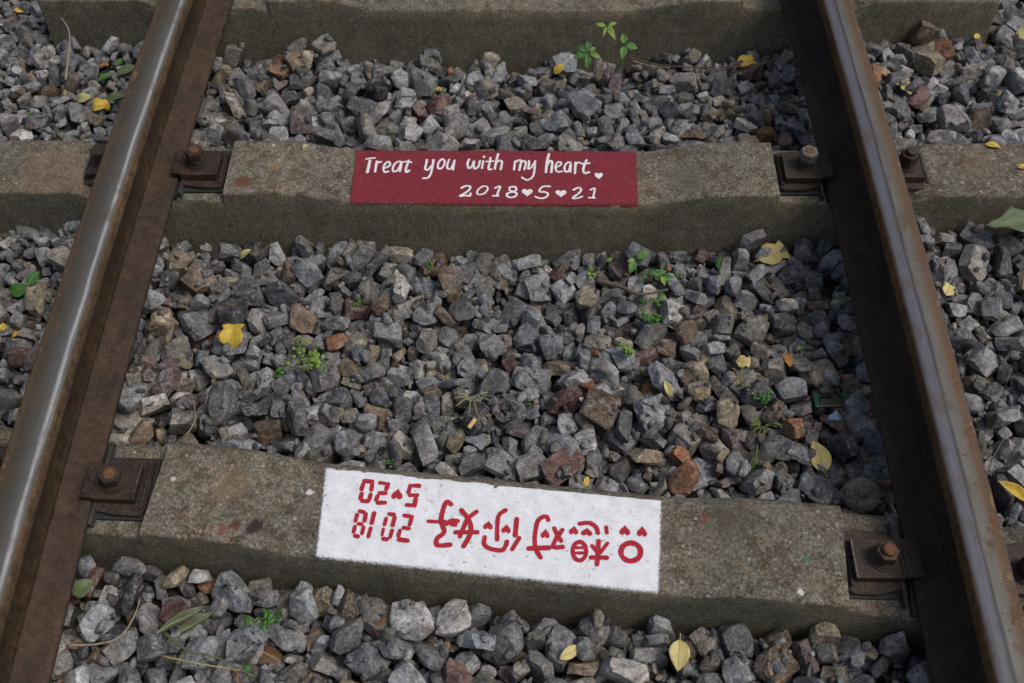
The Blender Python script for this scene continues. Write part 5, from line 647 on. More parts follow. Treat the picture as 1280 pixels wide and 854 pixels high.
44,-1306,608,-100,62,32,-63,3,40,-1289,668,-108,-61,24,60,12,26,-1309,705,-107,43,-46,59,21,42,-1331,768,-107,48,76,22,16,36,-1330,807,-109,71,-29,-16,4,27,-1333,839,-113,26,-1,-42,1,31,-1314,902,-104,-63,-1,2,4,24,-1317,942,-103,-6,94,31,
3,37,-1313,1007,-105,-73,67,1,12,41,-1310,1063,-96,-56,81,-4,5,50,-1321,1107,-99,-54,69,23,11,29,-1340,1164,-106,-8,-98,5,20,29,-1335,1451,-165,1,-39,82,15,40,-1268,-642,-61,50,70,-41,20,62,-1267,-536,-56,-69,-25,14,11,68,-1268,-443,-65,-2,97,
-9,17,40,-1274,-330,-43,-79,-9,56,22,57,-1281,-284,-63,43,89,5,3,37,-1278,-198,-55,77,57,19,10,39,-1260,-76,-97,15,-42,29,13,53,-1264,-41,-104,-55,-42,-57,16,45,-1266,10,-99,13,4,-95,13,62,-1272,61,-104,-49,-86,-1,11,44,-1268,103,-90,16,
-90,10,7,56,-1270,152,-83,-54,-8,77,13,54,-1257,202,-82,34,64,62,13,68,-1268,252,-79,46,53,-49,5,48,-1256,310,-89,34,70,34,16,39,-1277,352,-95,98,-6,-9,17,34,-1255,382,-86,-23,46,-6,9,38,-1274,452,-82,26,-6,94,3,45,-1275,493,-83,
-28,32,-66,23,31,-1253,590,-114,15,47,-72,23,21,-1261,612,-103,56,44,-60,5,34,-1277,656,-110,66,3,-12,22,21,-1262,696,-116,-17,32,-65,0,24,-1277,743,-111,69,70,11,19,44,-1273,817,-111,15,-76,-5,4,23,-1206,-489,-69,-47,-87,-8,10,46,-1225,-442,
-54,43,-32,82,1,60,-1210,-317,-37,30,57,-47,4,59,-1203,-226,-55,67,-73,-2,8,61,-1197,-174,-74,-53,47,53,13,56,-1212,261,-81,18,-57,17,13,51,-1229,305,-92,72,-40,-23,15,25,-1221,357,-78,-52,-43,-56,21,50,-1211,435,-86,-2,12,-47,21,35,-1225,
515,-78,-95,-3,8,20,43,-1239,690,-112,-77,-61,-11,3,39,-1228,748,-109,-57,81,7,11,45,-1239,1390,-157,-83,-41,33,10,50,-1175,-631,-66,81,-10,-55,8,50,-1176,-564,-74,-42,-89,-5,16,31,-1143,-556,-64,-91,9,-37,7,44,-1167,-486,-67,-63,48,-22,0,65,
-1185,-390,-60,-19,-49,4,1,38,-1178,-345,-59,97,19,1,10,61,-1170,-289,-61,-12,76,-61,3,41,-1174,161,-97,-49,85,-10,17,42,-1177,206,-88,-28,-13,13,15,52,-1170,255,-94,93,23,-1,7,43,-1189,306,-90,17,27,-85,0,40,-1194,409,-83,30,41,-85,18,
28,-1175,424,-77,16,66,59,0,36,-1128,-437,-64,62,-47,51,22,30,-1109,-384,-54,-15,57,58,19,35,-1124,-334,-62,-20,-1,14,23,32,-1133,11,-104,42,-58,28,4,47,-1125,145,-86,-9,-68,-27,2,50,-1108,219,-95,12,-72,0,13,30,-1118,358,-91,-14,-23,68,
0,27,-1107,393,-82,42,55,14,9,30,-1075,-679,-82,5,-1,-96,20,40,-1073,-643,-76,63,28,-70,21,34,-1071,-591,-77,-4,3,5,0,29,-1069,-536,-76,26,95,-1,21,26,-1062,-352,-53,59,7,3,1,42,-1094,-293,-55,-98,13,-5,21,61,-1078,-5,-104,-15,-1,
37,14,68,-1084,144,-70,-51,-39,-63,23,68,-1065,221,-92,-1,1,77,11,62,-1093,314,-91,6,29,65,19,29,-1038,-696,-63,-65,-6,-74,9,57,-1020,-634,-84,7,11,36,1,40,-1010,-595,-71,66,-6,-39,17,42,-1015,-522,-64,-49,19,81,3,32,-1032,-489,-51,-57,
41,-38,11,60,-1043,-442,-58,30,-84,-5,21,39,-1039,-381,-43,-56,33,67,16,45,-1022,-343,-55,-30,9,46,15,25,-1026,-293,-50,-42,79,22,4,29,-1025,40,-85,59,48,36,22,67,-981,-637,-80,65,-44,-26,0,37,-973,-604,-83,1,-3,97,15,30,-960,-528,-69,
71,-28,-43,18,32,-979,-485,-67,95,-2,-29,6,43,-983,-433,-69,-1,12,-55,0,36,-974,-398,-62,63,52,29,17,32,-986,-368,-44,-15,67,27,12,51,-979,-285,-55,-2,-34,23,6,35,-991,-1,-90,40,57,-31,1,61,-923,-654,-63,26,-40,-58,9,49,-936,-603,
-49,-37,-23,-68,2,59,-921,-551,-73,17,-55,-73,20,39,-913,-503,-65,49,-82,1,11,41,-923,-456,-59,-62,-22,-63,17,49,-916,-382,-55,5,-61,41,22,34,-928,-336,-59,17,-93,0,14,33,-921,166,-94,-38,10,-90,6,45,-914,1048,-104,-92,-28,-23,4,32,-873,
-603,-49,58,56,-47,22,68,-872,-505,-50,4,63,-3,14,68,-864,-446,-65,1,99,9,2,55,-853,-399,-58,-19,97,7,16,42,-873,17,-99,-21,-81,-30,12,48,-879,118,-97,-85,-51,3,6,68,-877,354,-90,-94,29,6,5,48,-857,451,-75,3,-31,72,9,50,
-865,916,-101,30,-59,74,18,43,-861,1097,-104,-87,-45,-3,14,43,-820,-498,-69,2,7,-49,23,60,-825,-302,-53,-39,-8,-87,8,59,-798,951,-127,13,18,84,1,51,-738,-591,-80,-25,95,0,18,29,-719,-524,-73,47,-28,80,7,43,-1547,-86,-72,-70,46,52,2,
68,-1539,3,-77,-55,-13,-67,22,41,-1559,55,-79,40,81,22,23,49,-1503,82,-63,-18,-39,2,12,45,-1559,145,-103,3,0,-13,16,43,-1533,175,-94,-24,-3,96,0,59,-1541,228,-97,-43,22,84,11,34,-1554,496,-83,13,11,-78,8,43,-1560,605,-100,-57,57,42,
4,39,-1532,628,-88,15,64,-72,17,50,-1533,670,-103,-50,6,-84,5,41,-1553,760,-112,92,34,0,17,39,-1529,867,-101,-86,47,-16,16,38,-1553,903,-104,4,-12,98,5,45,-1539,970,-87,-6,59,2,9,50,-1516,1026,-98,6,-17,-97,6,41,-1555,1035,-90,17,10,
-77,16,50,-1499,1134,-95,95,23,1,22,34,-1552,1304,-164,45,-85,23,11,41,-1549,1350,-158,-10,93,-25,8,49,-1537,1423,-169,3,99,0,19,48,-1467,-349,-43,-32,20,-83,23,41,-1491,-265,-16,-76,19,60,12,68,-1471,-180,-30,-56,26,68,14,68,-1475,-127,-53,39,
-52,-26,13,53,-1500,-62,-57,24,-91,30,0,56,-1463,-35,-88,13,43,58,12,53,-1496,52,-95,-78,-16,59,19,48,-1499,141,-81,-30,-4,26,8,47,-1479,334,-70,55,-13,73,10,50,-1497,384,-82,-19,-4,78,3,42,-1451,487,-76,-13,93,-30,19,50,-1495,597,-77,
59,-57,49,18,40,-1502,742,-109,-71,21,57,19,26,-1488,756,-110,74,-38,18,2,21,-1491,803,-97,40,-89,6,12,42,-1488,867,-103,-21,-32,-66,6,30,-1476,915,-108,4,18,67,16,29,-1487,1004,-93,16,72,14,16,42,-1470,1057,-89,54,66,-51,0,49,-1482,1098,
-95,-28,26,63,21,32,-1458,1139,-100,-67,-30,57,20,29,-1485,1357,-168,-62,49,-33,23,25,-1414,-540,-21,87,20,-39,15,66,-1440,-460,-65,-49,-4,-85,18,27,-1440,-465,-33,66,48,-4,8,33,-1440,-413,-67,26,55,69,1,32,-1441,-319,-14,0,-10,-94,8,68,-1484,
97,-76,16,-33,-35,3,42,-1470,166,-72,-2,-96,6,1,42,-1438,187,-69,87,42,13,13,38,-1386,301,-80,-79,45,-38,21,36,-1418,308,-85,53,73,32,7,30,-1438,364,-79,-4,82,-55,22,35,-1478,421,-83,81,43,11,4,31,-1441,522,-87,-96,-13,8,20,29,
-1452,660,-97,-41,13,-50,19,41,-1380,755,-88,-18,59,73,3,50,-1424,757,-109,63,76,-5,9,44,-1396,861,-103,48,7,-86,1,34,-1427,917,-110,-19,-61,-34,3,32,-1454,935,-94,-68,-21,-67,11,50,-1444,1017,-104,3,0,47,23,39,-1434,1160,-104,15,-64,48,0,
25,-1414,1250,-138,-5,-84,-48,2,45,-1420,1278,-157,4,7,-62,21,46,-1439,1336,-172,19,-40,10,16,20,-1427,1358,-168,-50,25,81,9,26,-1441,1406,-157,-67,-2,-72,21,50,-1435,1441,-172,11,15,-72,23,33,-1372,-624,-34,2,-8,71,10,57,-1370,-508,-60,24,11,92,
4,44,-1397,-491,-65,-36,11,-90,9,40,-1369,-408,-58,42,55,-54,21,45,-1405,-423,-57,-51,-37,-60,1,36,-1377,-286,-21,22,28,51,20,68,-1396,-164,-61,-48,33,29,5,58,-1394,-100,-84,3,-79,-55,1,54,-1417,35,-64,19,43,5,22,54,-1355,285,-84,-80,-42,
-25,23,50,-1400,320,-93,51,-71,-42,2,26,-1394,394,-77,52,-63,5,2,27,-1390,490,-81,-90,37,-13,4,34,-1366,542,-86,-4,8,-21,16,23,-1367,603,-111,41,-59,37,16,28,-1379,623,-104,-87,-17,-7,21,30,-1371,727,-107,-34,14,-91,20,50,-1385,818,-111,12,
10,-9,11,25,-1374,859,-101,-12,-54,-36,20,34,-1385,921,-96,-16,-51,83,0,50,-1400,1018,-97,-48,84,19,2,50,-1363,1072,-92,79,-41,-8,4,48,-1411,1111,-88,7,93,-33,14,43,-1396,1157,-102,39,-38,-55,5,50,-1382,1251,-164,-32,46,64,23,34,-1368,1483,-162,
-67,25,-13,14,45,-1347,-554,-20,-37,20,55,10,68,-1311,-482,-53,57,-68,-34,8,50,-1312,-436,-32,-13,-91,3,5,42,-1369,-379,-36,47,54,-51,6,68,-1332,-328,-53,-53,-44,39,10,52,-1336,-228,-40,46,-56,38,22,56,-1337,-194,-42,49,9,-85,0,48,-1333,-104,
-77,-40,-31,76,16,64,-1298,-37,-65,-63,-57,44,18,61,-1316,96,-67,-28,-16,89,7,68,-1304,137,-77,37,78,4,22,39,-1333,225,-84,33,40,18,20,47,-1304,300,-69,-89,42,-10,10,38,-1325,330,-91,-36,70,-36,17,33,-1334,363,-89,14,12,52,2,29,-1310,
527,-85,45,-7,-46,20,25,-1322,591,-99,44,-65,45,10,43,-1314,676,-93,-24,-71,-11,23,50,-1345,705,-114,-87,-35,11,7,41,-1306,736,-115,62,74,17,4,31,-1303,848,-108,-5,20,93,7,40,-1321,917,-106,-38,28,63,23,23,-1353,951,-106,2,-2,-69,21,37,
-1320,998,-91,2,20,-80,1,25,-1326,1137,-103,-25,95,-9,14,30,-1305,-638,-67,31,-23,-59,9,33,-1294,-509,-50,88,-4,38,3,30,-1290,-427,-58,56,72,13,19,48,-1261,-384,-32,-44,-16,-11,18,54,-1281,-244,-30,-1,59,-11,8,58,-1262,-160,-76,35,84,32,22,
45,-1245,-138,-95,86,-43,6,19,41,-1280,-92,-89,-88,4,-35,10,42,-1274,-24,-65,-46,21,-42,16,36,-1282,50,-73,-7,69,7,10,32,-1248,110,-81,-7,38,31,15,41,-1283,187,-50,31,-14,-77,1,59,-1260,283,-54,50,69,-14,17,40,-1306,424,-81,34,13,-63,
1,39,-1307,463,-85,30,-93,-18,15,26,-1277,547,-76,30,-58,49,17,39,-1275,590,-108,18,-67,-44,16,27,-1278,704,-114,-32,74,-1,22,19,-1265,775,-110,-97,8,-17,23,32,-1275,798,-108,-51,-44,-63,4,31,-1279,869,-106,-84,37,-28,13,26,-1281,910,-100,-50,76,
36,8,30,-1294,938,-92,32,20,25,20,50,-1297,1449,-165,54,-47,-46,4,34,-1234,-640,-74,-38,-30,-39,1,41,-1206,-503,-41,20,-16,79,22,57,-1243,-360,-60,-7,-81,0,17,26,-1203,-286,-34,-24,40,-83,0,35,-1241,-287,-39,94,-1,-29,6,45,-1173,-248,-21,-8,
97,14,23,56,-1208,-95,-82,-75,-31,-56,0,60,-1217,134,-76,-44,21,-86,2,49,-1210,193,-75,-32,-68,43,6,47,-1193,282,-75,78,8,-54,6,28,-1213,321,-88,42,53,-48,23,29,-1255,345,-68,73,48,37,15,50,-1244,404,-92,-44,-76,42,0,30,-1227,467,-80,
-59,34,-15,11,23,-1243,790,-111,-38,69,-25,20,28,-1225,1308,-165,-68,23,66,12,30,-1208,-615,-67,-30,17,74,15,35,-1187,-588,-68,38,28,-86,12,35,-1170,-534,-49,3,85,-47,3,68,-1149,-486,-43,-27,13,-78,11,37,-1168,-420,-46,-1,-44,-76,23,62,-1166,-264,
-53,-71,42,25,5,32,-1182,-54,-95,87,-18,-5,11,59,-1161,47,-84,72,-27,-59,14,60,-1174,101,-80,-78,-6,47,6,68,-1174,253,-69,30,26,52,5,43,-1190,339,-87,10,-71,-68,16,30,-1189,361,-94,-6,11,-13,21,23,-1200,389,-82,31,37,-85,23,42,-1180,
465,-77,8,-97,-15,6,45,-1123,-633,-55,85,-7,29,4,37,-1160,-582,-70,-50,-73,-16,20,34,-1109,-543,-72,36,92,-1,21,56,-1133,-440,-39,29,17,-85,1,45,-1135,-375,-47,37,70,11,19,49,-1129,-320,-42,-39,16,-24,20,44,-1123,193,-88,57,-27,-32,18,44,
-1134,351,-90,55,50,57,19,30,-1159,430,-82,-73,43,-20,12,27,-1128,467,-80,73,-3,63,11,27,-1095,-655,-66,-36,-84,11,17,38,-1098,-622,-70,21,-73,8,11,30,-1090,-580,-72,21,-30,-37,7,22,-1085,-521,-74,-49,62,-33,17,24,-1078,-416,-53,81,54,-9,6,
49,-1070,-261,-50,36,-5,-13,2,42,-1106,12,-77,59,-51,-23,4,38,-1104,62,-74,58,31,0,9,68,-1093,243,-67,-6,94,-31,20,62,-1117,326,-93,59,-79,9,7,33,-1090,374,-79,51,-2,-85,7,29,-1069,-701,-72,-58,52,41,16,33,-1034,-605,-77,-39,61,61,
16,21,-1046,-580,-53,-67,45,-57,0,68,-1036,-530,-63,31,-57,18,3,53,-1091,-456,-50,37,62,-66,23,54,-1024,-418,-46,-13,43,26,14,60,-1035,-347,-13,-60,10,37,16,64,-1017,-318,-50,24,-51,49,7,38,-1034,-265,-45,53,-70,45,23,37,-1036,-32,-95,22,-72,
59,17,50,-1049,34,-47,22,-32,-36,19,67,-1052,100,-99,-14,10,-57,18,44,-999,-689,-82,91,40,3,3,42,-995,-653,-72,24,89,21,9,33,-990,-532,-71,-4,5,-97,16,42,-992,-507,-48,-29,-8,70,12,36,-959,-423,-66,27,36,61,9,42,-1002,-383,-53,-50,
-48,69,20,49,-1008,-279,-49,58,-23,48,10,27,-992,33,-92,57,-60,33,23,44,-955,-634,-66,-15,-65,-3,21,49,-918,-573,-38,-68,7,-64,10,52,-930,-524,-54,33,-59,37,19,55,-959,-485,-29,-19,-54,-80,2,68,-943,-396,-61,25,24,86,2,38,-963,-323,-51,
-16,-38,9,22,43,-930,-267,-38,-17,74,60,16,57,-921,997,-104,82,-55,4,18,26,-904,-732,-32,-70,18,17,5,68,-892,-626,-70,49,73,-39,2,35,-869,-558,-38,-89,3,35,4,50,-925,-422,-70,-29,93,12,19,23,-855,-338,-54,70,-63,-22,18,44,-854,37,
-43,-19,-27,8,0,68,-860,220,-68,-45,-80,-36,10,68,-900,787,-103,53,-27,39,4,38,-902,888,-111,-6,-6,63,17,37,-912,964,-101,-77,-13,35,0,39,-893,1011,-99,-42,-12,77,9,50,-883,1056,-105,85,5,-49,15,28,-849,-537,-74,69,71,1,19,40,-800,
-440,-34,4,50,-83,3,67,-858,-426,-24,69,-11,67,22,48,-852,-359,-18,-33,-47,-79,5,68,-876,-265,-25,54,34,-45,12,68,-849,385,-53,-70,30,63,15,68,-825,951,-94,18,-6,-21,5,62,-712,-654,-66,1,-23,2,18,50,-726,-558,-79,-61,7,-76,6,34,
-716,1466,-130,-33,-52,66,23,68,-1536,-203,-54,-6,-26,33,20,37,-1537,-173,-29,-66,-37,-8,15,52,-1562,-35,-78,11,68,20,21,68,-1562,84,-101,-56,-60,-37,12,36,-1559,209,-60,25,28,-58,5,60,-1558,299,-93,2,2,-68,5,46,-1564,389,-90,2,30,-91,1,
28,-1520,554,-78,81,54,6,4,50,-1554,824,-106,67,36,36,10,40,-1555,868,-83,2,-69,53,6,47,-1561,1193,-93,-37,42,37,14,36,-1564,1385,-170,1,15,-88,9,34,-1550,1464,-168,-52,81,20,15,33,-1513,1483,-168,-14,59,-78,17,27,-1484,-373,-25,39,-49,15,
2,48,-1503,-206,-30,-48,-57,63,2,43,-1448,-85,-71,37,5,75,15,58,-1493,-4,-55,54,-71,-42,16,51,-1478,191,-98,-6,6,-5,14,55,-1503,248,-93,57,-61,32,13,35,-1495,269,-79,40,-23,54,15,46,-1495,442,-81,19,60,-24,14,37,-1491,484,-92,14,2,
-89,1,26,-1504,668,-110,-13,83,-33,23,31,-1492,784,-114,-4,-98,0,8,39,-1503,892,-101,17,58,-31,23,39,-1523,933,-98,17,52,-56,0,37,-1491,975,-105,-73,-40,-32,12,28,-1504,1064,-99,-23,82,48,16,25,-1508,1172,-97,88,43,15,3,31,-1507,1378,-165,-54,
80,17,19,38,-1461,-424,-18,86,3,-47,16,66,-1464,-371,-53,22,83,-37,19,31,-1490,-311,-44,-25,-65,-61,21,43,-1459,-273,-37,-6,14,-87,9,52,-1449,-212,-51,8,-16,-37,18,27,-1432,-128,-61,68,-66,-24,2,46,-1402,-52,-93,-14,20,-95,13,58,-1436,-9,-72,
-84,-6,51,11,59,-1472,40,-85,38,-75,-1,8,50,-1449,136,-75,6,-32,91,4,30,-1434,240,-77,-55,70,-40,21,62,-1450,289,-88,-41,-40,-25,10,41,-1442,325,-87,14,-8,-71,16,38,-1427,548,-68,31,66,-22,16,44,-1477,722,-106,-41,-19,71,9,50,-1413,787,
-99,25,-57,49,15,39,-1424,822,-91,50,55,-46,10,50,-1447,890,-101,-21,-19,92,18,39,-1449,977,-108,25,85,2,15,28,-1455,1041,-103,-20,-16,36,1,28,-1439,1067,-104,19,-95,-9,1,23,-1445,1097,-91,64,-32,-15,21,50,-1453,1192,-97,-42,-66,-34,11,29,-1442,
1371,-162,50,4,-85,6,32,-1358,-506,-27,-49,25,80,21,64,-1386,-438,-37,80,39,-3,5,37,-1415,-400,-44,-89,-15,33,4,29,-1361,-92,-58,33,-33,-55,19,53,-1383,-11,-75,-38,-45,-73,16,55,-1361,17,-57,-20,48,77,9,67,-1383,107,-71,-39,22,84,2,44,
-1389,249,-78,40,-36,-83,8,47,-1391,459,-73,32,12,91,1,37,-1397,536,-86,87,47,4,2,34,-1391,587,-98,21,-11,69,19,36,-1411,951,-102,50,16,-36,1,41,-1404,976,-97,31,30,-51,22,35,-1391,1072,-104,-59,-11,-70,10,22,-1422,1197,-88,-37,15,-87,5,
50,-1382,1205,-104,37,-47,-61,5,37,-1411,1490,-165,46,-31,58,1,33,-1317,-614,-21,-40,7,-86,6,68,-1375,-565,-54,51,-80,28,10,38,-1404,-475,-39,60,-61,46,8,66,-1346,-343,-14,90,-30,-26,2,53,-1338,-309,-23,99,9,2,9,26,-1321,-275,-33,-71,69,-5,
11,54,-1390,-218,1,15,-18,89,19,68,-1340,-160,-78,36,57,-28,18,45,-1349,-35,-60,67,-50,-53,16,58,-1281,8,-64,9,79,-58,22,38,-1353,65,-75,9,-55,15,15,52,-1356,169,-46,15,-6,85,13,65,-1352,134,-92,65,-28,61,4,52,-1323,187,-79,17,24,
26,12,32,-1358,247,-63,22,-59,-37,2,49,-1352,320,-86,-4,27,-69,8,45,-1334,385,-69,39,-26,4,0,50,-1351,480,-82,-19,-51,36,6,31,-1334,641,-93,-9,62,67,16,48,-1334,736,-110,-58,-19,-56,10,35,-1348,826,-111,47,-27,-46,4,22,-1328,881,-103,-84,
46,11,22,37,-1357,1033,-105,-1,1,-46,2,34,-1336,1093,-95,33,28,-63,2,29,-1357,1134,-102,24,2,-75,17,38,-1382,1421,-168,-20,62,17,9,32,-1302,-470,-21,-88,-29,24,8,62,-1301,-416,-12,27,37,-2,1,45,-1298,-304,-49,-26,-71,-14,23,37,-1301,-138,-60,
21,25,-79,21,53,-1300,-100,-83,-28,-50,69,17,48,-1237,-112,-60,8,-15,16,0,67,-1306,52,-99,-70,50,32,14,36,-1297,86,-97,-33,-69,56,16,40,-1285,130,-97,-1,-87,47,19,33,-1322,225,-45,-37,22,-74,6,45,-1282,287,-92,-67,-66,-26,8,44,-1294,393,
-79,-81,-12,-17,18,30,-1295,438,-89,3,16,-72,0,22,-1288,525,-82,-58,-16,-61,10,28,-1293,633,-110,-8,-8,98,17,46,-1300,782,-109,93,-22,25,15,36,-1296,825,-109,-54,8,-7,13,29,-1265,889,-107,-14,-83,-24,15,22,-1315,968,-105,17,7,-37,7,34,-1353,
996,-99,0,36,-85,1,43,-1253,-569,-33,-71,-15,34,19,68,-1258,-495,-33,70,33,-52,9,60,-1243,-413,-9,-1,43,-89,1,68,-1249,-339,-43,-19,55,-39,21,34,-1233,-272,-1,63,-65,0,13,68,-1222,-207,-10,-93,5,5,4,68,-1223,-126,-96,-30,-55,73,16,28,
-1233,-41,-73,-19,49,-48,19,51,-1240,56,-84,32,20,81,22,45,-1224,226,-68,86,-42,20,23,40,-1245,282,-88,46,-48,62,17,38,-1235,336,-93,4,65,71,19,26,-1252,477,-84,18,1,-29,19,23,-1244,547,-79,14,50,-84,14,29,-1224,599,-103,39,-3,3,16,
44,-1247,639,-107,22,-61,23,18,29,-1253,668,-113,34,91,10,0,29,-1263,837,-102,-28,40,27,11,39,-1197,1262,-171,-8,-97,20,5,34,-1270,1441,-154,17,-61,15,8,50,-1245,-611,-35,15,-92,-15,0,66,-1196,-581,-32,43,21,-85,21,63,-1210,-399,-49,19,16,67,
0,49,-1224,-355,-48,58,29,-56,16,34,-1194,-272,-53,-4,88,26,7,38,-1189,-11,-75,7,42,-89,19,48,-1201,31,-67,53,9,-55,8,53,-1196,65,-75,-30,71,-60,6,44,-1164,374,-87,-15,4,-26,19,34,-1209,473,-83,-16,96,19,13,20,-1183,536,-74,-53,31,
75,3,39,-1193,650,-113,-69,-69,-10,4,46,-1159,-624,-49,-81,-1,57,4,58,-1113,-600,-30,-54,-25,-55,22,68,-1109,-522,-41,79,-53,26,13,62,-1121,-479,-16,-40,21,-16,9,68,-1119,-407,-56,-36,28,-85,22,34,-1172,-349,-28,-68,71,-9,5,56,-1148,-291,-40,-14,
-20,-82,9,39,-1140,-15,-100,-56,-36,-64,13,52,-1143,123,-35,70,43,-46,22,46,-1139,175,-75,37,-21,18,17,35,-1143,229,-100,-9,-9,91,17,35,-1144,287,-87,10,29,-61,11,47,-1156,339,-90,50,-84,2,14,35,-1137,395,-83,-14,-96,-5,15,36,-1131,422,-61,
-56,-3,-68,4,50,-1076,-612,-74,-1,25,68,11,29,-1071,-560,-54,-38,70,-32,7,50,-1112,-404,-21,-36,-70,38,17,41,-1102,-272,-22,-16,-14,73,12,68,-1096,105,-69,-6,65,59,9,65,-1096,184,-104,0,-98,8,7,30,-1146,243,-68,20,-79,-34,11,39,-1062,-728,
-70,-25,-81,1,20,50,-1048,-660,-81,-15,35,45,4,24,-1050,-627,-79,-84,-51,13,17,31,-1063,-509,-46,54,10,-73,9,57,-1073,-385,-15,49,-5,-70,1,68,-1050,-299,-41,-69,-54,-41,6,44,-1043,-247,-24,-34,65,54,11,39,-1079,9,-64,-12,-67,15,21,50,-1084,
79,-37,40,23,-23,18,46,-1032,127,-60,-27,73,53,3,59,-1065,170,-92,76,16,-21,18,33,-1093,285,-62,59,-43,63,13,47,-1014,-731,-71,-85,-18,-5,1,53,-1010,-683,-61,61,-31,-55,9,43,-1011,-629,-62,-12,4,-14,2,35,-1000,-455,-51,8,71,-56,6,41,
-984,-421,-30,57,-12,78,22,50,-1031,96,-78,37,13,-16,13,31,-963,-731,-73,-66,-6,-70,17,47,-964,-679,-63,94,4,-19,21,53,-954,-656,-45,-6,-86,-49,21,45,-962,-570,-56,62,-10,76,12,54,-989,-577,-66,-60,77,17,20,39,-951,-462,-73,-51,33,-28,23,
27,-936,-414,-38,-92,-23,-19,7,45,-946,-365,-28,-21,66,-23,16,45,-982,-317,-34,36,-10,-86,12,52,-990,-266,-20,94,23,-19,17,47,-928,-698,-46,-8,51,-84,20,59,-886,-460,-35,-34,-70,-53,12,43,-896,-417,-47,50,81,-4,20,51,-893,-359,-58,-69,-9,9,
0,36,-924,-310,-32,28,-53,78,0,68,-867,86,-68,-34,23,-66,9,43,-880,427,-74,16,86,31,8,42,-919,861,-109,-58,-68,-26,12,26,-897,931,-99,23,-47,80,10,34,-838,-565,-62,47,-34,56,1,35,-874,-379,-54,65,66,1,7,39,-866,-309,-35,-23,91,
-13,23,44,-852,1,-84,39,1,-73,2,46,-827,69,-53,-41,67,33,5,64,-853,152,-76,-2,55,72,13,38,-865,295,-63,-97,19,2,15,63,-823,451,-54,84,-16,-47,16,65,-850,773,-92,-24,-60,-5,12,58,-850,834,-90,-49,-56,-23,6,66,-871,980,-92,-81,
31,11,16,33,-884,1480,-144,-52,31,18,20,68,-759,459,-61,-52,37,61,18,64,-709,-611,-68,84,29,4,12,47,-667,-663,-78,-82,32,45,15,41,-669,-604,-86,74,65,0,23,37,-647,-579,-85,6,2,52,6,39,-651,-517,-78,-59,-59,-32,17,29,-623,-678,-79,
26,62,71,20,41,-619,-639,-76,62,-15,75,21,46,-613,-586,-83,47,-81,-26,20,44,-614,-539,-85,-8,-99,-1,2,52,-568,-696,-57,-24,-47,71,22,68,-569,-636,-73,-69,9,-13,13,68,-568,-591,-86,43,88,13,0,46,-496,-683,-83,96,8,2,10,46,-509,-542,
-82,42,20,-86,0,22,-445,-694,-69,32,52,-38,3,51,-434,-623,-86,1,-76,-63,13,34,-449,-508,-90,9,-98,0,13,30,-377,-623,-85,24,32,-61,4,39,-401,-565,-88,-62,-7,4,3,55,-398,-524,-86,34,-38,-39,19,51,-340,-631,-85,-82,15,-39,13,38,-354,
-578,-73,19,36,31,20,62,-331,-528,-96,-66,-25,-68,22,30,-361,-501,-99,-23,87,42,9,29,-314,-684,-81,74,25,-1,17,46,-297,-631,-95,-20,-92,29,20,43,-297,-571,-93,48,51,24,9,39,-298,-535,-81,-50,58,38,13,53,-295,1467,-154,-31,-73,25,10,53,
-271,-683,-93,51,84,-8,19,44,-253,-609,-92,-4,69,-20,0,33,-234,-593,-99,-89,38,-6,20,43,-240,-527,-93,5,6,-83,4,62,-200,-683,-91,98,-1,-10,14,40,-204,-632,-99,56,-81,7,5,47,-210,-581,-106,-57,80,7,9,29,-194,-516,-106,59,80,0,19,
29,-140,-670,-94,39,33,-48,11,37,-148,-531,-90,49,46,34,17,61,-102,-697,-95,64,75,-2,8,40,-129,-639,-91,8,52,-83,13,47,-100,-549,-84,29,58,-46,15,68,-44,-622,-100,38,-7,-78,11,30,-53,-587,-87,-49,59,44,3,55,-41,-554,-108,-8,-10,-81,
8,41,-45,727,-115,-67,-67,-27,14,66,-45,889,-139,-5,-41,33,10,52,0,-633,-103,-31,2,62,13,26,-663,-695,-73,-24,81,50,22,31,-675,-639,-55,77,-46,41,15,59,-697,-607,-76,54,37,33,12,34,-681,-559,-80,88,44,-8,9,52,-649,851,-126,-56,-13,
-76,20,46,-602,-736,-73,-13,47,21,5,31,-602,-662,-73,-46,-63,-30,19,39,-600,-605,-85,-37,-51,2,15,25,-608,-560,-53,-47,28,-9,5,54,-545,-668,-89,11,-5,-88,1,30,-529,-688,-74,72,49,42,16,33,-565,-595,-38,-62,-34,-35,1,68,-535,-564,-59,-89,
42,1,3,59,-501,-719,-73,43,1,71,2,45,-486,-592,-72,17,52,-70,16,46,-474,-544,-76,30,-20,-81,9,60,-508,-524,-80,-37,-46,-61,3,34,-461,-728,-70,95,-7,-26,1,52,-430,-653,-71,-15,82,48,16,63,-448,-600,-82,40,-11,69,23,30,-434,-539,-90,
3,9,29,14,42,-389,-695,-46,-53,-20,-23,6,63,-384,-656,-81,76,-15,-61,11,42,-392,-594,-94,-1,-3,-97,2,46,-373,-528,-88,-20,86,-8,5,36,-390,-504,-99,46,70,43,21,27,-364,702,-77,10,61,77,18,58,-383,1473,-152,-23,-68,67,6,56,-355,-724,
-76,-69,15,68,13,39,-358,-652,-69,-65,-3,-75,14,53,-354,-537,-96,-2,85,-5,6,31,-298,-649,-70,21,5,5,20,65,-273,-597,-96,65,-74,-4,5,36,-312,-560,-91,-71,-9,64,19,28,-314,-101,-93,-88,22,39,12,30,-233,-692,-86,-7,80,-1,11,36,-271,
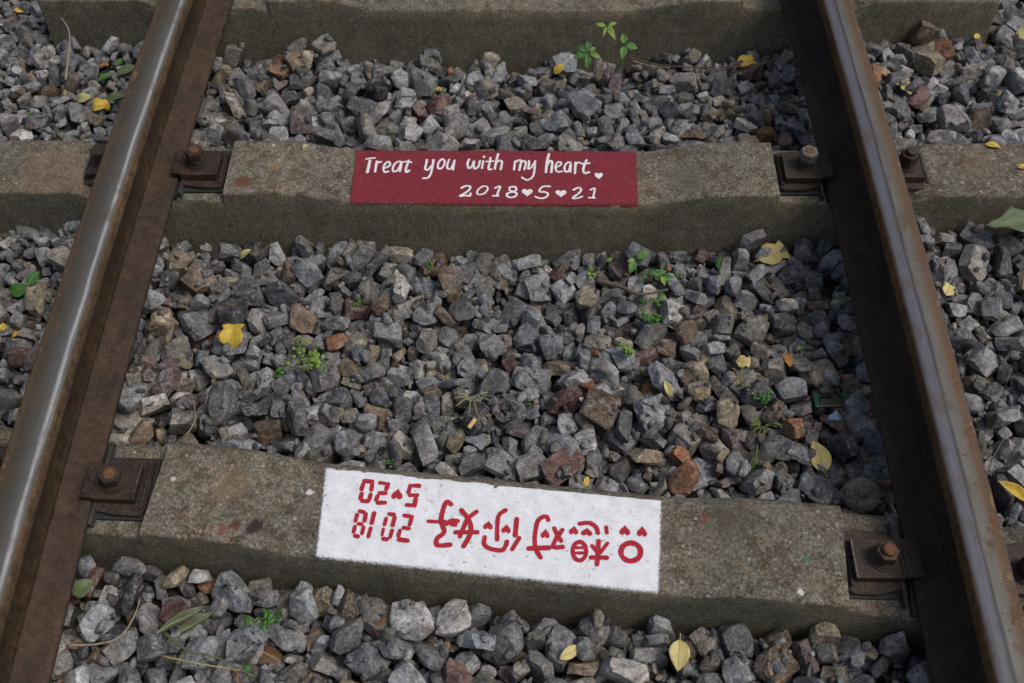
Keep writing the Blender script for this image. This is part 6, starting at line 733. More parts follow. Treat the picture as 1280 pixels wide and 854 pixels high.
-611,-68,-57,78,-1,21,46,-234,-565,-74,-21,91,31,8,35,-195,-545,-85,-78,31,45,19,53,-209,-493,-99,-68,-36,-48,17,31,-138,-712,-76,72,11,67,16,63,-151,-610,-105,6,4,0,1,43,-114,-603,-93,-37,60,20,23,38,-79,-568,-96,-72,-25,6,2,37,
-56,-659,-83,-5,3,-65,19,42,-25,-653,-64,-58,25,-71,8,67,-7,-574,-103,-47,16,-23,1,44,-25,-530,-93,7,30,94,22,54,-15,-610,-96,24,86,35,22,34,-668,-728,-81,-50,-73,-43,14,31,-697,-704,-62,6,-44,-14,14,52,-688,-545,-60,15,-26,-94,12,
53,-644,-70,-105,55,-29,40,15,38,-688,-57,-113,-17,79,-57,10,44,-634,-736,-75,-52,53,35,11,38,-638,-609,-70,30,-92,-13,15,36,-629,-514,-56,-12,34,-76,6,30,-646,1442,-144,22,-26,22,15,63,-531,-727,-81,-72,67,8,9,41,-621,-714,-46,75,-36,20,
8,68,-530,-609,-85,-25,-11,-7,10,38,-582,-550,-36,-53,20,73,11,26,-563,-532,-63,72,47,-2,21,55,-560,-76,-100,-34,-31,-30,5,47,-606,1456,-121,-38,-79,46,17,53,-565,1475,-141,36,67,-37,19,68,-486,-675,-38,9,-91,-34,5,68,-501,-626,-51,12,-18,
-3,8,56,-452,-562,-45,-6,-92,-22,4,68,-507,1470,-136,-49,81,13,15,53,-420,-714,-78,-48,-80,-17,15,41,-471,-615,-64,-56,80,15,12,29,-445,-515,-70,45,-73,-41,2,29,-446,1477,-128,-38,-38,-71,11,50,-403,-734,-63,4,66,-73,9,59,-411,-604,-34,-14,
-27,-83,11,67,-409,-609,-72,-7,-98,-13,16,31,-325,-712,-36,-13,71,-37,17,68,-410,-552,-70,-40,-22,-30,1,36,-329,1485,-141,-51,6,59,8,33,-302,-726,-84,-1,-98,8,7,62,-321,-590,-57,21,31,81,13,68,-259,-539,-54,48,12,74,14,58,-273,1474,-129,
-46,45,-63,4,51,-235,-726,-70,49,-48,49,16,68,-243,-666,-82,-40,-57,-42,17,37,-213,-638,-48,-23,89,30,3,68,-273,-571,-82,54,-78,-3,14,29,-169,-689,-71,32,65,38,12,46,-194,-606,-66,-17,-96,15,20,62,-175,-573,-86,35,-4,91,3,38,-180,-735,
-81,3,1,4,0,45,-178,-642,-85,4,-30,-76,18,40,-146,-578,-81,-7,10,-21,10,40,-143,-114,-106,-88,-24,-39,20,32,-90,-732,-75,46,-50,55,5,55,-99,-658,-93,-61,-22,42,13,31,-146,-615,-70,-30,-10,85,18,41,-83,-600,-63,43,11,-50,5,68,-111,
-524,-79,53,39,-22,3,39,-84,-502,-82,76,-6,-61,20,40,-53,-729,-88,35,-59,-64,18,39,-67,-696,-79,48,42,-14,13,42,-65,-512,-100,14,77,-1,15,37,-9,-728,-64,-28,-67,-63,16,68,-36,-507,-75,-83,20,-24,20,36,50,-606,-102,-6,7,97,11,43,
52,-568,-106,3,0,-98,16,35,25,-122,-115,-59,-19,-57,6,42,35,1489,-154,67,31,-26,8,46,52,-724,-81,31,39,63,14,45,91,-612,-86,1,-67,-4,4,64,85,-567,-101,-57,21,73,14,34,108,-511,-88,46,29,42,15,53,104,-139,-116,-1,5,98,7,
47,137,-724,-92,99,-1,-2,2,58,149,-668,-80,-23,62,47,21,64,130,-631,-97,-55,44,57,15,28,139,-546,-91,-36,80,-37,1,52,184,-720,-91,-44,49,-64,13,38,169,-638,-103,-4,1,97,4,34,183,-565,-101,-15,1,25,17,53,219,-502,-92,39,-48,58,
20,53,187,-122,-125,0,7,89,14,28,191,238,-141,-22,-67,-16,22,34,220,-718,-71,64,-12,71,9,68,239,-603,-97,80,57,-3,1,43,256,-522,-108,-30,-94,-7,3,33,244,-476,-109,2,-4,29,5,32,245,-140,-117,93,22,1,2,38,302,-731,-92,-8,0,
99,14,41,294,-660,-70,-67,9,72,3,63,284,-602,-92,62,-77,6,16,47,304,-555,-94,-38,57,23,21,47,272,1477,-152,37,-61,33,11,55,344,-708,-88,5,-28,-70,2,49,342,-662,-81,70,-2,-2,2,59,338,-623,-86,79,-58,6,2,46,354,-550,-78,-5,
-67,73,6,65,377,-730,-91,53,-83,9,8,41,408,-668,-94,-3,-8,-72,8,45,389,-509,-83,-56,-7,-77,7,46,381,-472,-104,-1,-7,-33,12,33,415,1466,-147,0,77,59,16,64,454,-722,-67,4,-29,-9,19,68,437,-608,-95,15,-88,-43,10,33,417,-566,-78,
-36,-60,-11,18,42,436,-527,-73,-36,59,51,8,55,453,-174,-99,-22,-30,-63,23,50,493,-698,-74,-65,-28,-64,11,43,468,-620,-84,-50,-55,62,21,40,479,-558,-76,23,-40,41,8,58,481,-515,-81,5,47,-63,15,26,562,-730,-86,-13,1,74,21,42,534,-669,
-83,-56,82,2,20,68,539,-552,-90,25,-96,-2,18,25,587,-661,-73,61,37,52,22,58,598,-600,-75,-46,-9,52,16,47,569,-517,-72,35,-4,86,19,53,582,-193,-95,-42,-42,-60,8,59,673,-719,-74,-12,-42,-39,4,51,652,-608,-80,-9,94,3,11,40,648,
-571,-64,-55,-20,-47,18,53,685,-676,-65,-3,40,18,1,65,697,-624,-82,10,13,-97,17,45,688,-574,-82,17,95,23,3,28,24,-548,-107,3,-7,17,18,32,37,-694,-85,41,-58,-67,6,36,17,-593,-80,73,-49,22,22,59,81,-720,-70,-9,-91,24,4,57,
91,-662,-55,53,13,-2,16,61,122,-597,-96,-65,49,-3,22,33,98,-559,-75,-31,-24,-90,3,68,112,739,-100,-54,-16,53,9,43,154,1461,-126,13,10,19,19,68,138,-710,-65,22,95,-14,18,55,192,-636,-82,-33,-2,-70,20,63,148,-595,-71,49,38,73,7,
68,171,-530,-107,92,35,-10,21,28,188,-508,-102,-25,92,-16,14,33,160,-145,-109,-18,-31,-87,14,43,182,-682,-99,-88,-45,-1,14,34,229,-667,-78,-44,70,22,15,57,207,-591,-82,41,-39,59,19,49,219,-542,-96,-33,27,-17,16,43,221,1463,-137,-9,-7,58,
11,61,268,-718,-72,71,67,4,21,63,255,-648,-93,96,22,-4,15,38,269,-578,-52,-61,-61,-35,17,59,254,-545,-89,-16,18,1,4,38,272,-495,-93,45,64,-29,11,54,273,349,-150,85,17,20,5,32,318,-651,-48,16,3,-47,1,31,305,-529,-61,-50,85,
-10,10,55,299,-157,-109,-24,-16,-73,12,41,337,-695,-65,96,3,21,9,58,384,-630,-64,15,-23,91,18,38,356,-588,-84,51,53,30,22,36,382,-530,-92,11,66,70,14,38,360,-516,-57,-76,-6,21,20,41,392,-711,-79,-23,-19,-80,5,47,413,-628,-90,27,
60,33,17,32,389,-600,-93,41,89,-8,17,45,401,-550,-94,-28,61,-61,1,34,408,-490,-87,-31,-50,-48,20,35,451,-657,-42,59,61,43,5,68,463,-585,-88,-39,69,28,11,42,443,-559,-86,-12,81,-9,2,32,457,-508,-83,2,-66,74,15,30,516,-728,-79,
66,44,11,16,42,486,-603,-84,-34,-77,-18,17,33,499,-602,-58,2,3,67,14,50,509,-530,-77,27,-1,-12,8,54,518,-184,-98,-51,-37,-55,21,61,514,251,-112,40,0,30,10,53,597,-717,-49,-38,87,23,16,49,556,-627,-63,-45,32,66,12,49,558,-570,
-53,-15,-70,39,16,66,574,-171,-113,-57,39,57,0,23,619,-631,-44,-33,-89,-27,4,51,628,-606,-60,-60,-69,24,2,41,598,-542,-54,68,-66,-22,17,68,625,-680,-81,-53,31,-39,23,41,688,-608,-53,-47,12,42,1,57,682,-547,-53,-45,26,-82,9,68,10,
-694,-62,-74,29,-58,0,56,2,-525,-103,25,59,70,14,28,32,-640,-61,23,14,-78,3,63,45,-558,-58,67,19,-69,9,68,53,-517,-72,-4,12,-93,9,52,63,-642,-80,41,-34,-68,0,47,130,-537,-70,-2,69,52,0,43,108,-689,-42,-43,73,51,7,61,
228,-619,-72,22,-29,91,10,43,175,-558,-70,64,19,15,13,41,195,-529,-83,41,-57,-70,1,41,204,-691,-76,-35,-66,3,12,37,237,-581,-86,-43,49,-57,0,34,231,-527,-67,62,-61,-31,13,38,186,-678,-48,-44,78,42,23,46,264,-639,-77,-12,-2,-89,4,
37,269,-535,-83,-19,15,-18,5,27,268,-147,-120,-41,-25,39,7,38,309,-693,-31,5,-52,29,19,62,345,-624,-62,69,-62,29,7,39,321,-596,-52,49,1,42,2,62,274,-524,-69,-92,7,26,23,23,382,-681,-61,45,69,-19,13,44,410,-725,-45,-64,-65,-9,
8,55,415,-668,-53,53,33,71,0,60,414,-586,-50,-60,63,30,23,68,414,-505,-87,-52,30,63,18,30,346,-733,-57,-89,12,-1,13,39,462,-503,-58,38,-90,1,14,37,546,-717,-57,-38,13,-63,8,51,501,-658,-46,6,-5,85,9,68,520,-607,-27,-7,8,
-87,22,62,508,1480,-138,5,-23,46,9,40,632,-685,-50,15,18,95,13,51,621,-724,-78,22,-11,-95,7,53,564,-686,-59,-79,1,-52,9,32,650,-652,-66,-13,-18,88,14,41,681,-637,-61,-2,-78,52,21,30,702,-681,-71,84,5,42,4,42,702,-647,-68,-46,
-57,-48,12,45,713,-581,-82,-75,64,-9,15,21,764,420,-85,-22,-80,-19,21,68,871,-623,-65,-24,-61,-69,22,38,873,-463,-50,-12,13,-61,14,54,859,-146,-97,7,80,-7,17,46,869,-22,-100,21,-90,-21,10,35,867,17,-101,56,-43,-39,19,38,873,64,-105,
9,-2,97,3,42,854,175,-85,11,55,-4,6,42,866,1066,-96,65,-7,-16,9,45,872,1098,-80,53,26,-78,20,68,925,-685,-65,95,-22,-11,14,39,920,-574,-61,-46,-24,-82,0,33,890,-523,-53,-97,-20,0,13,53,964,-649,-70,-41,-5,19,0,26,954,-584,
-64,-76,63,1,0,56,968,-522,-43,-75,6,58,20,57,976,-224,-105,77,-4,63,13,42,1007,-664,-70,91,-31,-20,15,28,1012,-628,-51,-14,-94,-14,10,58,1035,-581,-58,52,-49,-53,23,41,1004,-527,-45,-7,66,-72,4,53,1013,-490,-59,-98,7,-6,6,28,998,
-155,-107,-28,-29,-73,3,50,1018,-34,-94,-22,-32,-55,8,49,1070,-690,-75,7,-2,45,19,39,1068,-578,-48,71,-41,48,11,43,1069,-513,-55,-24,-47,-2,6,30,1087,-183,-115,23,74,-59,0,32,1063,-129,-101,64,-21,-72,17,34,1044,-87,-105,-32,93,13,3,45,
1063,-31,-79,-22,-61,3,10,67,1051,8,-101,-17,97,-5,22,43,1064,70,-104,15,-78,-57,0,37,1080,132,-98,-1,-2,73,13,53,1113,-625,-57,0,-65,-9,16,39,1121,-470,-49,31,-35,60,21,38,1123,-198,-113,-86,49,2,18,40,1119,-113,-104,66,10,27,5,
48,1109,-81,-103,-26,95,7,7,59,1113,301,-82,-47,-39,47,23,64,1118,376,-74,-13,-60,-6,22,43,1167,-604,-62,12,-4,-59,9,48,1169,-472,-57,-84,16,-50,23,23,1167,-171,-107,-72,68,-2,2,61,1166,-123,-104,80,2,4,23,40,1167,-37,-85,-73,5,-66,
5,64,1165,65,-85,-83,47,24,0,52,1173,112,-77,67,16,-70,5,56,1182,213,-91,-32,5,90,23,41,1166,306,-64,28,-59,-74,2,68,1153,371,-77,60,30,-71,15,46,1159,700,-89,23,42,1,5,63,1217,-547,-45,49,-54,44,9,50,1227,-498,-49,7,-12,
-92,6,53,1223,-177,-100,-73,67,3,18,65,1223,-113,-108,10,-6,46,3,41,1203,102,-92,-8,37,66,7,45,1220,303,-68,45,59,-64,4,43,1201,364,-87,-99,2,-2,4,68,1264,-525,-55,-48,-67,32,0,28,1269,-489,-57,-99,-4,-3,8,47,1251,-429,-87,84,
35,-38,11,32,1277,-324,-113,0,-2,59,19,45,1276,-285,-100,22,-93,19,0,59,1262,-231,-109,-31,86,-31,20,48,1273,-116,-102,-6,-12,-83,16,53,1241,38,-95,-39,18,-27,1,38,1266,67,-97,-1,2,-34,12,48,1289,161,-101,-5,-6,-40,3,46,1251,255,-66,
67,-25,68,11,55,1289,316,-72,21,49,-80,8,42,1282,372,-82,40,-41,79,6,44,1285,425,-80,-27,95,0,4,63,1257,539,-67,-45,-64,37,14,68,1272,630,-94,9,38,85,11,66,1253,765,-100,-28,-26,-59,10,52,1258,809,-107,-61,-36,24,13,35,1270,867,
-96,-88,-18,-39,2,32,1284,890,-96,55,46,-61,19,40,1317,-629,-47,44,48,58,17,68,1296,-585,-61,10,-8,87,4,34,1330,-523,-57,55,48,51,17,29,1326,-473,-45,-52,-35,40,23,68,1304,-335,-108,43,26,-63,7,33,1320,-271,-98,0,64,-8,15,51,1311,
-187,-95,-24,69,-23,10,45,1318,-15,-100,73,7,3,10,32,1315,23,-93,76,58,-21,11,49,1300,220,-81,-57,36,44,2,43,1325,370,-61,39,-49,-19,14,68,1320,446,-76,-40,-53,61,21,48,1322,641,-90,-19,-69,-64,9,54,1315,722,-111,3,5,54,11,53,
1329,775,-107,-72,67,9,11,57,1318,828,-104,3,-1,77,5,49,1309,968,-108,-98,14,-1,10,53,1333,1183,-92,85,34,38,4,39,1377,-633,-57,7,4,-58,11,68,1352,-424,-78,74,36,6,4,48,1364,-371,-87,22,-42,53,16,68,1364,-220,-95,-67,-20,-48,0,
68,1376,-177,-102,-67,66,18,23,57,1364,-33,-81,34,84,39,6,68,1356,11,-102,71,68,0,17,49,1356,57,-80,-64,-30,52,5,52,1370,128,-86,-64,53,40,6,49,1359,169,-87,38,59,61,10,50,1339,201,-89,70,24,7,1,34,1371,256,-78,52,45,48,
13,52,1345,312,-84,66,73,-2,6,51,1376,420,-84,-3,-2,-71,19,44,1373,472,-79,-25,58,76,9,55,1390,504,-76,-47,-36,-40,1,44,1366,615,-107,78,60,-9,17,68,1368,911,-104,-87,48,-1,6,51,1384,954,-110,3,-1,-70,12,30,1373,1011,-103,1,-1,
82,8,60,1380,1080,-89,-80,5,57,10,47,1356,1109,-95,-23,-67,63,21,45,1374,1151,-98,-21,-8,26,7,54,1374,1248,-122,11,25,-65,6,54,1426,-621,-55,-60,-74,-17,17,41,1411,-566,-53,-57,48,23,18,31,1414,-423,-90,-3,-2,89,2,54,1425,-254,-100,8,
12,-98,4,68,1429,-124,-93,45,44,-58,0,46,1417,-72,-88,-65,7,71,23,56,1404,72,-75,-60,64,7,5,58,1424,165,-80,-32,-12,86,6,43,1419,253,-76,44,-51,-59,18,54,1414,369,-76,72,-25,-64,8,42,1419,530,-79,94,8,30,8,41,1439,624,-101,
-28,-58,-39,9,53,1414,676,-93,38,63,65,2,68,1413,765,-108,52,3,-14,9,64,1422,835,-98,77,-19,58,22,51,1424,907,-94,-36,-21,21,17,45,1434,1110,-84,-59,-33,-57,17,60,1431,1160,-98,7,10,15,18,46,1423,1275,-150,54,34,-71,22,59,1432,1324,
-154,-27,-58,65,13,68,1445,1379,-144,69,-45,48,17,68,1470,-582,-52,-63,-37,-54,22,43,1461,-472,-59,-35,92,4,19,39,1462,-431,-87,6,9,-98,14,40,1486,-347,-108,67,-25,68,5,38,1472,-315,-93,-14,-37,-26,13,68,1466,-213,-115,-5,99,-7,4,31,1459,
-177,-103,-8,95,23,7,63,1464,-33,-97,9,51,29,6,35,1493,16,-88,65,-30,62,15,45,1469,158,-97,53,-42,49,16,38,1476,212,-71,-73,7,43,12,66,1460,397,-73,60,44,-54,18,40,1481,548,-79,8,-67,13,16,28,1474,669,-103,30,-65,34,5,52,
1480,751,-102,3,0,-93,11,63,1461,806,-107,-4,0,46,2,68,1469,908,-89,-41,70,42,19,54,1476,975,-88,-31,70,30,10,48,1463,1018,-95,-41,72,-47,10,48,1481,1060,-104,-84,-51,-8,19,35,1463,1168,-82,-64,-3,-74,1,49,1519,-421,-74,25,75,-17,6,
57,1519,83,-92,97,18,4,21,68,1546,193,-94,-12,47,86,9,52,1537,264,-82,11,-59,8,18,35,1519,365,-70,71,53,-19,18,47,1520,457,-66,70,-58,28,13,55,1531,514,-69,-47,37,-62,18,54,1534,578,-102,2,-34,-41,1,48,1513,631,-100,-49,-52,-56,
22,58,1525,779,-100,67,-29,60,8,37,1542,802,-105,2,39,87,7,43,1526,830,-85,72,-55,-1,12,68,1524,1101,-78,49,73,-37,10,53,1538,1192,-98,-1,7,-91,21,68,1526,1451,-163,65,12,10,13,53,715,-611,-66,-20,-27,-58,5,46,850,-590,-39,-67,57,
36,17,68,837,-440,-47,-34,65,17,23,40,836,-181,-68,33,-22,-61,10,68,845,-111,-97,27,-79,19,7,50,851,-84,-72,74,-57,20,4,68,841,2,-92,-86,29,-29,6,50,837,84,-98,68,-37,5,21,39,832,225,-71,-67,-10,-47,15,54,840,308,-60,49,
-6,-41,11,57,820,433,-73,87,-16,28,1,53,909,-726,-62,-25,-62,-36,16,45,890,-678,-52,-60,-32,28,4,57,895,-561,-60,-88,3,15,23,35,919,-449,-40,5,5,-99,19,49,890,-156,-106,6,-5,-27,13,42,899,-51,-102,-37,32,85,23,32,888,-21,-92,
45,-72,-39,23,49,890,232,-89,52,42,-63,21,42,851,740,-83,-21,-1,3,10,53,888,796,-94,-31,32,-47,14,55,939,-652,-67,-54,-3,82,13,26,933,-548,-51,-14,-55,-20,21,50,944,-503,-45,76,23,41,0,60,937,-454,-60,-64,-75,-5,21,36,988,-721,
-69,-4,6,-97,15,45,979,-677,-65,12,19,-61,23,45,947,-623,-27,46,-77,36,20,68,993,-590,-69,-4,0,95,4,30,1022,-485,-21,-90,36,-6,3,68,974,-457,-47,43,71,-52,11,41,1004,-119,-102,-32,68,-33,10,35,1004,-93,-89,26,-8,77,20,23,1007,
-12,-97,-43,18,48,4,31,995,1445,-136,46,-49,41,3,68,986,1476,-147,2,82,-3,5,56,1028,-727,-73,-6,5,-52,19,43,1057,-664,-58,89,-39,19,10,53,1067,-625,-31,-17,34,-92,10,68,1066,-551,-45,-36,-37,-45,20,51,1043,-516,-51,-82,35,-30,1,37,
1022,-465,-52,56,-73,25,15,38,1054,-168,-106,-49,-31,53,1,52,1028,-125,-110,27,-54,56,6,32,1026,-5,-65,7,48,-11,21,63,1044,32,-72,18,76,-54,2,48,1048,94,-87,-6,62,23,13,52,1070,1453,-121,-81,-44,-37,16,42,1112,-729,-64,14,79,-35,22,
41,1103,-662,-66,-77,18,22,18,31,1087,-606,-58,37,33,-63,23,40,1104,-512,-41,40,60,5,11,54,1080,-203,-116,-13,-96,10,7,35,1090,-150,-101,-84,26,42,19,51,1092,5,-95,-52,-32,-29,0,40,1079,51,-93,93,17,21,0,50,1083,94,-97,51,23,-47,
7,34,1123,131,-85,-1,64,30,6,45,1106,197,-86,73,-13,62,4,46,1112,231,-42,1,-78,-51,18,40,1132,258,-77,45,29,-3,20,45,1146,-639,-43,-13,54,-39,11,55,1149,-556,-50,-57,72,-14,8,53,1150,-487,-54,53,48,56,19,46,1165,-207,-76,7,-14,
-52,4,68,1110,-150,-79,15,51,-51,18,68,1160,-101,-84,-51,36,-1,17,46,1140,-60,-78,-30,-9,-52,0,55,1142,-7,-81,13,73,-25,5,59,1140,50,-87,-49,32,3,12,43,1140,92,-97,-1,14,-72,16,37,1177,144,-75,-8,-67,-73,5,56,1159,183,-78,28,
49,-80,0,68,1166,231,-71,-43,-50,-57,6,60,1197,266,-47,-23,16,34,15,60,1137,325,-49,44,15,75,21,38,1148,369,-49,26,-8,-8,22,30,1162,427,-68,88,-35,-28,2,66,1193,-584,-30,-32,-83,-40,15,50,1186,-488,-53,45,-61,-56,16,36,1195,-152,-80,
-24,-54,-18,19,34,1193,-128,-102,31,65,-10,12,28,1201,-46,-101,40,4,91,4,46,1216,-3,-81,-82,-34,-38,15,56,1199,39,-90,-69,36,-36,6,40,1217,234,-89,-12,20,58,4,34,1212,333,-56,38,38,-33,13,31,1189,371,-48,59,-37,66,5,49,1189,1469,
-121,-93,7,7,5,68,1250,-626,-63,-15,-16,-41,17,35,1235,-586,-21,54,-58,-54,15,68,1256,-548,-49,8,52,-83,10,37,1243,-465,-23,-39,25,-40,2,51,1244,-398,-80,-62,-29,-54,5,36,1253,-203,-73,-12,77,39,6,61,1242,-80,-96,21,58,-15,9,47,1253,
-24,-84,43,64,0,8,68,1250,135,-86,-36,82,-40,4,54,1246,323,-76,-45,24,27,16,45,1234,358,-66,-21,-13,-96,18,39,1248,409,-68,26,-54,74,3,33,1224,708,-84,14,-67,10,6,66,1223,782,-90,11,90,-32,16,45,1253,881,-97,-56,37,62,3,37,
1280,910,-73,70,41,-38,8,55,1248,1460,-147,-59,62,-14,10,68,1272,-619,-24,-8,-19,-80,10,68,1287,-546,-55,-52,83,6,16,32,1295,-520,-51,63,-64,10,1,29,1279,-451,-40,49,74,-26,13,45,1283,-406,-88,-82,-52,19,18,36,1296,-360,-89,40,17,-89,15,
46,1298,-238,-88,-26,-56,29,8,49,1320,-120,-75,-70,-38,58,10,37,1275,35,-77,-68,-56,5,14,50,1297,102,-67,42,5,88,20,67,1280,400,-55,5,96,-5,23,40,1290,451,-43,-8,-10,70,11,68,1310,526,-64,-17,-45,-80,23,57,1311,586,-89,-55,66,0,
10,47,1289,693,-85,31,88,-18,2,36,1287,796,-98,14,-41,-9,19,43,1301,849,-70,-38,-71,3,10,40,1316,1096,-86,18,86,39,4,49,1296,1479,-134,7,-97,-7,14,46,1359,-559,-60,1,-6,-13,10,48,1313,-407,-53,69,-66,-8,19,68,1331,-331,-110,-85,-43,
4,17,32,1343,-169,-93,69,19,-67,14,54,1361,-131,-58,-57,-33,74,5,62,1323,-79,-73,-6,-83,53,11,56,1368,16,-73,68,-2,71,3,43,1343,20,-69,14,58,-24,1,41,1339,110,-95,41,55,66,2,35,1332,148,-76,-66,-22,70,14,52,1337,218,-83,38,
-54,72,21,37,1342,264,-76,-79,-48,-26,0,54,1341,320,-45,-61,-56,8,6,48,1346,452,-68,65,52,54,20,49,1374,633,-78,-4,-20,-12,2,42,1360,803,-83,-7,-95,21,12,38,1347,838,-93,-75,26,-58,2,34,1342,869,-87,27,-77,37,20,63,1341,923,-102,
-77,37,-51,6,34,1347,960,-84,-85,-5,45,8,53,1354,1018,-77,-24,15,-74,3,48,1337,1145,-75,-74,43,-50,16,50,1346,1379,-147,-30,-28,17,6,68,1356,1484,-150,-64,37,42,20,60,1407,-584,-58,-70,26,-8,20,42,1384,-579,-35,-5,-40,61,3,44,1395,-507,
-20,40,-20,-89,17,59,1395,-471,-31,-3,96,24,1,55,1396,-416,-49,-8,64,6,14,66,1453,-166,-73,1,-11,30,5,68,1418,-102,-94,-44,-48,-41,18,38,1380,-77,-79,-74,35,56,23,58,1401,4,-88,-33,-27,53,14,63,1398,177,-80,13,-52,-51,5,44,1399,
279,-85,-3,-64,-9,3,30,1388,383,-80,-25,28,70,23,39,1400,452,-65,28,-41,85,8,48,1430,492,-65,-58,23,64,13,53,1387,539,-82,61,68,-36,2,35,1362,711,-100,78,-41,41,15,36,1404,736,-106,-6,82,55,23,50,1396,800,-108,15,14,34,22,35,
1402,931,-70,-27,-89,-11,4,64,1415,973,-82,-79,-23,-23,20,63,1393,1127,-72,52,-17,57,0,68,1408,1195,-101,-99,6,0,19,33,1386,1358,-109,-17,33,-31,23,57,1404,1456,-119,-2,87,-23,10,68,1455,-610,-37,62,37,-64,23,68,1436,-564,-41,-5,55,-5,10,
47,1449,-511,-20,31,-60,-4,14,60,1435,-467,-36,-10,-76,12,5,34,1428,-382,-72,-34,-76,50,22,58,1423,-303,-66,-57,41,62,2,68,1432,-146,-110,73,0,1,18,25,1461,-119,-99,62,-1,-77,3,38,1464,28,-92,61,-38,51,4,43,1445,70,-73,-27,-77,-30,
4,37,1461,178,-94,-19,72,-65,15,37,1438,294,-80,-78,-42,-32,8,34,1420,329,-79,-61,-75,-14,18,37,1455,421,-73,-69,-16,-65,1,39,1451,541,-84,3,1,-98,8,36,1463,588,-95,-95,-6,-19,6,47,1467,630,-92,-82,-22,48,18,38,1458,787,-69,-1,-12,
-97,15,68,1457,855,-91,-28,-90,-31,12,30,1446,972,-90,1,87,-4,8,42,1432,1031,-97,57,43,-66,22,36,1447,1200,-82,26,-37,52,19,48,1508,1302,-114,35,8,92,15,63,1459,1311,-119,38,-90,-1,19,50,1466,1346,-139,31,-29,24,5,42,1448,1431,-165,42,
6,-87,3,30,1481,-549,-52,48,-71,21,15,59,1492,-485,-49,-92,16,23,2,48,1493,-374,-75,40,-49,57,3,63,1533,-304,-59,-60,15,76,22,63,1495,-271,-73,-8,-66,-64,18,62,1535,-160,-85,-87,-38,14,16,68,1503,-99,-80,62,-77,-7,3,60,1523,0,-97,
55,-19,-54,13,39,1496,133,-66,-61,31,24,10,68,1531,230,-91,-96,0,-2,10,46,1513,258,-83,-50,-80,20,15,30,1489,316,-57,15,87,31,15,55,1511,410,-72,-33,-12,80,16,44,1479,444,-61,-38,-67,29,22,49,1501,561,-75,-51,80,20,9,37,1508,598,
-94,4,44,37,11,31,1483,637,-69,94,29,8,21,29,1502,693,-98,-22,-43,-70,13,49,1492,878,-75,14,-57,70,15,57,1527,997,-82,-53,-65,8,21,53,1503,1156,-77,51,-13,77,16,48,1521,1238,-118,-24,-31,-60,11,48,1538,1345,-159,-4,-53,-19,4,47,1511,
1487,-148,-20,-70,-63,12,52,1558,-352,-96,36,38,-61,13,56,1562,-305,-97,-22,73,-29,12,56,1562,-225,-95,42,-64,-13,2,50,1555,-84,-98,57,-52,-39,0,68,1555,39,-77,28,-30,63,18,57,1559,82,-79,83,-11,-49,12,58,1562,160,-95,56,38,-62,21,40,
1568,230,-82,62,20,66,0,42,1562,268,-89,7,-15,69,16,34,1563,331,-72,-21,-65,14,0,63,1552,370,-74,-68,26,-63,0,42,1542,426,-85,91,39,-7,8,33,1557,476,-72,62,-46,44,13,46,1561,563,-62,-19,-80,13,10,58,1556,625,-107,-88,-11,43,12,
34,1544,769,-64,-35,-82,-18,22,68,1552,882,-95,15,58,-16,13,48,1554,945,-103,69,71,5,23,68,1555,988,-100,-73,37,-50,0,33,1555,1031,-73,62,46,59,10,66,1560,1127,-88,49,-11,-84,5,44,1560,1155,-94,81,-13,55,20,43,1566,1399,-150,-15,-67,-15,
7,53,703,-532,-63,-19,-7,-81,11,45,704,-722,-60,20,77,-32,5,59,791,-444,-28,29,-12,-92,19,68,767,241,-74,-58,-71,-34,6,56,831,-537,-22,-36,92,12,23,46,804,-2,-64,97,-15,-8,12,68,851,89,-60,18,54,81,8,68,852,844,-80,-75,-34,
-8,11,41,845,-486,-18,1,-4,-98,20,68,897,-129,-94,-52,47,14,2,38,849,134,-76,85,-15,-47,6,35,861,373,-52,8,0,98,19,68,842,475,-56,-13,76,62,19,57,864,894,-66,-50,-80,-22,4,68,852,1001,-74,-6,-10,-59,15,53,895,-625,-33,78,
39,10,22,57,906,-586,-58,29,-60,35,1,40,895,-552,-20,-40,2,-52,15,49,915,-489,-39,-49,4,19,23,45,868,239,-72,60,-5,-79,18,39,940,-697,-47,30,21,72,1,63,985,-553,-20,43,-8,33,18,57,984,-503,-18,66,54,-48,8,51,983,-99,-84,
-57,6,76,3,20,1031,-695,-53,-50,21,16,15,48,1018,-667,-50,65,19,-30,16,31,1007,-581,-37,70,46,16,15,56,1025,-544,-44,30,50,-68,2,40,1064,-465,-23,-6,51,56,13,37,1024,-222,-80,-48,52,-69,2,46,1023,-149,-92,53,13,81,13,48,1020,-79,
-81,-57,29,-2,2,28,1017,697,-73,7,7,-3,12,59,1079,-719,-72,-74,-18,30,0,51,1113,-710,-28,76,-63,-5,2,68,1106,-582,-51,-39,-38,82,18,38,1097,-575,-13,55,-51,2,22,51,1087,-475,-46,-36,58,-60,13,46,1069,-123,-73,85,-46,15,19,37,1040,
-113,-86,94,-25,-17,18,35,1062,-71,-61,-26,73,51,8,68,1083,27,-96,-11,57,-80,2,29,1081,83,-72,-57,-41,-11,12,32,1101,108,-68,-50,-26,-42,11,35,1100,146,-50,16,45,55,10,57,1117,200,-44,-27,-20,93,3,29,1130,-658,-63,-38,-6,-70,1,31,
1133,-597,-63,9,39,29,11,25,1145,-547,-11,4,-13,-29,11,68,1120,-241,-66,93,-11,-28,2,46,1089,-208,-92,-68,29,65,11,44,1096,-110,-72,-85,5,50,15,35,1101,-72,-88,81,-46,30,15,30,1110,-34,-59,46,11,-86,2,55,1113,18,-72,-41,-2,-77,1,
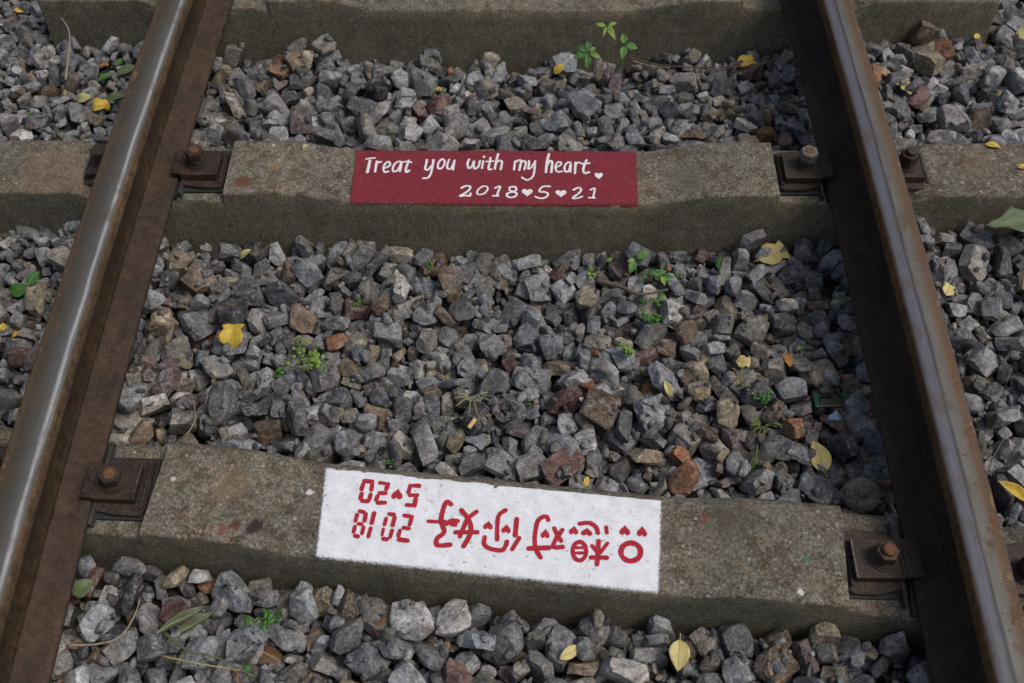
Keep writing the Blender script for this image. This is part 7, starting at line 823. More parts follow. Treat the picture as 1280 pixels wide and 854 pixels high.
58,1112,84,-85,43,-44,2,14,41,1141,82,-63,-9,-49,-5,14,38,1200,182,-53,-31,23,-87,1,54,1140,191,-52,72,58,10,11,47,1153,263,-36,84,16,48,19,47,1149,339,-68,21,-43,43,13,43,1109,1457,-135,-82,-42,-34,0,68,1185,-634,-51,18,47,-45,
2,41,1181,-526,-34,44,-36,4,5,50,1155,-162,-83,90,41,3,18,36,1189,-103,-76,-51,-54,64,20,60,1202,-39,-76,-24,31,-68,7,34,1148,8,-38,94,-24,-6,19,68,1208,64,-72,-35,21,-22,1,47,1260,210,-42,76,-58,-24,7,65,1180,415,-46,-63,-69,
15,14,51,1183,465,-68,60,-33,10,21,56,1140,1464,-128,67,-29,-67,4,45,1175,-616,-42,13,59,-37,20,21,1239,-160,-64,-37,7,11,1,53,1233,-124,-87,-57,63,50,12,39,1214,-64,-74,53,-11,75,1,42,1238,91,-54,-72,35,3,19,68,1248,173,-78,80,
-41,22,22,44,1229,205,-76,29,-49,41,22,35,1207,266,-77,-54,-80,24,1,44,1200,351,-52,25,63,-36,10,35,1221,408,-74,12,25,2,7,47,1232,446,-60,21,27,-83,17,48,1192,-654,-27,40,-33,80,14,68,1272,-499,-37,-26,95,-7,14,34,1261,-346,-87,
-12,94,27,16,39,1279,-259,-78,-64,1,76,20,43,1272,-92,-72,-84,-50,17,7,59,1281,-33,-105,11,97,12,16,29,1219,153,-78,-6,-65,35,0,40,1289,158,-64,-85,-19,46,22,50,1267,295,-64,22,24,-61,8,36,1242,388,-64,53,-37,52,6,40,1260,489,
-80,68,47,29,4,34,1247,497,-78,82,17,48,8,30,1247,600,-63,-24,-63,25,19,45,1279,661,-73,-85,-49,-10,15,46,1276,720,-63,-34,23,-86,5,58,1269,773,-74,32,-84,26,4,58,1274,837,-101,85,-11,-5,3,38,1287,1436,-119,63,29,-40,19,60,1348,
-596,-49,-6,77,-59,12,43,1329,-566,-34,-22,11,-95,3,63,1363,-530,-41,37,54,-73,1,33,1268,-379,-93,-10,45,-86,10,31,1310,-310,-112,99,-1,6,16,30,1324,-299,-65,22,-41,74,10,49,1329,-219,-73,-31,18,-60,20,50,1297,-161,-61,-78,47,-22,15,55,
1301,-87,-108,35,19,-90,4,27,1292,-32,-65,11,50,35,12,60,1312,54,-51,-7,-22,67,21,68,1343,224,-53,-37,27,-41,6,38,1305,263,-82,-49,30,34,17,38,1304,285,-62,-18,-40,-61,3,52,1346,409,-67,-48,11,85,0,51,1356,528,-60,-16,37,-65,6,
48,1328,669,-86,-25,51,76,19,41,1335,747,-70,45,84,22,6,62,1321,810,-75,-14,-8,-57,20,51,1294,865,-100,20,-68,22,12,29,1319,889,-95,-6,-80,-21,2,39,1301,940,-72,-95,-2,22,13,50,1336,994,-104,75,-11,-16,21,35,1346,1076,-83,10,32,6,
7,40,1300,1385,-132,-12,-30,74,15,41,1356,-497,-32,-61,19,74,9,68,1366,-323,-69,19,-61,-75,21,51,1351,-314,-100,-15,16,57,1,37,1377,-293,-80,-34,45,64,8,45,1368,-261,-75,-27,2,-9,23,58,1386,-191,-83,-39,83,32,6,34,1425,-35,-62,-74,7,
16,12,65,1402,38,-61,96,-18,8,11,40,1367,98,-82,11,64,54,15,31,1368,203,-73,-10,36,35,10,43,1401,215,-55,-16,-37,0,11,47,1373,294,-64,-14,26,82,4,30,1380,351,-62,-7,28,-20,7,44,1414,408,-63,-22,-3,-94,3,43,1379,674,-98,3,
-72,32,15,31,1383,832,-61,-16,-95,-20,4,66,1366,957,-72,-58,-65,17,15,47,1407,1050,-60,15,-22,93,22,68,1378,1221,-97,11,-53,-33,20,42,1431,1236,-99,89,22,21,16,48,1370,1417,-124,56,37,-59,18,44,1339,1438,-121,-19,62,-40,15,67,1409,-538,-38,
9,22,-94,0,47,1402,-344,-94,-53,-47,-68,20,43,1408,-245,-71,-15,23,28,21,38,1427,-202,-107,-33,-29,85,1,37,1500,-182,-86,-17,55,-4,0,38,1443,-106,-75,80,26,-45,2,28,1455,-90,-55,-41,53,32,2,53,1426,111,-71,4,-21,43,1,43,1365,165,
-53,32,12,-93,18,44,1427,205,-81,-45,35,22,16,38,1448,231,-77,-80,-51,-8,8,35,1392,312,-74,-85,2,-49,14,43,1420,407,-85,4,3,-18,2,42,1441,446,-37,-86,4,-23,11,50,1405,568,-79,-23,91,2,7,32,1414,582,-92,-36,47,-46,5,37,1401,
613,-94,0,-90,5,22,37,1385,722,-70,-46,5,-28,15,49,1419,747,-78,-28,-14,44,17,34,1473,836,-67,-32,53,69,15,43,1440,876,-77,-80,45,-32,20,38,1431,1338,-110,-73,-28,56,18,42,1429,1407,-113,5,-11,-98,1,68,1485,-460,-69,-9,-90,40,2,38,
1438,-423,-69,-19,-17,-94,7,33,1465,-384,-82,57,-45,-38,20,48,1445,-341,-92,-77,-4,-42,19,42,1464,-251,-78,25,70,58,6,26,1504,-238,-101,-40,-55,-45,7,42,1506,-218,-65,-62,11,20,12,68,1508,-50,-72,-44,-1,32,23,59,1500,-9,-89,17,67,-41,0,
47,1471,46,-64,6,92,-35,20,61,1460,109,-79,-53,-26,73,17,39,1511,185,-60,-89,-44,5,17,68,1467,262,-53,-24,-24,92,14,54,1437,333,-53,-73,-61,19,20,68,1482,415,-41,14,-19,92,18,49,1483,506,-76,-82,-56,-1,17,46,1448,584,-69,-12,-17,31,
14,50,1472,681,-61,-3,-7,9,19,56,1459,737,-72,-16,57,48,8,31,1467,948,-99,38,-43,52,13,29,1481,1007,-62,-77,8,-48,16,39,1491,1061,-77,10,6,-7,2,61,1467,1124,-65,90,-10,-32,7,61,1535,1302,-147,85,-15,48,20,43,1514,1372,-145,14,36,
-34,5,41,1508,1431,-127,14,-10,-77,4,65,1455,1468,-132,-1,-83,4,15,65,1566,-383,-91,0,-89,35,3,39,1516,-356,-93,-54,75,10,7,47,1541,-237,-98,5,61,43,15,43,1557,-179,-69,-93,-8,25,4,45,1565,-104,-60,-67,-14,72,6,44,1564,-39,-105,69,
26,-21,9,28,1545,-2,-78,-23,-25,66,9,32,1513,90,-60,3,79,4,11,42,1550,294,-66,-5,10,98,16,42,1533,320,-55,-30,-1,94,3,45,1485,356,-40,-33,17,-38,23,46,1563,445,-82,-51,-19,-83,3,34,1558,404,-76,25,-53,-80,18,31,1506,479,-47,
-39,-25,-48,13,50,1559,642,-78,-38,31,-30,6,45,1534,676,-89,49,-10,84,17,67,1542,718,-72,-18,5,-14,9,50,1557,844,-73,3,14,75,1,46,1517,953,-98,24,-57,-32,2,38,1563,1347,-162,82,7,55,22,37,1556,1425,-135,72,11,58,20,58,1546,1476,
-119,46,-3,2,8,59]
rt = random.Random(3)
def rest_tint(x, y):
    warm = .17
    if x > .3 and -.1 < y < .3: warm = .42
    if x < -.5 and y > -.1: warm = .26
    if x > .85: warm = .12
    if rt.random() < warm: return rt.choices((6, 7, 8, 9, 10, 11, 13), (42, 17, 16, 4, 4, 9, 8))[0]
    return rt.choices((0, 1, 2, 3, 4, 5, 12), (20, 20, 20, 14, 14, 6, 6))[0]
REC = [NEAR[i:i+9] for i in range(0, len(NEAR), 9)]
for i in range(0, len(REST), 8):
    a = REST[i:i+8]
    REC.append([v*2 for v in a[:3]]+[v*200/99 for v in a[3:6]]+a[6:8]+[rest_tint(a[0]/1e3, a[1]/1e3)])
NMAIN = 1900        # the records are sorted: the stones that show largest come first
def stone_mesh(k, hi):
    bm = stone_base(k)
    if hi:      # knock off a few corners, as crushing does
        rnd = random.Random(k*13+5)
        for i in range(9):
            n = Vector((rnd.gauss(0, 1), rnd.gauss(0, 1), rnd.gauss(0, 1))).normalized()
            ds = sorted((v.co.dot(n) for v in bm.verts), reverse=True)
            d = ds[0]-rnd.uniform(.03, .11)
            bmesh.ops.bisect_plane(bm, geom=bm.verts[:]+bm.edges[:]+bm.faces[:], plane_co=n*d, plane_no=n, clear_outer=True)
            ed = [e for e in bm.edges if e.is_boundary]
            if ed: bmesh.ops.contextual_create(bm, geom=ed)
        pts = [v.co.copy() for v in bm.verts]; bm.free(); bm = bmesh.new()
        for p in pts: bm.verts.new(p)
        bmesh.ops.convex_hull(bm, input=bm.verts[:]); bmesh.ops.dissolve_limit(bm, angle_limit=.10, verts=bm.verts[:], edges=bm.edges[:])
    bmesh.ops.bevel(bm, geom=bm.edges[:], offset=.014 if hi else .03, segments=1, affect='EDGES', clamp_overlap=True)
    bmesh.ops.triangulate(bm, faces=bm.faces[:])
    if hi:
        for lim in (.30, .17):
            bmesh.ops.subdivide_edges(bm, edges=[e for e in bm.edges if e.calc_length() > lim], cuts=1)
            bmesh.ops.triangulate(bm, faces=bm.faces[:])
    bmesh.ops.triangulate(bm, faces=bm.faces[:])
    bm.normal_update()
    off = Vector((k*7.3, k*3.1, 0))
    for v in bm.verts:
        p = v.co
        v.co = p + v.normal*((.045*noise.noise(p*2.3+off)+.012*noise.noise(p*5+off)+.012*noise.noise(p*9+off)) if hi else .03*noise.noise(p*2.6+off))
    if hi:
        for e in bm.edges:
            if len(e.link_faces) == 2 and e.calc_face_angle() > math.radians(19): e.smooth = False
        for f in bm.faces: f.smooth = True
    me = bpy.data.meshes.new('stone'); bm.to_mesh(me); bm.free()
    return me
SM = [stone_mesh(k, True) for k in range(NVAR)]; SL = [stone_mesh(k, False) for k in range(NVAR)]
for me in SM:
    me.materials.append(M['stone'])
    for p in me.polygons: p.use_smooth = True
def arrays(me):
    v = np.empty(len(me.vertices)*3, np.float32); me.vertices.foreach_get('co', v)
    f = np.empty(len(me.polygons)*3, np.int32); me.polygons.foreach_get('vertices', f)
    return v.reshape(-1, 3), f.reshape(-1, 3)
AM = [arrays(m) for m in SM]; AL = [arrays(m) for m in SL]
rng = random.Random(77)
def tint_of(t):
    c = PAL[t]; j = rng.uniform(.62, 1.36); h = rng.uniform(-.05, .05)
    return (c[0]*j*(1+h), c[1]*j, c[2]*j*(1-h), 1)
# a few stones that stand out in the photograph by their size or colour: place, turn, shape, size in mm, colour
HERO = [((0.1243, -0.0819, -0.0848, 0.32, -0.26, 0.91), 12, 5, 76, 10), ((0.4711, -0.0251, -0.1227, 0.83, -0.47, 0.31), 40, 9, 66, 13), ((-0.1629, 0.9183, -0.1137, -0.46, 0.11, 0.88), 70, 14, 66, 10), ((-0.671, 0.1095, -0.0888, -0.32, 0.49, 0.81), 30, 2, 74, 13), ((1.1039, 1.0237, -0.1, 0, 0, 1), 5, 17, 88, 2),
        ((1.0659, 1.1006, -0.0717, -0.55, 0.06, 0.83), 60, 7, 82, 6), ((-0.526, 1.0483, -0.0831, 0.79, -0.44, 0.43), 80, 11, 60, 7), ((-0.3334, 0.2111, -0.1012, 0.33, -0.94, 0.1), 15, 20, 48, 9), ((-0.1182, 0.1412, -0.1321, 0.35, 0.52, 0.78), 125, 4, 64, 7), ((-1.046, 0.5, -0.0709, 0, -1, 0), 120, 8, 74, 3),
        ((-0.0798, 0.398, -0.1341, 0.23, -0.93, 0.28), 20, 16, 66, 1), ((0.0657, 0.1188, -0.1119, 0.7, -0.67, 0.25), 110, 10, 62, 0), ((0.59, -0.1229, -0.0825, 0.25, 0.14, 0.96), 10, 6, 66, 1), ((0.5361, -0.0397, -0.0845, -0.88, 0.24, 0.42), 60, 1, 62, 3), ((-0.172, -0.4014, -0.0707, 0.81, -0.58, 0.08), 75, 13, 52, 9), ((-0.5052, 0.5, -0.1293, 0, -1, 0), 40, 3, 56, 0)]
def hero_rec(h, a, k, s, t):
    q = Vector(h[3:6]).lerp(Vector((0, -.1, 1)), .75).to_track_quat('Z', 'Y') @ Quaternion((0, 0, 1), math.radians(a))
    if q.w < 0: q.negate()
    return [h[0]*2e3, h[1]*2e3, (h[2]-.10e-3*s)*2e3, q.x*200, q.y*200, q.z*200, k, s, t]
HR = [hero_rec(*h) for h in HERO]
REC = HR+[r for r in REC if not any((r[0]-h[0])**2+(r[1]-h[1])**2 < (h[7]*.60)**2*1.0 and r[2] > h[2]-40 for h in HR)]
vs, fs, cs, nv = [], [], [], 0
for n, (x, y, z, qx, qy, qz, k, s, t) in enumerate(REC):
    qx, qy, qz = qx/200, qy/200, qz/200
    q = Quaternion((math.sqrt(max(0, 1-qx*qx-qy*qy-qz*qz)), qx, qy, qz)).normalized(); loc = Vector((x, y, z))*5e-4; s = s/1000; tc = tint_of(t)
    if n < 300:
        o = bpy.data.objects.new('stone', SM[k]); C.objects.link(o); o.parent = gr
        o.location = loc; o.rotation_mode = 'QUATERNION'; o.rotation_quaternion = q; o.scale = (s, s, s); o.color = tc
    else:
        v, f = (AM if n < NMAIN else AL)[k]
        m = np.array(q.to_matrix(), np.float32)*s
        vs.append(v@m.T+np.array(loc, np.float32)); fs.append(f+nv); nv += len(v)
        cs.append(np.tile(np.array(tc, np.float32), (len(v), 1)))
def mesh_np(name, v, f):
    me = bpy.data.meshes.new(name); me.vertices.add(len(v)); me.vertices.foreach_set('co', v.ravel())
    me.loops.add(f.size); me.loops.foreach_set('vertex_index', f.ravel())
    me.polygons.add(len(f)); me.polygons.foreach_set('loop_start', np.arange(0, f.size, 3, dtype=np.int32))
    me.update(calc_edges=True); return me
me = mesh_np('loose_stones', np.concatenate(vs), np.concatenate(fs).astype(np.int32))
me.polygons.foreach_set('use_smooth', np.ones(len(me.polygons), bool))
me.set_sharp_from_angle(angle=math.radians(19))
at = me.attributes.new('tint', 'FLOAT_COLOR', 'POINT'); at.data.foreach_set('color', np.concatenate(cs).ravel())
me.materials.append(M['stones'])
tag(link('loose_stones', me, gr), kind='stuff')

# small chips that have sunk into the gaps between the big stones
from mathutils.bvhtree import BVHTree
bv, bf, nb = [], [], 0
for n, (x, y, z, qx, qy, qz, k, s, t_) in enumerate(REC):
    qx, qy, qz = qx/200, qy/200, qz/200
    q = Quaternion((math.sqrt(max(0, 1-qx*qx-qy*qy-qz*qz)), qx, qy, qz)).normalized()
    v, f = AL[k]; m = np.array(q.to_matrix(), np.float32)*(s/1000)
    bv.append(v@m.T+np.array((x, y, z), np.float32)*5e-4); bf.append(f+nb); nb += len(v)
bv, bf = np.concatenate(bv), np.concatenate(bf); nb0 = len(bv)
BED = BVHTree.FromPolygons(bv.tolist(), bf.tolist())
def bed_z(x, y):
    h = BED.ray_cast(Vector((x, y, .3)), Vector((0, 0, -1)))
    return h[0].z if h[0] is not None else surf(x, y)-(.084 if y > -.33-.098*x else .051)
def on_sleeper(x, y, m=.012):
    return abs(y-1.2215) < .0785+m or abs(y-.579) < .0785+m or abs(y+.2417+.098*x) < .0848+m+.01
vs, fs, cs, nv, cnt = [], [], [], 0, 0
while cnt < 6000:
    x, y = rng.uniform(-1.4, 1.4), rng.uniform(-.62, 1.45)
    if on_sleeper(x, y): continue
    best = min(((bed_z(a, b), a, b) for a, b in ((x+rng.uniform(-.022, .022), y+rng.uniform(-.022, .022)) for _ in range(5))), key=lambda r: r[0])
    if on_sleeper(best[1], best[2]): continue
    s = rng.choice((.009, .012, .016, .021, .027)); k = rng.randrange(NVAR); tc = tuple(c*.72 for c in tint_of(rest_tint(x, y))[:3])+(1,)  # chip colours lowered, putting the shade of the gaps into them
    q = Quaternion((rng.gauss(0, 1), rng.gauss(0, 1), rng.gauss(0, 1), rng.gauss(0, 1))).normalized()
    v, f = AL[k]; m = np.array(q.to_matrix(), np.float32)*s
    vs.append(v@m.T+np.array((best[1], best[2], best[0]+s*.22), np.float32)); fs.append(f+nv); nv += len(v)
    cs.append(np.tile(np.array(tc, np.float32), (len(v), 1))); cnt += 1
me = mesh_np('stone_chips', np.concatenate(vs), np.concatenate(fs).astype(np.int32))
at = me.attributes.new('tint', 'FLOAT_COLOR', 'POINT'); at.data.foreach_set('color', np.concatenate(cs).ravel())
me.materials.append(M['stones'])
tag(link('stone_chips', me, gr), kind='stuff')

# ------------------------------------------------------------------ sleepers
def sleeper(x0, x1, hw, loc, rz, label, seed, back=(.004, .004), top=None):
    root = empty('concrete_sleeper', loc, rz, label, 'railway sleeper', 'concrete sleepers under the rails')
    xs = [x0, x0+.004]; x = x0+.012
    while x < x1-.012: xs.append(x); x += .0125
    xs += [x1-.004, x1]
    xs += [s*a for s in (-1, 1) for a in (.5865, .588, .592, .594, .865, .915)]
    xs = sorted(set(round(x, 4) for x in xs))
    bm = bmesh.new(); rows = []
    bw, bh = back
    for x in xs:
        h = ht(x); e = .006 if (x < x0+.003 or x > x1-.003) else 0
        prof = []
        for z in (-.2, -.15, -.11, -.08, -.055, -.035, -.020): prof.append((-(hw+.18*(.012-z)), z, 1))
        prof += [(-hw-.0004, h-.0055, 1), (-hw+.0012, h-.002, 0), (-hw+.005, h, 0)]
        nx = 10
        for i in range(1, nx): prof.append((-hw+.005+(2*hw-.010)*i/nx, h, 0))
        prof += [(hw-.005, h, 0), (hw-.0012, h-.0018, 0)] if bw < .006 else [(hw-.003, h, 0), (hw-.0005, h-.0006, 0)]
        hb = hw if bw < .006 else hw+bw
        prof += [(hb-.0005 if bw < .006 else hb, h-max(.0055, bh), 1 if bw < .006 else 0)]
        for z in (-.022, -.05, -.08, -.11, -.15, -.2): prof.append((hb+.18*(.012-z), z-(bh if bw > .006 else 0), 1))
        r = []
        for y, z, side in prof:
            p = Vector((x, y, z)); q = p+Vector((seed*3.3, seed, 0))
            edge = 1.0 if abs(abs(y)-hw) < .004 else .45
            d = 0.0010*noise.noise(q*22)+.0022*edge*noise.noise(q*75)
            chip = max(0, noise.noise(q*17+Vector((9, 9, 9)))-.45)*.016 if abs(abs(y)-hw) < .0045 else 0
            r.append(bm.verts.new((x+(e if False else 0), y-math.copysign(chip, y)+(d if side else 0), z+(0 if side else d)-chip*.6-(e*.3 if not side else 0))))
        rows.append(r)
    n = len(rows[0])
    for a, b in zip(rows, rows[1:]):
        for i in range(n-1):
            f = bm.faces.new((a[i], b[i], b[i+1], a[i+1]))
            f.material_index = 1 if (i < 7 or i >= n-7) else 0
    for r, rev in ((rows[0], False), (rows[-1], True)):
        f = bm.faces.new(r if not rev else list(reversed(r))); f.material_index = 1
    bmesh.ops.recalc_face_normals(bm, faces=bm.faces[:])
    from_bm('body', bm, [top or M['conc'], M['conc_side']], root, smooth=True)
    for s in (-1, 1):
        b = bmesh.new(); cx = s*.7525; box(b, cx-.062, cx+.062, -hw*.98, hw*.98, -.001, .0098, .001)
        from_bm('rubber_pad', b, M['rubber'], root)
    return root
def wrap(x, y, hw, z):       # lay a point of the coat on the sleeper, over its rounded arris
    s = abs(y)-(hw-.005); h = ht(x)
    if s <= 0: return (x, y, h+z)
    if s < .005: return (x, y+math.copysign(z*.6, y), h-.0055*(s/.005)**2+z)
    return (x, math.copysign(hw+.0016+.18*(s-.005), y), h-.0045-(s-.005)*1.2)
def panel(root, quad, mat, hw, name='painted_panel', z=.0012, seed=1):
    (ax, ay), (bx, by), (cx, cy), (dx, dy) = [(a*1e-4, b*1e-4) for a, b in quad]     # front left, front right, back right, back left
    bm = bmesh.new(); uvl = bm.loops.layers.uv.new('UVMap'); NX, NY = 130, 44; g = []; ed_ = {}
    grow = .003
    ax -= grow; dx -= grow; bx += grow; cx += grow; ay -= grow; by -= grow; cy += grow*.3; dy += grow*.3
    for i in range(NX+1):
        r = []
        for j in range(NY+1):
            u, v = i/NX, j/NY
            x = (ax*(1-u)+bx*u)*(1-v)+(dx*(1-u)+cx*u)*v; y = (ay*(1-u)+by*u)*(1-v)+(dy*(1-u)+cy*u)*v
            if i in (0, NX): x += .0010*noise.noise(Vector((seed*9, y*60, i)))+.0012*noise.noise(Vector((seed, y*300, i)))
            if j in (0, NY): y += .0008*noise.noise(Vector((x*50, seed*5, j)))+.0010*noise.noise(Vector((x*260, seed, j)))
            r.append(bm.verts.new(wrap(x, y, hw, z))); ed_[r[-1]] = min(min(u, 1-u)*abs(bx-ax), min(v, 1-v)*abs(dy-ay))
        g.append(r)
    for i in range(NX):
        for j in range(NY): bm.faces.new((g[i][j], g[i+1][j], g[i+1][j+1], g[i][j+1]))
    for f in bm.faces:
        for lp in f.loops: lp[uvl].uv = (ed_[lp.vert], 0)
    return from_bm(name, bm, mat, root, smooth=True)
def lettering(parent, strokes, hearts, mat, name, z0, seed=1, wide=1.0):
    bm = bmesh.new(); rnd = random.Random(seed)
    for si, st in enumerate(strokes):
        w = st[0]*1e-4*.5*wide; pts = [(a*1e-4, b*1e-4) for a, b in st[1:]]
        sp = smooth_pts(pts, 4); n = len(sp); L = []; Rr = []
        base = z0+.00004*si
        prevn = None
        for i, p in enumerate(sp):
            a = sp[max(i-1, 0)]; b = sp[min(i+1, n-1)]; d = Vector((b[0]-a[0], b[1]-a[1]))
            if d.length < 1e-7: d = Vector((1, 0))
            d.normalize(); nn = Vector((-d.y, d.x)); ww = w*(1+.16*noise.noise(Vector((p[0]*160, p[1]*160, si))))
            zz = base+.0002*i/n
            L.append((p[0]+nn.x*ww, p[1]+nn.y*ww, ht(p[0])+zz)); Rr.append((p[0]-nn.x*ww, p[1]-nn.y*ww, ht(p[0])+zz))
        Lv = [bm.verts.new(q) for q in L]; Rv = [bm.verts.new(q) for q in Rr]
        for i in range(n-1): bm.faces.new((Lv[i], Rv[i], Rv[i+1], Lv[i+1]))
        for end, (cp, l, r_, sgn) in enumerate(((sp[0], Lv[0], Rv[0], 1), (sp[-1], Rv[-1], Lv[-1], 1))):
            c = Vector((cp[0], cp[1])); v0 = Vector((l.co.x, l.co.y))-c; arc = []
            for k in range(1, 5):
                an = math.pi*k/5; arc.append(bm.verts.new((c.x+v0.x*math.cos(an)-v0.y*math.sin(an), c.y+v0.x*math.sin(an)+v0.y*math.cos(an), l.co.z)))
            bm.faces.new([l]+arc+[r_])
    for hi, (hx, hy, ex, ey) in enumerate(hearts):
        hx, hy, rx, ry = hx*1e-4, hy*1e-4, abs(ex-hx)*1.15e-4, (ey-hy)*1.1e-4
        vs_ = []
        for k in range(28):
            t = 2*math.pi*k/28; px = math.sin(t)**3; py = (13*math.cos(t)-5*math.cos(2*t)-2*math.cos(3*t)-math.cos(4*t))/14.5
            j = 1+.06*noise.noise(Vector((hx*300+px*2, hy*300+py*2, 0)))
            vs_.append(bm.verts.new((hx+px*rx*j, hy+py*ry*j, ht(hx)+z0+.00004*(len(strokes)+hi))))
        cvt = bm.verts.new((hx, hy, vs_[0].co.z))
        for k in range(28): bm.faces.new((cvt, vs_[k], vs_[(k+1) % 28]))
    bmesh.ops.recalc_face_normals(bm, faces=bm.faces[:])
    for f in bm.faces:
        if f.normal.z < 0: f.normal_flip()
    return from_bm(name, bm, mat, parent)
STK = {"2":[[41,[-2987,484],[-2900,506],[-2796,515]],[62,[-2899,434],[-2909,245],[-2922,88]],[52,[-2743,412],[-2750,246],[-2753,104]],[45,[-2757,321],[-2707,382],[-2653,395]],[48,[-2550,217],[-2456,278],[-2452,368],[-2510,398],[-2568,307],[-2580,187],[-2539,90],[-2464,113]],[45,[-2201,400],[-2279,407],[-2350,324],[-2374,188],[-2355,113],[-2279,129],[-2224,264],[-2195,385],[-2213,114]],[50,[-2045,446],[-2068,310],[-2087,190],[-2068,85],[-2007,145]],[43,[-2146,400],[-2059,408],[-1980,386]],[48,[-1644,464],[-1656,312],[-1665,192],[-1603,162],[-1534,283]],[48,[-1500,464],[-1508,313],[-1517,193],[-1541,29],[-1589,-75],[-1691,-91]],[43,[-1325,481],[-1385,374],[-1389,239],[-1342,194],[-1270,269],[-1248,390],[-1281,481],[-1325,481]],[43,[-1154,481],[-1185,330],[-1179,210],[-1112,195],[-1063,315],[-1032,467],[-1056,165]],[45,[-713,484],[-745,362],[-714,212],[-645,273],[-601,439],[-607,303],[-576,198],[-502,273],[-475,440]],[43,[-403,440],[-424,214]],[60,[-390,565],[-388,554]],[48,[-246,532],[-264,365],[-281,192],[-226,185]],[45,[-331,418],[-254,418],[-177,434]],[50,[-78,655],[-112,457],[-144,193]],[46,[-121,366],[-57,442],[10,412],[-13,179]],[45,[296,429],[277,180]],[45,[296,383],[361,452],[427,444],[392,158]],[45,[417,369],[482,437],[538,385],[500,181]],[43,[603,445],[604,325],[582,204],[659,250],[735,416]],[43,[741,446],[724,175],[692,-18],[616,-107],[551,-130],[453,-56]],[53,[1044,655],[999,415],[973,103]],[51,[992,296],[1055,433],[1110,399],[1089,104]],[42,[1201,247],[1301,332],[1302,400],[1240,408],[1190,314],[1188,180],[1236,113],[1322,130]],[44,[1512,401],[1437,384],[1380,265],[1396,130],[1470,148],[1517,367],[1506,114]],[49,[1623,402],[1603,73]],[44,[1620,300],[1659,385],[1721,394]],[51,[1865,471],[1790,217],[1811,82],[1910,108]],[46,[1757,360],[1930,378]],[46,[-851,-373],[-759,-313],[-664,-327],[-674,-418],[-777,-527],[-874,-608],[-774,-590],[-654,-594],[-650,-526]],[39,[-394,-322],[-485,-417],[-506,-525],[-454,-561],[-348,-524],[-281,-397],[-313,-325],[-394,-322]],[46,[-123,-369],[-16,-319],[-47,-450],[-78,-577]],[41,[-165,-595],[-44,-594]],[44,[240,-331],[314,-339],[328,-430],[242,-476],[148,-521],[136,-593],[204,-638],[310,-610],[343,-520],[242,-470],[187,-413],[193,-349],[240,-331]],[44,[1059,-313],[897,-327],[829,-463],[950,-481],[1014,-534],[976,-624],[856,-664],[742,-617]],[44,[1561,-414],[1663,-350],[1723,-386],[1687,-494],[1536,-653],[1656,-647],[1744,-602]],[41,[1930,-412],[2019,-366],[1977,-618]],[36,[1883,-637],[2016,-645]]],"3":[[77,[-2336,637],[-2202,637]],[67,[-2351,577],[-2358,474]],[67,[-2191,579],[-2185,478]],[67,[-2341,389],[-2342,302]],[67,[-2181,392],[-2188,290]],[67,[-2306,255],[-2208,257]],[62,[-2059,632],[-1986,631]],[72,[-1918,623],[-1925,521]],[67,[-2030,437],[-1924,442]],[67,[-2053,377],[-2066,303]],[67,[-2029,250],[-1905,264]],[72,[-1453,644],[-1365,645]],[67,[-1519,637],[-1531,505]],[62,[-1500,451],[-1370,465]],[72,[-1384,391],[-1384,263]],[62,[-1521,262],[-1442,265]],[62,[-2311,63],[-2234,49]],[62,[-2341,-10],[-2344,-123]],[67,[-2194,20],[-2190,-106]],[62,[-2282,-172],[-2229,-175]],[62,[-2335,-233],[-2336,-330]],[62,[-2186,-231],[-2188,-342]],[62,[-2302,-395],[-2249,-403]],[67,[-2054,49],[-2061,-134]],[62,[-2061,-232],[-2070,-384]],[67,[-1789,63],[-1709,58]],[57,[-1830,-26],[-1836,-138]],[67,[-1686,4],[-1695,-137]],[51,[-1841,-222],[-1841,-332]],[62,[-1688,-233],[-1699,-358]],[62,[-1809,-397],[-1743,-403]],[67,[-1526,63],[-1434,59]],[62,[-1393,50],[-1408,-92]],[62,[-1500,-163],[-1408,-167]],[62,[-1555,-218],[-1564,-316]],[72,[-1539,-381],[-1396,-388]],[72,[-758,358],[-843,392],[-882,217],[-878,21],[-798,-164],[-896,-285],[-900,-394],[-825,-413],[-663,-382]],[57,[-1097,3],[-942,9],[-814,28]],[72,[-782,-10],[-701,54],[-597,57]],[62,[-691,-14],[-626,-13]],[67,[-300,266],[-424,126],[-487,-76],[-519,-217]],[72,[-561,266],[-391,74],[-349,-143],[-432,-384]],[67,[-606,-149],[-237,-109]],[67,[195,348],[91,238],[92,15],[118,-202]],[72,[407,202],[413,-88]],[67,[-98,-185],[-93,-307],[11,-377],[216,-387],[275,-294],[287,-225]],[64,[487,-135],[391,-349]],[67,[947,246],[902,311],[780,228],[748,30],[756,-188],[810,-344],[883,-444]],[77,[666,-306],[1005,-256]],[62,[1063,106],[1124,-12],[1197,-113]],[67,[1205,93],[1106,-96],[1080,-234],[1231,-218]],[67,[1490,235],[1655,267],[1775,196],[1807,103]],[57,[1941,214],[1959,120]],[62,[1634,-250],[1628,-323],[1601,-383],[1558,-420],[1508,-425],[1460,-398],[1425,-345],[1408,-274],[1414,-201],[1441,-140],[1484,-103],[1534,-97],[1582,-124],[1618,-179],[1634,-250]],[46,[1459,-207],[1572,-195]],[46,[1466,-300],[1579,-288]],[67,[1829,-45],[1830,-461]],[67,[1722,-353],[1985,-330]],[57,[1726,-143],[1830,-261]],[57,[1983,-69],[1867,-257]],[77,[2546,-165],[2539,-220],[2512,-272],[2469,-312],[2416,-337],[2359,-343],[2304,-330],[2259,-299],[2228,-254],[2215,-200],[2222,-144],[2249,-93],[2291,-52],[2345,-27],[2403,-21],[2458,-34],[2504,-65],[2534,-111],[2546,-165]]]}
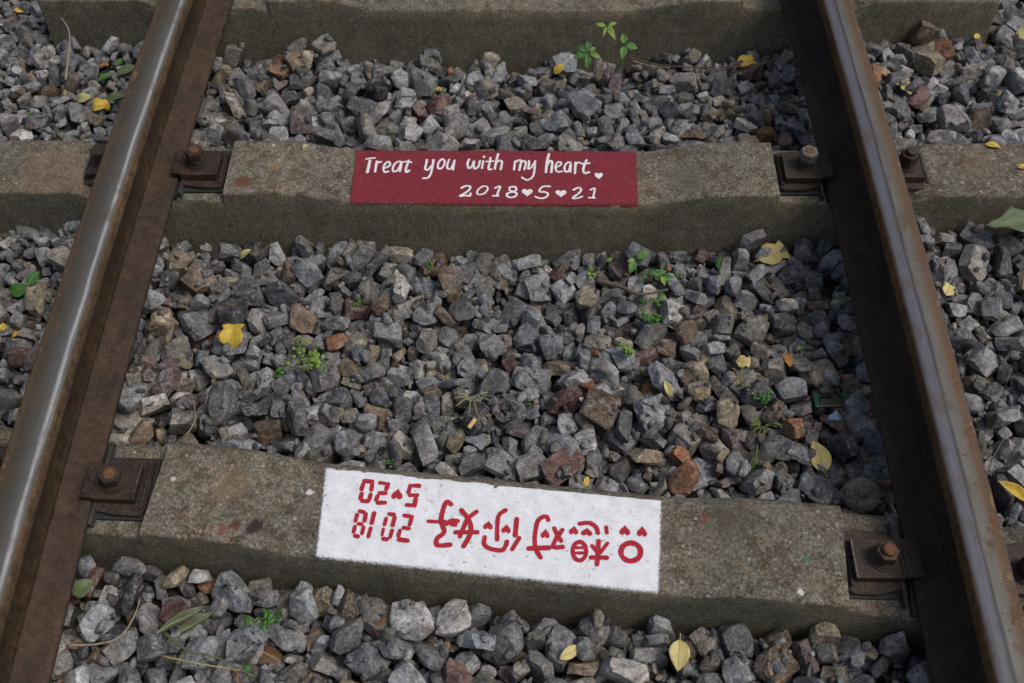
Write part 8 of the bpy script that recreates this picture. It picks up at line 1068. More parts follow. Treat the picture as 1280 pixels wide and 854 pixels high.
HRT = {"2":[[2120,9,2200,101],[568,-483,672,-383],[1291,-506,1396,-412]],"3":[[-1718,436,-1630,340],[-66,31,6,-45],[249,-2,320,-83],[920,-20,986,-101],[1397,95,1469,19],[1621,91,1707,21],[2262,188,2344,101],[2555,198,2632,105]]}
PNL = {"2": [[-3220, -779], [2914, -821], [2973, 822], [-3212, 839]], "3": [[-2871, -820], [2857, -831], [2865, 877], [-3071, 848]]}
s_far = sleeper(-1.165, 1.215, .0785, (0, 1.2215, 0), 0, 'bare grey concrete sleeper at the top, with no paint on it, above the green seedlings', 1)
s_red = sleeper(-1.19, 1.25, .0785, (0, .579, 0), 0, 'concrete sleeper with a red painted panel and white English lettering', 2, top=mat_concrete('weathered concrete of the red panel sleeper', False,
    [(-.549, -.044, .020, (.13, .045, .028), .8), (-.49, .0, .011, (.26, .17, .09), .7), (-.98, -.02, .10, (.19, .135, .080), .45), (1.02, .02, .05, (.19, .15, .10), .3), (-.50, .062, .004, (.6, .6, .57), .9), (.40, -.02, .05, (.10, .09, .075), .4)]))
s_wht = sleeper(-1.20, 1.25, .0848, (0, -.2417, 0), -.0977, 'crooked concrete sleeper with a white painted panel and upside down red writing', 3, back=(.012, .011), top=mat_concrete('weathered concrete of the white panel sleeper', False,
    [(-.40, -.048, .017, (.030, .022, .022), .9), (-.43, -.052, .010, (.09, .045, .03), .9), (-.325, .032, .007, (.62, .61, .58), .95), (.512, -.068, .007, (.66, .66, .64), .95), (.523, -.010, .006, (.05, .20, .06), .9),
     (-.46, .02, .04, (.20, .13, .075), .5), (-.56, .02, .006, (.55, .55, .52), .9), (-.45, -.062, .010, (.20, .05, .05), .7), (.40, .05, .05, (.10, .088, .07), .4), (.36, .055, .007, (.25, .06, .05), .7)]))
pr = panel(s_red, PNL['2'], M['red'], .0785, seed=2); tag(pr, 'dark red painted rectangle across the sleeper top')
pw = panel(s_wht, PNL['3'], M['white'], .0848, seed=5); tag(pw, 'white painted rectangle across the sleeper top')
def write(parent, strokes, hearts, groups, mat, names, z0, seed, wide):
    i = 0
    for g, (cnt, nm) in enumerate(zip(groups, names)):
        lettering(parent, strokes[i:i+cnt], [], mat, nm, z0+.00003*g, seed+g, wide); i += cnt
    for h in hearts: lettering(parent, [], [h], mat, 'heart', z0+.0004, seed)
write(pr, STK['2'], HRT['2'], [2, 2, 1, 1, 2, 2, 1, 1, 1, 2, 2, 2, 3, 2, 2, 1, 1, 2, 2]+[1, 1, 2, 1, 1, 1, 2], M['white_ink'], ['letter']*19+['digit']*7, .0016, 3, 1.05)
write(pw, STK['3'], HRT['3'], [6, 5, 5, 7, 2, 6, 5]+[7, 4, 4, 9, 1], M['red_ink'], ['digit']*7+['character']*5, .0016, 5, 1.2)

# ------------------------------------------------------------------ rails
def bow(side, y):
    f = (lambda t: .0215*t*t-.0138*t-.0058) if side < 0 else (lambda t: -.0136*t*t+.0069*t+.0062)
    if y > 1.25: d = (f(1.25)-f(1.15))/.1; return f(1.25)+d*(y-1.25)*math.exp(-(y-1.25))
    if y < -.6: d = (f(-.6)-f(-.5))/.1; return f(-.6)+d*(-.6-y)*math.exp(y+.6)
    return f(y)
HEAD = [(.012, .112), (.031, .1185), (.0345, .121), (.0355, .127), (.0355, .1395), (.0350, .1450), (.0330, .1488), (.0290, .1508), (.0225, .1516), (.0150, .1520), (.0075, .1522)]
WEB = [(.0150, .0245), (.0105, .031), (.0082, .040), (.00775, .055), (.00775, .092), (.0095, .104), (.0115, .1135), (.0115, .117)]
FOOT = [(.066, 0), (.0664, .004), (.0658, .0095), (.0625, .0115), (.045, .0145), (.030, .0175), (.020, .0215), (.014, .0265)]
def sweep(name, half, side, mat, root, seed):
    ys = [-2.2+.02*i for i in range(int(5.4/.02)+1)]
    full = half+[(-x, z) for x, z in reversed(half)]
    if name == 'head':
        full = half+[(0, .1522)]+[(-x, z) for x, z in reversed(half)]
        full = [(x-side*.0045*max(0, min(1, (x*side-.015)/.015)), z) for x, z in full]     # the outer side is worn narrower
    bm = bmesh.new(); uvl = bm.loops.layers.uv.new('UVMap'); rows = []
    n = len(full)
    for y in ys:
        r = []
        for x, z in full:
            q = Vector((x*2+seed, y, z)); d = noise.noise(q*Vector((1, 1, 1))*40)*.0004
            r.append(bm.verts.new((x+bow(side, y)+d, y, z+d)))
        rows.append(r)
    for a, b, ya, yb in zip(rows, rows[1:], ys, ys[1:]):
        for i in range(n):
            j = (i+1) % n
            f = bm.faces.new((a[i], a[j], b[j], b[i])); f.smooth = True
            if name == 'head' and min(full[i][1], full[j][1]) < .1455: f.material_index = 1
            for lp, (xi, yy) in zip(f.loops, ((i, ya), (j, ya), (j, yb), (i, yb))): lp[uvl].uv = (.5+full[xi][0]*side/.071, yy)
    bm.faces.new(rows[-1]); bm.faces.new(list(reversed(rows[0])))
    bmesh.ops.recalc_face_normals(bm, faces=bm.faces[:])
    return from_bm(name, bm, mat, root)
# uv x runs from 0 at the gauge corner to 1 at the outer edge
headL = mat_head('left running surface',
    [(0.0, (.06, .055, .045)), (.06, (.08, .08, .075)), (.10, (.18, .185, .18)), (.135, (.42, .42, .41)), (.18, (.30, .30, .30)), (.215, (.11, .108, .104)), (.40, (.072, .068, .060)), (.54, (.058, .050, .038)), (.70, (.050, .038, .025)), (.84, (.085, .052, .026)), (1, (.050, .030, .018))],  # the silver stripe paints the sky's reflection along the gauge corner
    [(0, .1), (.08, .2), (.14, .45), (.22, .15), (.7, .1), (.9, .05)], [(0, .7), (.12, .50), (.2, .55), (.5, .66), (.9, .85)])
headR = mat_head('right running surface',
    [(0.0, (.10, .055, .022)), (.04, (.10, .08, .065)), (.10, (.115, .118, .14)), (.30, (.10, .102, .122)), (.36, (.040, .036, .04)), (.43, (.13, .125, .115)), (.60, (.115, .10, .082)), (.72, (.115, .060, .024)), (.86, (.085, .055, .04)), (.93, (.055, .048, .055)), (1, (.045, .042, .05))],
    [(0, .1), (.08, .25), (.3, .3), (.6, .2), (.8, .1)], [(0, .8), (.1, .55), (.3, .58), (.6, .6), (.8, .72)])
for side, hm, fm, wm, lb in ((-1, headL, M['foot'], M['web'], 'left steel rail with a bright silver inner edge, crossing all three sleepers'),
                             (1, headR, M['foot2'], M['web2'], 'right steel rail with a blue grey and orange rust striped top')):
    r = empty('steel_rail', (side*.7525, 0, .010), 0, lb, 'rail', 'rails of the track')
    sweep('foot', FOOT, side, fm, r, 1); sweep('web', WEB, side, wm, r, 4); sweep('head', HEAD, side, [hm, M['side'] if side < 0 else M['side2']], r, 7)

# ------------------------------------------------------------------ rail fasteners (local +x points at the rail, origin at the bolt)
def fastener(loc, rz, label, nut_z=.046, stub=.020, spin=0.3, tilt=0, face='nut', cap='bolt', clip=(-.045, .050, .036), base=(-.056, .030, .055), flare=0):
    root = empty('rail_fastener', loc, rz, label, 'rail fastener', 'bolted clips holding down the rails')
    b = bmesh.new(); box(b, base[0]-.004, base[1], -base[2]-.004, base[2]+.004, .0005, .0065, .001); from_bm('rubber_pad', b, M['rubber'], root)
    b = bmesh.new()      # gauge plate: a worn iron plate with a raised rim at the shoulder and cut corners
    bb = bmesh.new()
    x0, x1, yy = base
    outline = [(x0, -yy+.006), (x0+.006, -yy), (x0+.045, -yy-.0005), (x1, -yy+.010), (x1, yy-.008), (x0+.050, yy-.001), (x0+.006, yy), (x0, yy-.006)]
    lo = [b.verts.new((x, y, .0065)) for x, y in outline]; hi = [b.verts.new((x, y, .0155)) for x, y in outline]
    for i in range(8): b.faces.new((lo[i], lo[(i+1) % 8], hi[(i+1) % 8], hi[i]))
    b.faces.new(hi); b.faces.new(list(reversed(lo)))
    bmesh.ops.bevel(b, geom=b.edges[:], offset=.0013, segments=2, affect='EDGES')
    box(b, x0+.0025, x0+.0085, -yy+.012, yy-.012, .015, .021, .0012)
    from_bm('gauge_plate', b, M['iron'], root)
    b = bmesh.new(); box(b, .0275, .0335, -.074, .074, .0005, .0185, .0012); from_bm('side_liner', b, M['liner'], root)
    # clip: a thick plate, stepped where it rides up onto the rail foot
    c0, c1, cy = clip
    R_ = Matrix.Rotation(tilt, 4, 'Z')
    b = bmesh.new()
    box(b, c0, .0335, -cy, cy, .0165, .0335, .0016, R_); box(b, .0325, c1, -cy+.0005, cy-.0005, .0285, .0385, .0016, R_)
    box(b, .0270, .0345, -cy+.001, cy-.001, .030, .0362, .0015, R_)
    from_bm('clip_plate', b, M['iron'], root)
    b = bmesh.new(); box(b, c0-.0006, c0+.0030, -cy+.001, cy-.001, .0325, .0355, .001, R_); from_bm('pale_rim', b, M['iron_pale'], root)  # thin paler strip along the clip's back edge
    # stacked spring washers
    b = bmesh.new()
    lathe(b, [(.0, .0330), (.0240, .0330), (.0245, .0345), (.0240, .0365), (.0130, .0370)], 28)
    lathe(b, [(.0, .0368), (.0215, .0368), (.0220, .0385), (.0215, .0405), (.0130, .0408)], 28, .0006, .0004)
    z = .0404
    lathe(b, [(.0, z), (.0185, z), (.0192, z+.002), (.0185, z+nut_z-.044+.0022), (.0130, nut_z-.001)], 28, -.0003, .0002)
    from_bm('spring_washer', b, M['nut'], root, smooth=False)
    b = bmesh.new(); r = .0193; h = .019
    lathe(b, [(.010, nut_z-.0012), (r*.95, nut_z-.0012), (r, nut_z+.001), (r, nut_z+h-.003), (r*.93, nut_z+h), (.0125, nut_z+h+.0004)], 6, 0, 0, spin)
    from_bm('nut', b, M[face if face != 'nut' else 'nut'], root)
    b = bmesh.new(); t = nut_z+h+stub
    lathe(b, [(.0112, nut_z), (.0112, t-.003), (.0098, t-.0008), (.0085, t)], 24)
    from_bm('bolt', b, M[cap], root)
    return root
PI = math.pi
def on_far(x, dy=0): return (x, .579+dy, 0)
def on_near(x, dy=0):
    c, s = math.cos(-.0977), math.sin(-.0977); return (c*x-s*dy, -.2417+s*x+c*dy, 0)
fastener(on_far(-.652), PI, 'rusty clip with orange bolt end inside the left rail, left of the red panel', .052, .004, .2)
fastener(on_far(.650), 0, 'rusty clip with a pale hexagon nut inside the right rail, right of the red panel', .056, .0015, .55, 0, 'bolt_grey', clip=(-.046, .054, .038))
fastener(on_far(-.853), 0, 'dark clip with a plain hexagon bolt outside the left rail', .054, .0015, .1, 0, 'nut', 'nut', clip=(-.036, .050, .034), base=(-.045, .030, .048))
fastener(on_far(.862), PI, 'dark clip with a stubby bolt outside the right rail, level with the red panel', .050, .010, .4, 0, 'nut', 'nut', clip=(-.038, .050, .034), base=(-.050, .030, .052))
fastener(on_near(-.655), PI-.0977*.2, 'brown clip with a large rusty nut left of the white panel', .044, .002, .3, 0, clip=(-.041, .050, .034))
fastener(on_near(.645), -.0977*.2, 'brown clip plate reaching onto the rail foot right of the white panel', .046, .010, .0, .02, clip=(-.048, .062, .034))
fastener(on_near(-.868), 0, 'clip half hidden by the left rail at the left edge of the picture', .050, .010, .2)
fastener(on_near(.872), PI, 'clip in the shade outside the right rail at the right edge of the picture', .050, .010, .2)

# ------------------------------------------------------------------ leaves, seedlings, twigs and litter
def frame_of(n, yaw):
    n = Vector(n).normalized(); n = (n*.55+Vector((0, -.25, .8))).normalized()
    q = n.to_track_quat('Z', 'Y'); return q @ Quaternion((0, 0, 1), yaw)
def leaf_bm(bm, L, wfun, curl=.15, fold=.2, n=12, m=4, seed=0, M4=None, thick=.0005):
    """a blade: length L along +x, half width wfun(t)*L, folded at the midrib and curled"""
    rows = []
    for i in range(n+1):
        t = i/n; wv = max(wfun(t), .004)*L; r = []
        for j in range(-m, m+1):
            s = j/m; x = (t-.5)*L; y = s*wv
            z = fold*abs(s)*wv - curl*L*((t-.5)**2)*2 + .035*L*noise.noise(Vector((t*3+seed*5.1, s*1.6, seed)))
            r.append(Vector((x, y, z)))
        rows.append(r)
    top = [[bm.verts.new(M4 @ p if M4 else p) for p in r] for r in rows]
    up = (M4.to_3x3() @ Vector((0, 0, 1))).normalized() if M4 else Vector((0, 0, 1))
    bot = [[bm.verts.new(v.co-up*thick) for v in r] for r in top]
    k = 2*m
    for i in range(n):
        for j in range(k):
            f = bm.faces.new((top[i][j], top[i+1][j], top[i+1][j+1], top[i][j+1])); f.smooth = True
            f = bm.faces.new((bot[i][j+1], bot[i+1][j+1], bot[i+1][j], bot[i][j])); f.smooth = True
        bm.faces.new((top[i][0], bot[i][0], bot[i+1][0], top[i+1][0])); bm.faces.new((top[i+1][k], bot[i+1][k], bot[i][k], top[i][k]))
    for j in range(k):
        bm.faces.new((top[0][j+1], bot[0][j+1], bot[0][j], top[0][j])); bm.faces.new((top[n][j], bot[n][j], bot[n][j+1], top[n][j+1]))
ovate = lambda a: (lambda t: a*(math.sin(math.pi*min(1, t**.75))**.9))
lance = lambda a: (lambda t: a*math.sin(math.pi*t)**.8)
def lobed(a, k=3, d=.35): return lambda t: a*(math.sin(math.pi*min(1, t**.8))**.6)*(1-d*abs(math.sin(k*math.pi*t)))
def fan(a): return lambda t: a*(t**.8)*(1 if t < .75 else math.sqrt(max(0, 1-((t-.75)/.26)**2))*.8+.2*(t < .98))
def tulip(a): return lambda t: a*(.95*min(1, t*3.2) if t < .45 else .62+.38*abs(math.cos((t-.45)*5.2)) if t < .93 else .5)*(1 if t > .08 else .4)
def leaf(spot, label, L, wf, mat, yaw=0, lift=.004, curl=.15, fold=.2, seed=1, petiole=0, flat=False, group='fallen leaves on the track', cat='leaf'):
    x, y, z, nx, ny, nz = spot
    q = (Quaternion((0, 0, 1), yaw) if flat else frame_of((nx, ny, nz), yaw))
    nrm = q @ Vector((0, 0, 1)); p = Vector((x, y, z))+nrm*lift
    root = empty('fallen_leaf', p, 0, label, cat, group); root.rotation_mode = 'QUATERNION'; root.rotation_quaternion = q
    bm = bmesh.new(); leaf_bm(bm, L, wf, curl, fold, 14, 5, seed); from_bm('blade', bm, mat, root)
    bm = bmesh.new(); pts = []
    for i in range(7):
        t = -.5-petiole+(.85+petiole)*i/6; pts.append((t*L, .01*L*math.sin(i), -curl*L*max(t, -.5)**2*2+.0006+(.035*L*noise.noise(Vector(((t+.5)*3+seed*5.1, 0, seed))) if t > -.5 else 0)))
    tube(bm, pts, [max(.0004, .0010*(1-i/8)) for i in range(7)], 5); from_bm('stalk', bm, M['straw'] if mat not in (M['green'], M['bgreen'], M['olive']) else M['lgreen'], root)
    return root
R = math.radians
leaf((0.5878, 0.4409, -0.1068, -0.25, 0.15, 0.96), 'large pale yellow leaf with pointed corners below the right end of the red panel sleeper', .068, tulip(.42), M['pale'], R(60), .010, .1, .15, 1, .12)
leaf((-0.5302, 0.1852, -0.0541, -0.2, -0.52, 0.83), 'crumpled bright yellow leaf lying left of the middle of the stones', .056, tulip(.46), M['yellow'], R(100), .006, .5, .3, 2, .1)
leaf((0.6088, -0.0546, -0.1032, -0.34, 0.15, 0.93), 'yellow pointed leaf on the stones above the right half of the white panel sleeper', .066, ovate(.30), M['pale'], R(150), .026, .15, .1, 3, .15)
leaf((-0.9879, 0.8904, -0.0993, -0.04, 0.08, 1), 'deep yellow curled leaf beside the left rail above the sleeper', .046, tulip(.44), M['yellow'], R(25), .010, .7, .3, 4)
leaf((-1.0274, 0.9131, -0.0893, -0.03, -0.86, 0.5), 'pale oval leaf touching the deep yellow curled leaf by the left rail', .042, ovate(.28), M['straw'], R(15), .008, .4, .2, 5)
leaf((-1.1621, 1.1467, -0.1, 0, 0, 1), 'greenish yellow round leaf by the end of the top sleeper', .034, ovate(.42), M['straw'], R(80), .010, .2, .1, 6)
leaf((-1.3425, 1.336, -0.164, 0.19, 0.6, 0.78), 'small yellow round leaf in the top left corner', .032, ovate(.42), M['yellow'], R(40), .010, .2, .1, 7)
leaf((-0.9912, 0.2209, -0.0939, -0.01, -0.11, 0.99), 'yellow leaf at the left edge of the picture', .036, tulip(.42), M['yellow'], R(10), .008, .4, .2, 8)
leaf((-1.0082, 0.2154, -0.0718, 0.27, -0.13, 0.96), 'small torn yellow leaf cut by the left edge of the picture', .020, ovate(.4), M['yellow'], R(70), .008, .3, .2, 9)
leaf((0.964, 0.9329, -0.0615, -0.67, 0.49, 0.55), 'ragged yellow leaf on the stones right of the right rail', .060, lobed(.34, 3, .5), M['pale'], R(20), .006, .3, .2, 10)
leaf((0.8973, 0.2808, -0.0158, 0.56, -0.1, 0.82), 'small square pale leaf right of the right rail', .030, tulip(.45), M['pale'], R(20), .006, .1, .1, 11)
leaf((0.9266, -0.1461, -0.0508, 0.15, -0.11, 0.98), 'long folded yellow leaf at the right edge of the picture', .066, lance(.17), M['yellow'], R(-52), .012, .1, .9, 12)
leaf((1.1944, 0.9235, -0.0747, -0.47, -0.85, -0.24), 'tiny dull yellow leaf between stones right of the ragged leaf', .020, ovate(.35), M['straw'], R(20), .006, .2, .2, 13)
leaf((1.2932, 1.128, -0.0636, 0.41, -0.9, -0.13), 'yellow leaf in the top right corner', .040, ovate(.4), M['straw'], R(20), .008, .2, .2, 14)
leaf((1.1666, 1.0907, -0.0438, 0.38, -0.04, 0.92), 'tiny orange leaf near the top right corner', .022, ovate(.3), M['yellow'], R(0), .006, .2, .2, 15)
leaf((0.6004, 1.052, -0.0954, -0.37, -0.04, 0.93), 'yellow green leaf under the dark twig by the top sleeper', .050, tulip(.38), M['yellow'], R(55), .010, .3, .2, 16)
leaf((0.1359, 1.0565, -0.116, -0.33, -0.92, -0.23), 'small orange yellow leaf next to the three leaf seedling', .034, ovate(.32), M['yellow'], R(50), .010, .2, .2, 17)
leaf((-0.1666, 0.9937, -0.1375, 0.09, -0.29, 0.95), 'thin yellow leaf blade between stones above the red panel', .030, lance(.18), M['yellow'], R(120), .012, .2, .2, 18)
leaf((0.3319, 0.0845, -0.0738, 0.15, -0.92, 0.37), 'narrow pale yellow leaf standing between stones right of centre', .034, lance(.22), M['pale'], R(110), .010, .2, .4, 19)
leaf((0.4909, 0.1559, -0.0903, -0.75, -0.4, 0.53), 'small pale leaf near the orange brown leaf', .030, tulip(.42), M['pale'], R(30), .010, .2, .2, 20)
leaf((0.5686, 0.1384, -0.0566, -0.14, 0.45, 0.88), 'orange brown leaf under the small green oval leaf', .034, lobed(.34), M['orange'], R(10), .008, .4, .3, 21)
leaf((0.1288, -0.4367, -0.0583, 0.8, -0.03, 0.6), 'yellow leaf piece on the stones below the white panel', .042, lance(.24), M['pale'], R(-25), .008, .1, .1, 22)
leaf((0.3078, -0.4434, -0.0467, -0.12, -0.13, 0.98), 'pale yellow heart shaped leaf at the bottom of the picture', .050, ovate(.34), M['pale'], R(-85), .014, .2, .2, 23, .2)
leaf((0.1689, -0.1075, -0.0956, 0.78, -0.11, 0.62), 'scrap of yellow leaf against the sleeper beside the big red brown stone', .022, ovate(.3), M['yellow'], R(10), .004, .2, .2, 24)
leaf((-0.5436, 0.4103, -0.0705, -0.74, -0.63, 0.22), 'slim yellow green leaf below the left end of the red panel sleeper', .034, lance(.22), M['straw'], R(65), .008, .3, .3, 25, .3)
leaf((-.4283, .637, .019, 0, 0, 1), 'small olive leaf on the back edge of the sleeper left of the red panel', .018, ovate(.35), M['straw'], R(60), .006, .5, .6, 26)
leaf((1.0676, 0.6457, 0.024)+(0, 0, 1), 'small yellow oval leaf lying on the right end of the red panel sleeper', .034, ovate(.26), M['yellow'], R(-20), .004, .2, .2, 27, 0, True)
leaf((1.1157, 0.5816, 0.024)+(0, 0, 1), 'yellow leaf on the sleeper cut by the right edge of the picture', .024, ovate(.3), M['yellow'], R(0), .004, .2, .2, 28, 0, True)
leaf((-0.9926, 0.3039, -0.059, 0.12, -0.92, 0.38), 'green oval leaf left of the left rail', .044, ovate(.34), M['green'], R(15), .010, .2, .1, 29)
leaf((-0.9547, 0.3088, -0.0324, 0.28, -0.09, 0.96), 'green leaf behind the green oval leaf left of the left rail', .036, ovate(.32), M['green'], R(35), .012, .2, .1, 30)
leaf((0.5959, 0.2115, -0.1263, 0.65, -0.76, -0.04), 'small bright green oval leaf right of centre', .028, ovate(.26), M['bgreen'], R(20), .012, .1, .1, 31)
leaf((0.4698, 0.4042, -0.087, -0.97, 0.22, -0), 'green leaf wedged between stones left of the large pale yellow leaf', .030, lance(.25), M['green'], R(-30), .004, .2, .2, 32)
leaf((-0.6849, -0.3454, -0.03)+(0, 0, 1), 'dull green leaf under stones at the left end of the white panel sleeper', .040, ovate(.4), M['olive'], R(40), .006, .2, .2, 33)
leaf((-0.3692, -0.4373, -0.092, 0.22, 0.04, 0.98), 'dry brown curled leaf at the bottom left', .060, lance(.22), M['brownleaf'], R(-50), .010, .5, .6, 34)
leaf((0.5387, -0.3799, -0.1052, -0.1, -1, 0), 'dry brown leaf on the stones below the right end of the white panel sleeper', .044, lance(.22), M['brownleaf'], R(70), .012, .4, .5, 35)
leaf((1.0907, 0.4416, 0.004)+(0, 0, 1), 'large dull green lobed leaf at the right edge of the picture', .170, lobed(.27, 3, .5), M['olive'], R(186), .012, .1, .12, 36, 0, True)
for sp, yw, wd, lb in (((-0.503, -0.4023, -0.0297, 0.73, -0.58, 0.36), 32, .16, 'folded dull green leaf at the bottom left, upper fold'), ((-0.4939, -0.4042, -0.0562, 0.26, -0.85, 0.46), 36, .15, 'folded dull green leaf at the bottom left, lower fold')):
    leaf(sp[:3]+(0, 0, 1), lb, .088, lance(wd*.62), M['olive2'], R(yw), .016, .05, .9, 37, 0, True)
for sp, yw, Lh, mt, lb in (((-0.9778, 1.053, -0.1012, 0.13, 0.27, 0.95), 5, .05, 'green', 'dark green leaf strip nearest the left rail at the top left'), ((-0.9493, 1.0162, -0.0903, 0.24, -0.77, 0.58), 15, .055, 'olive', 'dull green leaf strip beside the left rail'),
                       ((-1.0006, 0.9977, -0.1, 0, 0, 1), 30, .045, 'green', 'dark green leaf between stones left of the left rail'), ((-0.9349, 0.8861, -0.0619, -0.35, -0.59, 0.73), 25, .05, 'olive', 'pale green leaf strip above the sleeper by the left rail'),
                       ((-1.1355, 0.8477, -0.081, 0, 0.37, 0.93), 40, .022, 'bgreen', 'bright green scrap of leaf above the left end of the sleeper')):
    leaf(sp, lb, Lh, lance(.2), M[mt], R(yw), .006, .2, .3, yw)

def plant(base, label, stems, name='seedling'):
    """stems: list of (tip offset, [(angle, length, width, material)...])"""
    root = empty(name, base[:3], 0, label, 'weed' if name != 'seedling' else 'seedling')
    for tip, lv in stems:
        tip = Vector(tip)
        bm = bmesh.new(); tube(bm, smooth_pts([(0, 0, -.02), (tip.x*.35, tip.y*.35, tip.z*.5), tuple(tip)], 4), [.0012]*8+[.0008], 5); from_bm('stem', bm, M['lgreen'], root)
        for i, (an, L, wd, mt) in enumerate(lv):
            a = R(an); d = Vector((math.cos(a), math.sin(a), .12)).normalized(); q = Vector((d.x, d.y, d.z))
            rot = Quaternion((1, 0, 0), R(28)) @ Quaternion((0, 0, 1), a)
            m4 = Matrix.Translation(tip + rot @ Vector((L*.62, 0, .001*i))) @ rot.to_matrix().to_4x4()
            bm = bmesh.new(); leaf_bm(bm, L, ovate(wd), .12, .25, 10, 3, i+an*.01, m4); from_bm('leaf', bm, M[mt], root)
    return root
# the seedling in front of the top sleeper
plant((0.2038, 1.0028, -0.055)+(0, 0, 1), 'cluster of rounded green leaves growing in front of the top sleeper', [((.0, .0, .035), [(200, .036, .26, 'bgreen'), (262, .036, .24, 'bgreen'), (150, .028, .3, 'green'), (95, .026, .3, 'green'), (35, .018, .3, 'lgreen'), (330, .030, .24, 'lgreen')])])
plant((0.2863, 0.9973, -0.06)+(0, 0, 1), 'sprig of three rounded green leaves in front of the top sleeper', [((.0, -.005, .072), [(95, .026, .34, 'bgreen'), (345, .030, .3, 'bgreen'), (262, .034, .26, 'bgreen')])])
plant((0.253, 0.9972, -0.06)+(0, 0, 1), 'tall light green sprig of slim leaves highest in front of the top sleeper', [((-.012, -.01, .130), [(168, .026, .2, 'lgreen'), (20, .022, .22, 'lgreen'), (320, .020, .22, 'lgreen'), (300, .036, .17, 'lgreen'), (250, .026, .16, 'lgreen')])])
plant((0.2915, 0.3862, -0.1071, -0.47, -0.04, 0.88), 'bright seedling with a tall leaf by the middle of the red panel sleeper front', [((-.006, .01, .045), [(30, .032, .28, 'bgreen'), (250, .030, .3, 'bgreen'), (200, .016, .3, 'lgreen')]), ((.03, -.01, .02), [(10, .030, .24, 'bgreen'), (330, .030, .24, 'green'), (200, .022, .3, 'green')])])
plant((0.2307, 0.4355, -0.1423, 0.07, -0.99, 0.11), 'tiny two leaf sprout by the front of the red panel sleeper', [((0, 0, .022), [(150, .014, .35, 'lgreen'), (30, .014, .35, 'lgreen')])])
plant((0.3406, 0.3659, -0.1, 0, 0, 1), 'green seedling of flat leaves right of the bright seedling', [((0, 0, .022), [(-20, .030, .26, 'bgreen'), (160, .024, .3, 'green'), (-70, .022, .26, 'lgreen')])])
plant((0.5937, 0.1493, -0.05)+(0,0,1), 'tiny green shoot beside the small green oval leaf', [((0, 0, .012), [(120, .012, .3, 'bgreen')])])

def weed(base, label, n, rad, h, size, mats, seed, slim=.3, name='weed'):
    rnd = random.Random(seed); root = empty(name, base[:3], 0, label, 'weed', 'small weeds between the stones')
    tips = []
    for i in range(max(3, n//7)):
        a = rnd.uniform(0, 6.28); r = rad*math.sqrt(rnd.random()); tip = Vector((r*math.cos(a), r*math.sin(a), h*rnd.uniform(.4, 1)))
        bm = bmesh.new(); tube(bm, smooth_pts([(tip.x*.1, tip.y*.1, -.015), (tip.x*.5, tip.y*.5, tip.z*.6), tuple(tip)], 3), .0006, 4); from_bm('stem', bm, M[mats[0]], root)
        tips.append(tip)
    bm = bmesh.new()
    for i in range(n):
        t = rnd.choice(tips); s = rnd.uniform(.35, 1.05); p = Vector((t.x*s, t.y*s, t.z*s))+Vector((rnd.gauss(0, 1), rnd.gauss(0, 1), rnd.gauss(0, .6)))*rad*.14
        L = size*rnd.uniform(.6, 1.3); rot = Quaternion((0, 0, 1), rnd.uniform(0, 6.28)) @ Quaternion((0, 1, 0), rnd.uniform(-.7, .4))
        leaf_bm(bm, L, ovate(slim), .2, .3, 4, 1, i, Matrix.Translation(p) @ rot.to_matrix().to_4x4(), .0003)
    o = from_bm('foliage', bm, M[mats[-1]], root); return root
def grass(base, label, blades, seed, mat='lgreen', h=.05, spread=.03):
    rnd = random.Random(seed); root = empty('grass_tuft', base[:3], 0, label, 'grass tuft', 'small weeds between the stones')
    bm = bmesh.new()
    for i in range(blades):
        a = rnd.uniform(0, 6.28); l = rnd.uniform(.5, 1.2); e = Vector((math.cos(a), math.sin(a), 0))*spread*l
        pts = smooth_pts([(0, 0, -.012), (e.x*.4, e.y*.4, h*l*.7), (e.x, e.y, h*l*.75)], 4); tube(bm, pts, [.0011]*4+[.0009]*4+[.0002], 4)
    from_bm('blades', bm, M[mat], root); return root
weed((-0.4081, 0.1708, -0.1065, -0.18, 0.33, 0.93), 'light green weed patch left of centre, upper clump', 40, .044, .022, .010, ('green', 'lgreen'), 3, .4)
weed((-0.3594, 0.116, -0.0538, -0.52, -0.52, 0.67), 'light green weed patch left of centre, right clump', 40, .038, .022, .010, ('green', 'lgreen'), 4, .4)
weed((-0.4508, 0.1271, -0.1079, 0.82, 0.16, 0.55), 'small darker weed left of the light green weed patch', 24, .020, .018, .010, ('green', 'bgreen'), 5, .35)
weed((0.2576, 0.1678, -0.0648, -0.26, -0.45, 0.85), 'yellow green weed between stones right of centre, lower one', 46, .026, .020, .009, ('green', 'lgreen'), 6, .35)
weed((0.3064, 0.2483, -0.0872, -0.03, 0.56, 0.83), 'spiky green weed right of centre', 26, .026, .026, .018, ('green', 'bgreen'), 7, .16)
weed((0.3287, 0.2941, -0.0828, 0.33, -0.75, 0.57), 'feathery green weed right of the spiky weed', 30, .024, .022, .012, ('green', 'bgreen'), 8, .25)
weed((0.514, 0.0585, -0.0612, 0.22, -0.97, 0.11), 'low mossy green weed above the reddish stones at the right', 70, .022, .010, .007, ('green', 'bgreen'), 9, .4)
weed((-0.4441, -0.2835, -0.1579, -0.1, -1, 0), 'feathery weed against the lower front of the white panel sleeper', 70, .038, .028, .015, ('green', 'bgreen'), 10, .18)
weed((-0.3861, -0.3975, -0.0731, 0.68, -0.23, 0.7), 'feathery weed hanging over stones at the bottom left', 60, .036, .028, .015, ('green', 'bgreen'), 11, .18)
weed((0.0977, 0.9491, -0.1621, -0.84, -0.49, 0.24), 'dark green weed above the red panel', 30, .022, .012, .011, ('green', 'green'), 12, .35)
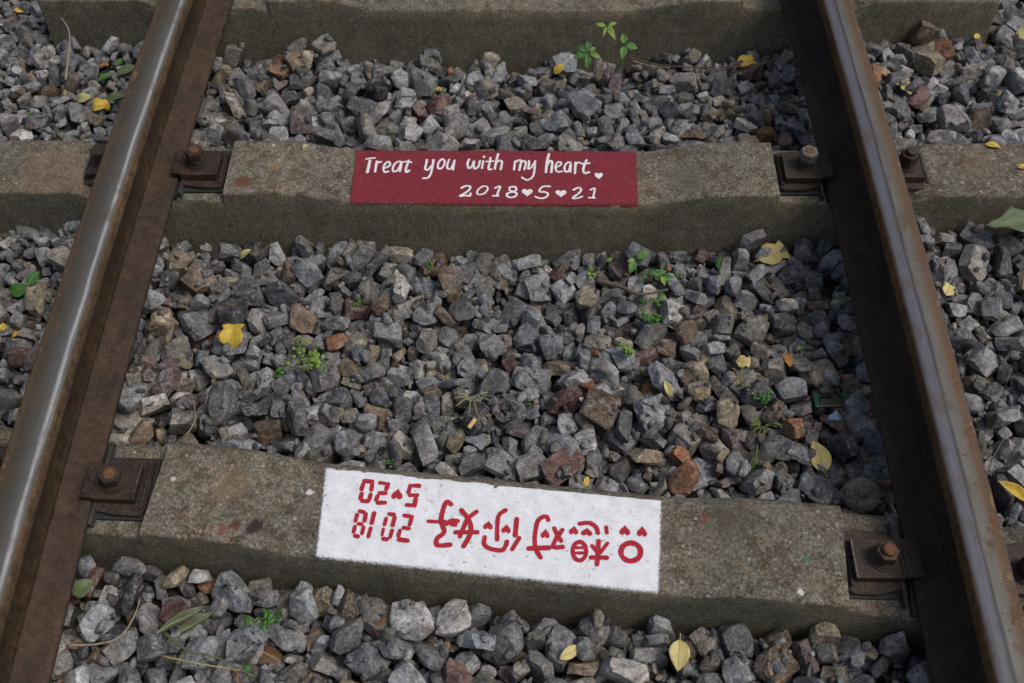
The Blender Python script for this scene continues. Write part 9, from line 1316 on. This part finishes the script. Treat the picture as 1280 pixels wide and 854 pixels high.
weed((-0.1538, 0.3975, -0.0976, 0.05, 0.54, 0.84), 'small green weed under the red panel sleeper, left of centre', 18, .014, .012, .009, ('green', 'bgreen'), 13, .3)
weed((-0.2998, 0.3024, -0.1004, 0.17, 0.39, 0.91), 'faint green weed far left of centre', 14, .012, .010, .008, ('green', 'bgreen'), 14, .3)
weed((0.1886, 0.3882, -0.1078, 0.17, -0.37, 0.91), 'small yellow green weed left of the two leaf sprout', 22, .018, .014, .009, ('green', 'lgreen'), 15, .3)
weed((0.0643, 0.076, -0.1307, -0.54, -0.58, 0.61), 'tiny dark green weed in the middle of the stones', 12, .009, .010, .011, ('green', 'green'), 16, .4)
weed((0.384, 0.3798, -0.098, 0.11, -0.97, 0.24), 'small green weed at the right of the seedlings', 16, .014, .012, .009, ('green', 'bgreen'), 17, .3)
weed((-0.1935, -0.0756, -0.0865, -0.8, -0.28, 0.53), 'dark green weed by the back of the sleeper left of the white panel end', 12, .016, .008, .012, ('green', 'green'), 18, .3)
weed((-0.3949, -0.4741, -0.0658, -0.46, -0.39, 0.8), 'green weed at the bottom edge left of centre', 20, .020, .016, .012, ('green', 'green'), 19, .35)
weed((0.2924, 0.2977, -0.0825, -0.92, 0.07, 0.39), 'small green weed above the spiky weed', 16, .014, .014, .010, ('green', 'bgreen'), 20, .3)
grass((0.5048, -0.0014, -0.0921, -0.19, -0.84, 0.51), 'tuft of thin grass blades beside the dark mauve stone', 14, 2)
grass((0.4729, 0.091, -0.0677, 0.32, -0.68, 0.65), 'thin dry grass blades among brown stones at the right', 10, 3, 'straw', .04)
grass((0.4812, -0.0826, -0.1, 0, 0, 1), 'thin green grass blades against the sleeper right of the white panel', 9, 4, 'lgreen', .035, .04)
grass((-0.0483, 0.0618, -0.0867, -0.22, 0.53, 0.82), 'few dry straws in the middle of the stones', 8, 5, 'straw', .03, .04)

def stick(pts, label, rad, mat, name='twig', group='twigs and straws lying on the stones'):
    p0 = Vector(pts[0]); root = empty(name, p0, 0, label, 'twig', group)
    loc = [tuple(Vector(p[:3])-p0) for p in pts]
    bm = bmesh.new(); sp = smooth_pts(loc, 4); n = len(sp)
    tube(bm, sp, [rad*(1-.6*i/n) for i in range(n)], 6); from_bm('stalk', bm, M[mat], root, True); return root
stick([(-1.0448, 0.8999, -0.02), (-1.051, 0.9593, -0.01), (-1.0579, 1.0143, 0), (-1.0667, 1.0499, 0.012), (-1.0892, 1.079, 0.02)], 'pale dry stalk leaning on the end of the top sleeper', .0026, 'twig')
stick([(0.303, 1.0267, -0.055), (0.3721, 0.9887, -0.045), (0.4474, 0.9721, -0.038), (0.528, 0.963, -0.03), (0.6168, 0.9653, -0.022), (0.6817, 0.9939, -0.012)], 'long dark twig lying in front of the top sleeper', .0022, 'darktwig')
stick([(0.3122, 1.0149, -0.055), (0.3534, 0.9916, -0.05), (0.4023, 0.9772, -0.045)], 'short pale twig beside the long dark twig', .0018, 'twig')
stick([(-0.6805, -0.448, -0.012), (-0.6281, -0.4467, -0.006), (-0.594, -0.4353, -0.004), (-0.5785, -0.4011, -0.004), (-0.5783, -0.3694, -0.01)], 'thin curved root at the bottom left beside the rail', .0022, 'twig')
stick([(-0.5305, -0.4217, -0.02), (-0.4868, -0.4523, -0.012), (-0.4349, -0.4651, -0.01), (-0.3692, -0.4939, -0.012)], 'green plant stem at the bottom left', .0026, 'olive')
stick([(-0.5261, -0.4605, -0.02), (-0.4586, -0.4755, -0.01), (-0.3932, -0.4848, -0.01)], 'yellow green stem crossing the green plant stem', .0016, 'straw')
stick([(0.7781, 0.8973, 0.165), (0.7904, 0.9035, 0.175)], 'short straw sticking out beside the right rail head', .0010, 'twig')
stick([(-0.567, -0.0592, -0.02), (-0.5551, -0.0266, -0.018), (-0.5672, 0.0176, -0.02)], 'thin dry straw by the left end of the white panel sleeper', .0012, 'twig')
stick([(-0.8937, -0.0256, -0.01), (-0.8715, -0.0004, 0), (-0.862, 0.0169, 0.006)], 'pale straw left of the left rail', .0018, 'straw')
stick([(0.9211, -0.0564, -0.01), (0.8857, -0.1029, -0.005), (0.874, -0.1267, -0.005)], 'reddish twig right of the right rail', .0016, 'darktwig')
stick([(-0.4233, 0.4282, -0.03), (-0.4007, 0.4231, -0.05), (-0.3777, 0.4177, -0.07)], 'thin dry straw lying against the front face of the sleeper left of the red panel', .0009, 'twig')
stick([(1.0314, 1.1443, -0.06), (0.9438, 1.1378, -0.06), (0.8925, 1.1315, -0.06)], 'dry stalk along the foot of the top sleeper, right of the right rail', .0022, 'twig')
stick([(0.1977, 0.3074, -0.02), (0.2456, 0.2914, -0.02), (0.2847, 0.2715, -0.02), (0.3418, 0.284, -0.02)], 'dark rotten stick among the seedlings', .0055, 'darktwig')

def litter(name, base, label, cat, build):
    root = empty(name, base[:3], 0, label, cat); build(root); return root
def bottle_neck(root):
    bm = bmesh.new(); box(bm, -.020, .030, -.010, .010, .006, .013, .003); from_bm('label_strip', bm, M['clear'], root)
    for x in (-.026, .034):
        bm = bmesh.new(); box(bm, x-.005, x+.005, -.014, .014, .004, .018, .002); from_bm('cap', bm, M['teal'], root)
litter('plastic_scrap', (0.6448, 0.0594, -0.094, -0.02, 0.3, 0.95), 'broken green and clear plastic piece between stones near the right rail', 'litter', bottle_neck)
def foil(root):
    bm = bmesh.new(); leaf_bm(bm, .030, lobed(.4, 2, .4), .6, .5, 8, 3, 2); from_bm('crumpled_sheet', bm, M['foil'], root)
litter('foil_scrap', tuple((0.6464, 0.0174, -0.0737, -0.73, 0.14, 0.67)[:2])+((0.6464, 0.0174, -0.0737, -0.73, 0.14, 0.67)[2]+.008,), 'crumpled pale blue foil scrap below the green plastic piece', 'litter', foil)
litter('foil_scrap', (-1.0473, 1.145, -0.1009, 0, -1, 0), 'pale blue foil scrap against the front of the top sleeper', 'litter', foil)
def butt(root):
    bm = bmesh.new(); tube(bm, [(-.010, -.012, .006), (.002, .006, .009)], .0042, 8); from_bm('paper_tube', bm, M['butt'], root)
litter('cigarette_end', (-0.0407, -0.002, -0.0686, 0.84, -0.38, 0.37), 'tan cigarette end between stones above the white panel', 'litter', butt)
def chips(root):
    me = SM[3].copy(); me.materials.clear(); me.materials.append(M['chip'])
    o = link('lump', me, root); o.scale = (.013, .012, .012); o.location = (0, 0, .006)
litter('chalk_lump', (0.1652, 0.0598, -0.0834, 0.14, -0.93, 0.35), 'small white lump on a stone in the middle right', 'litter', chips)
litter('chalk_lump', (0.1158, -0.3384, -0.1581, -0.1, -1, 0), 'white flake between stones below the white panel', 'litter', chips)
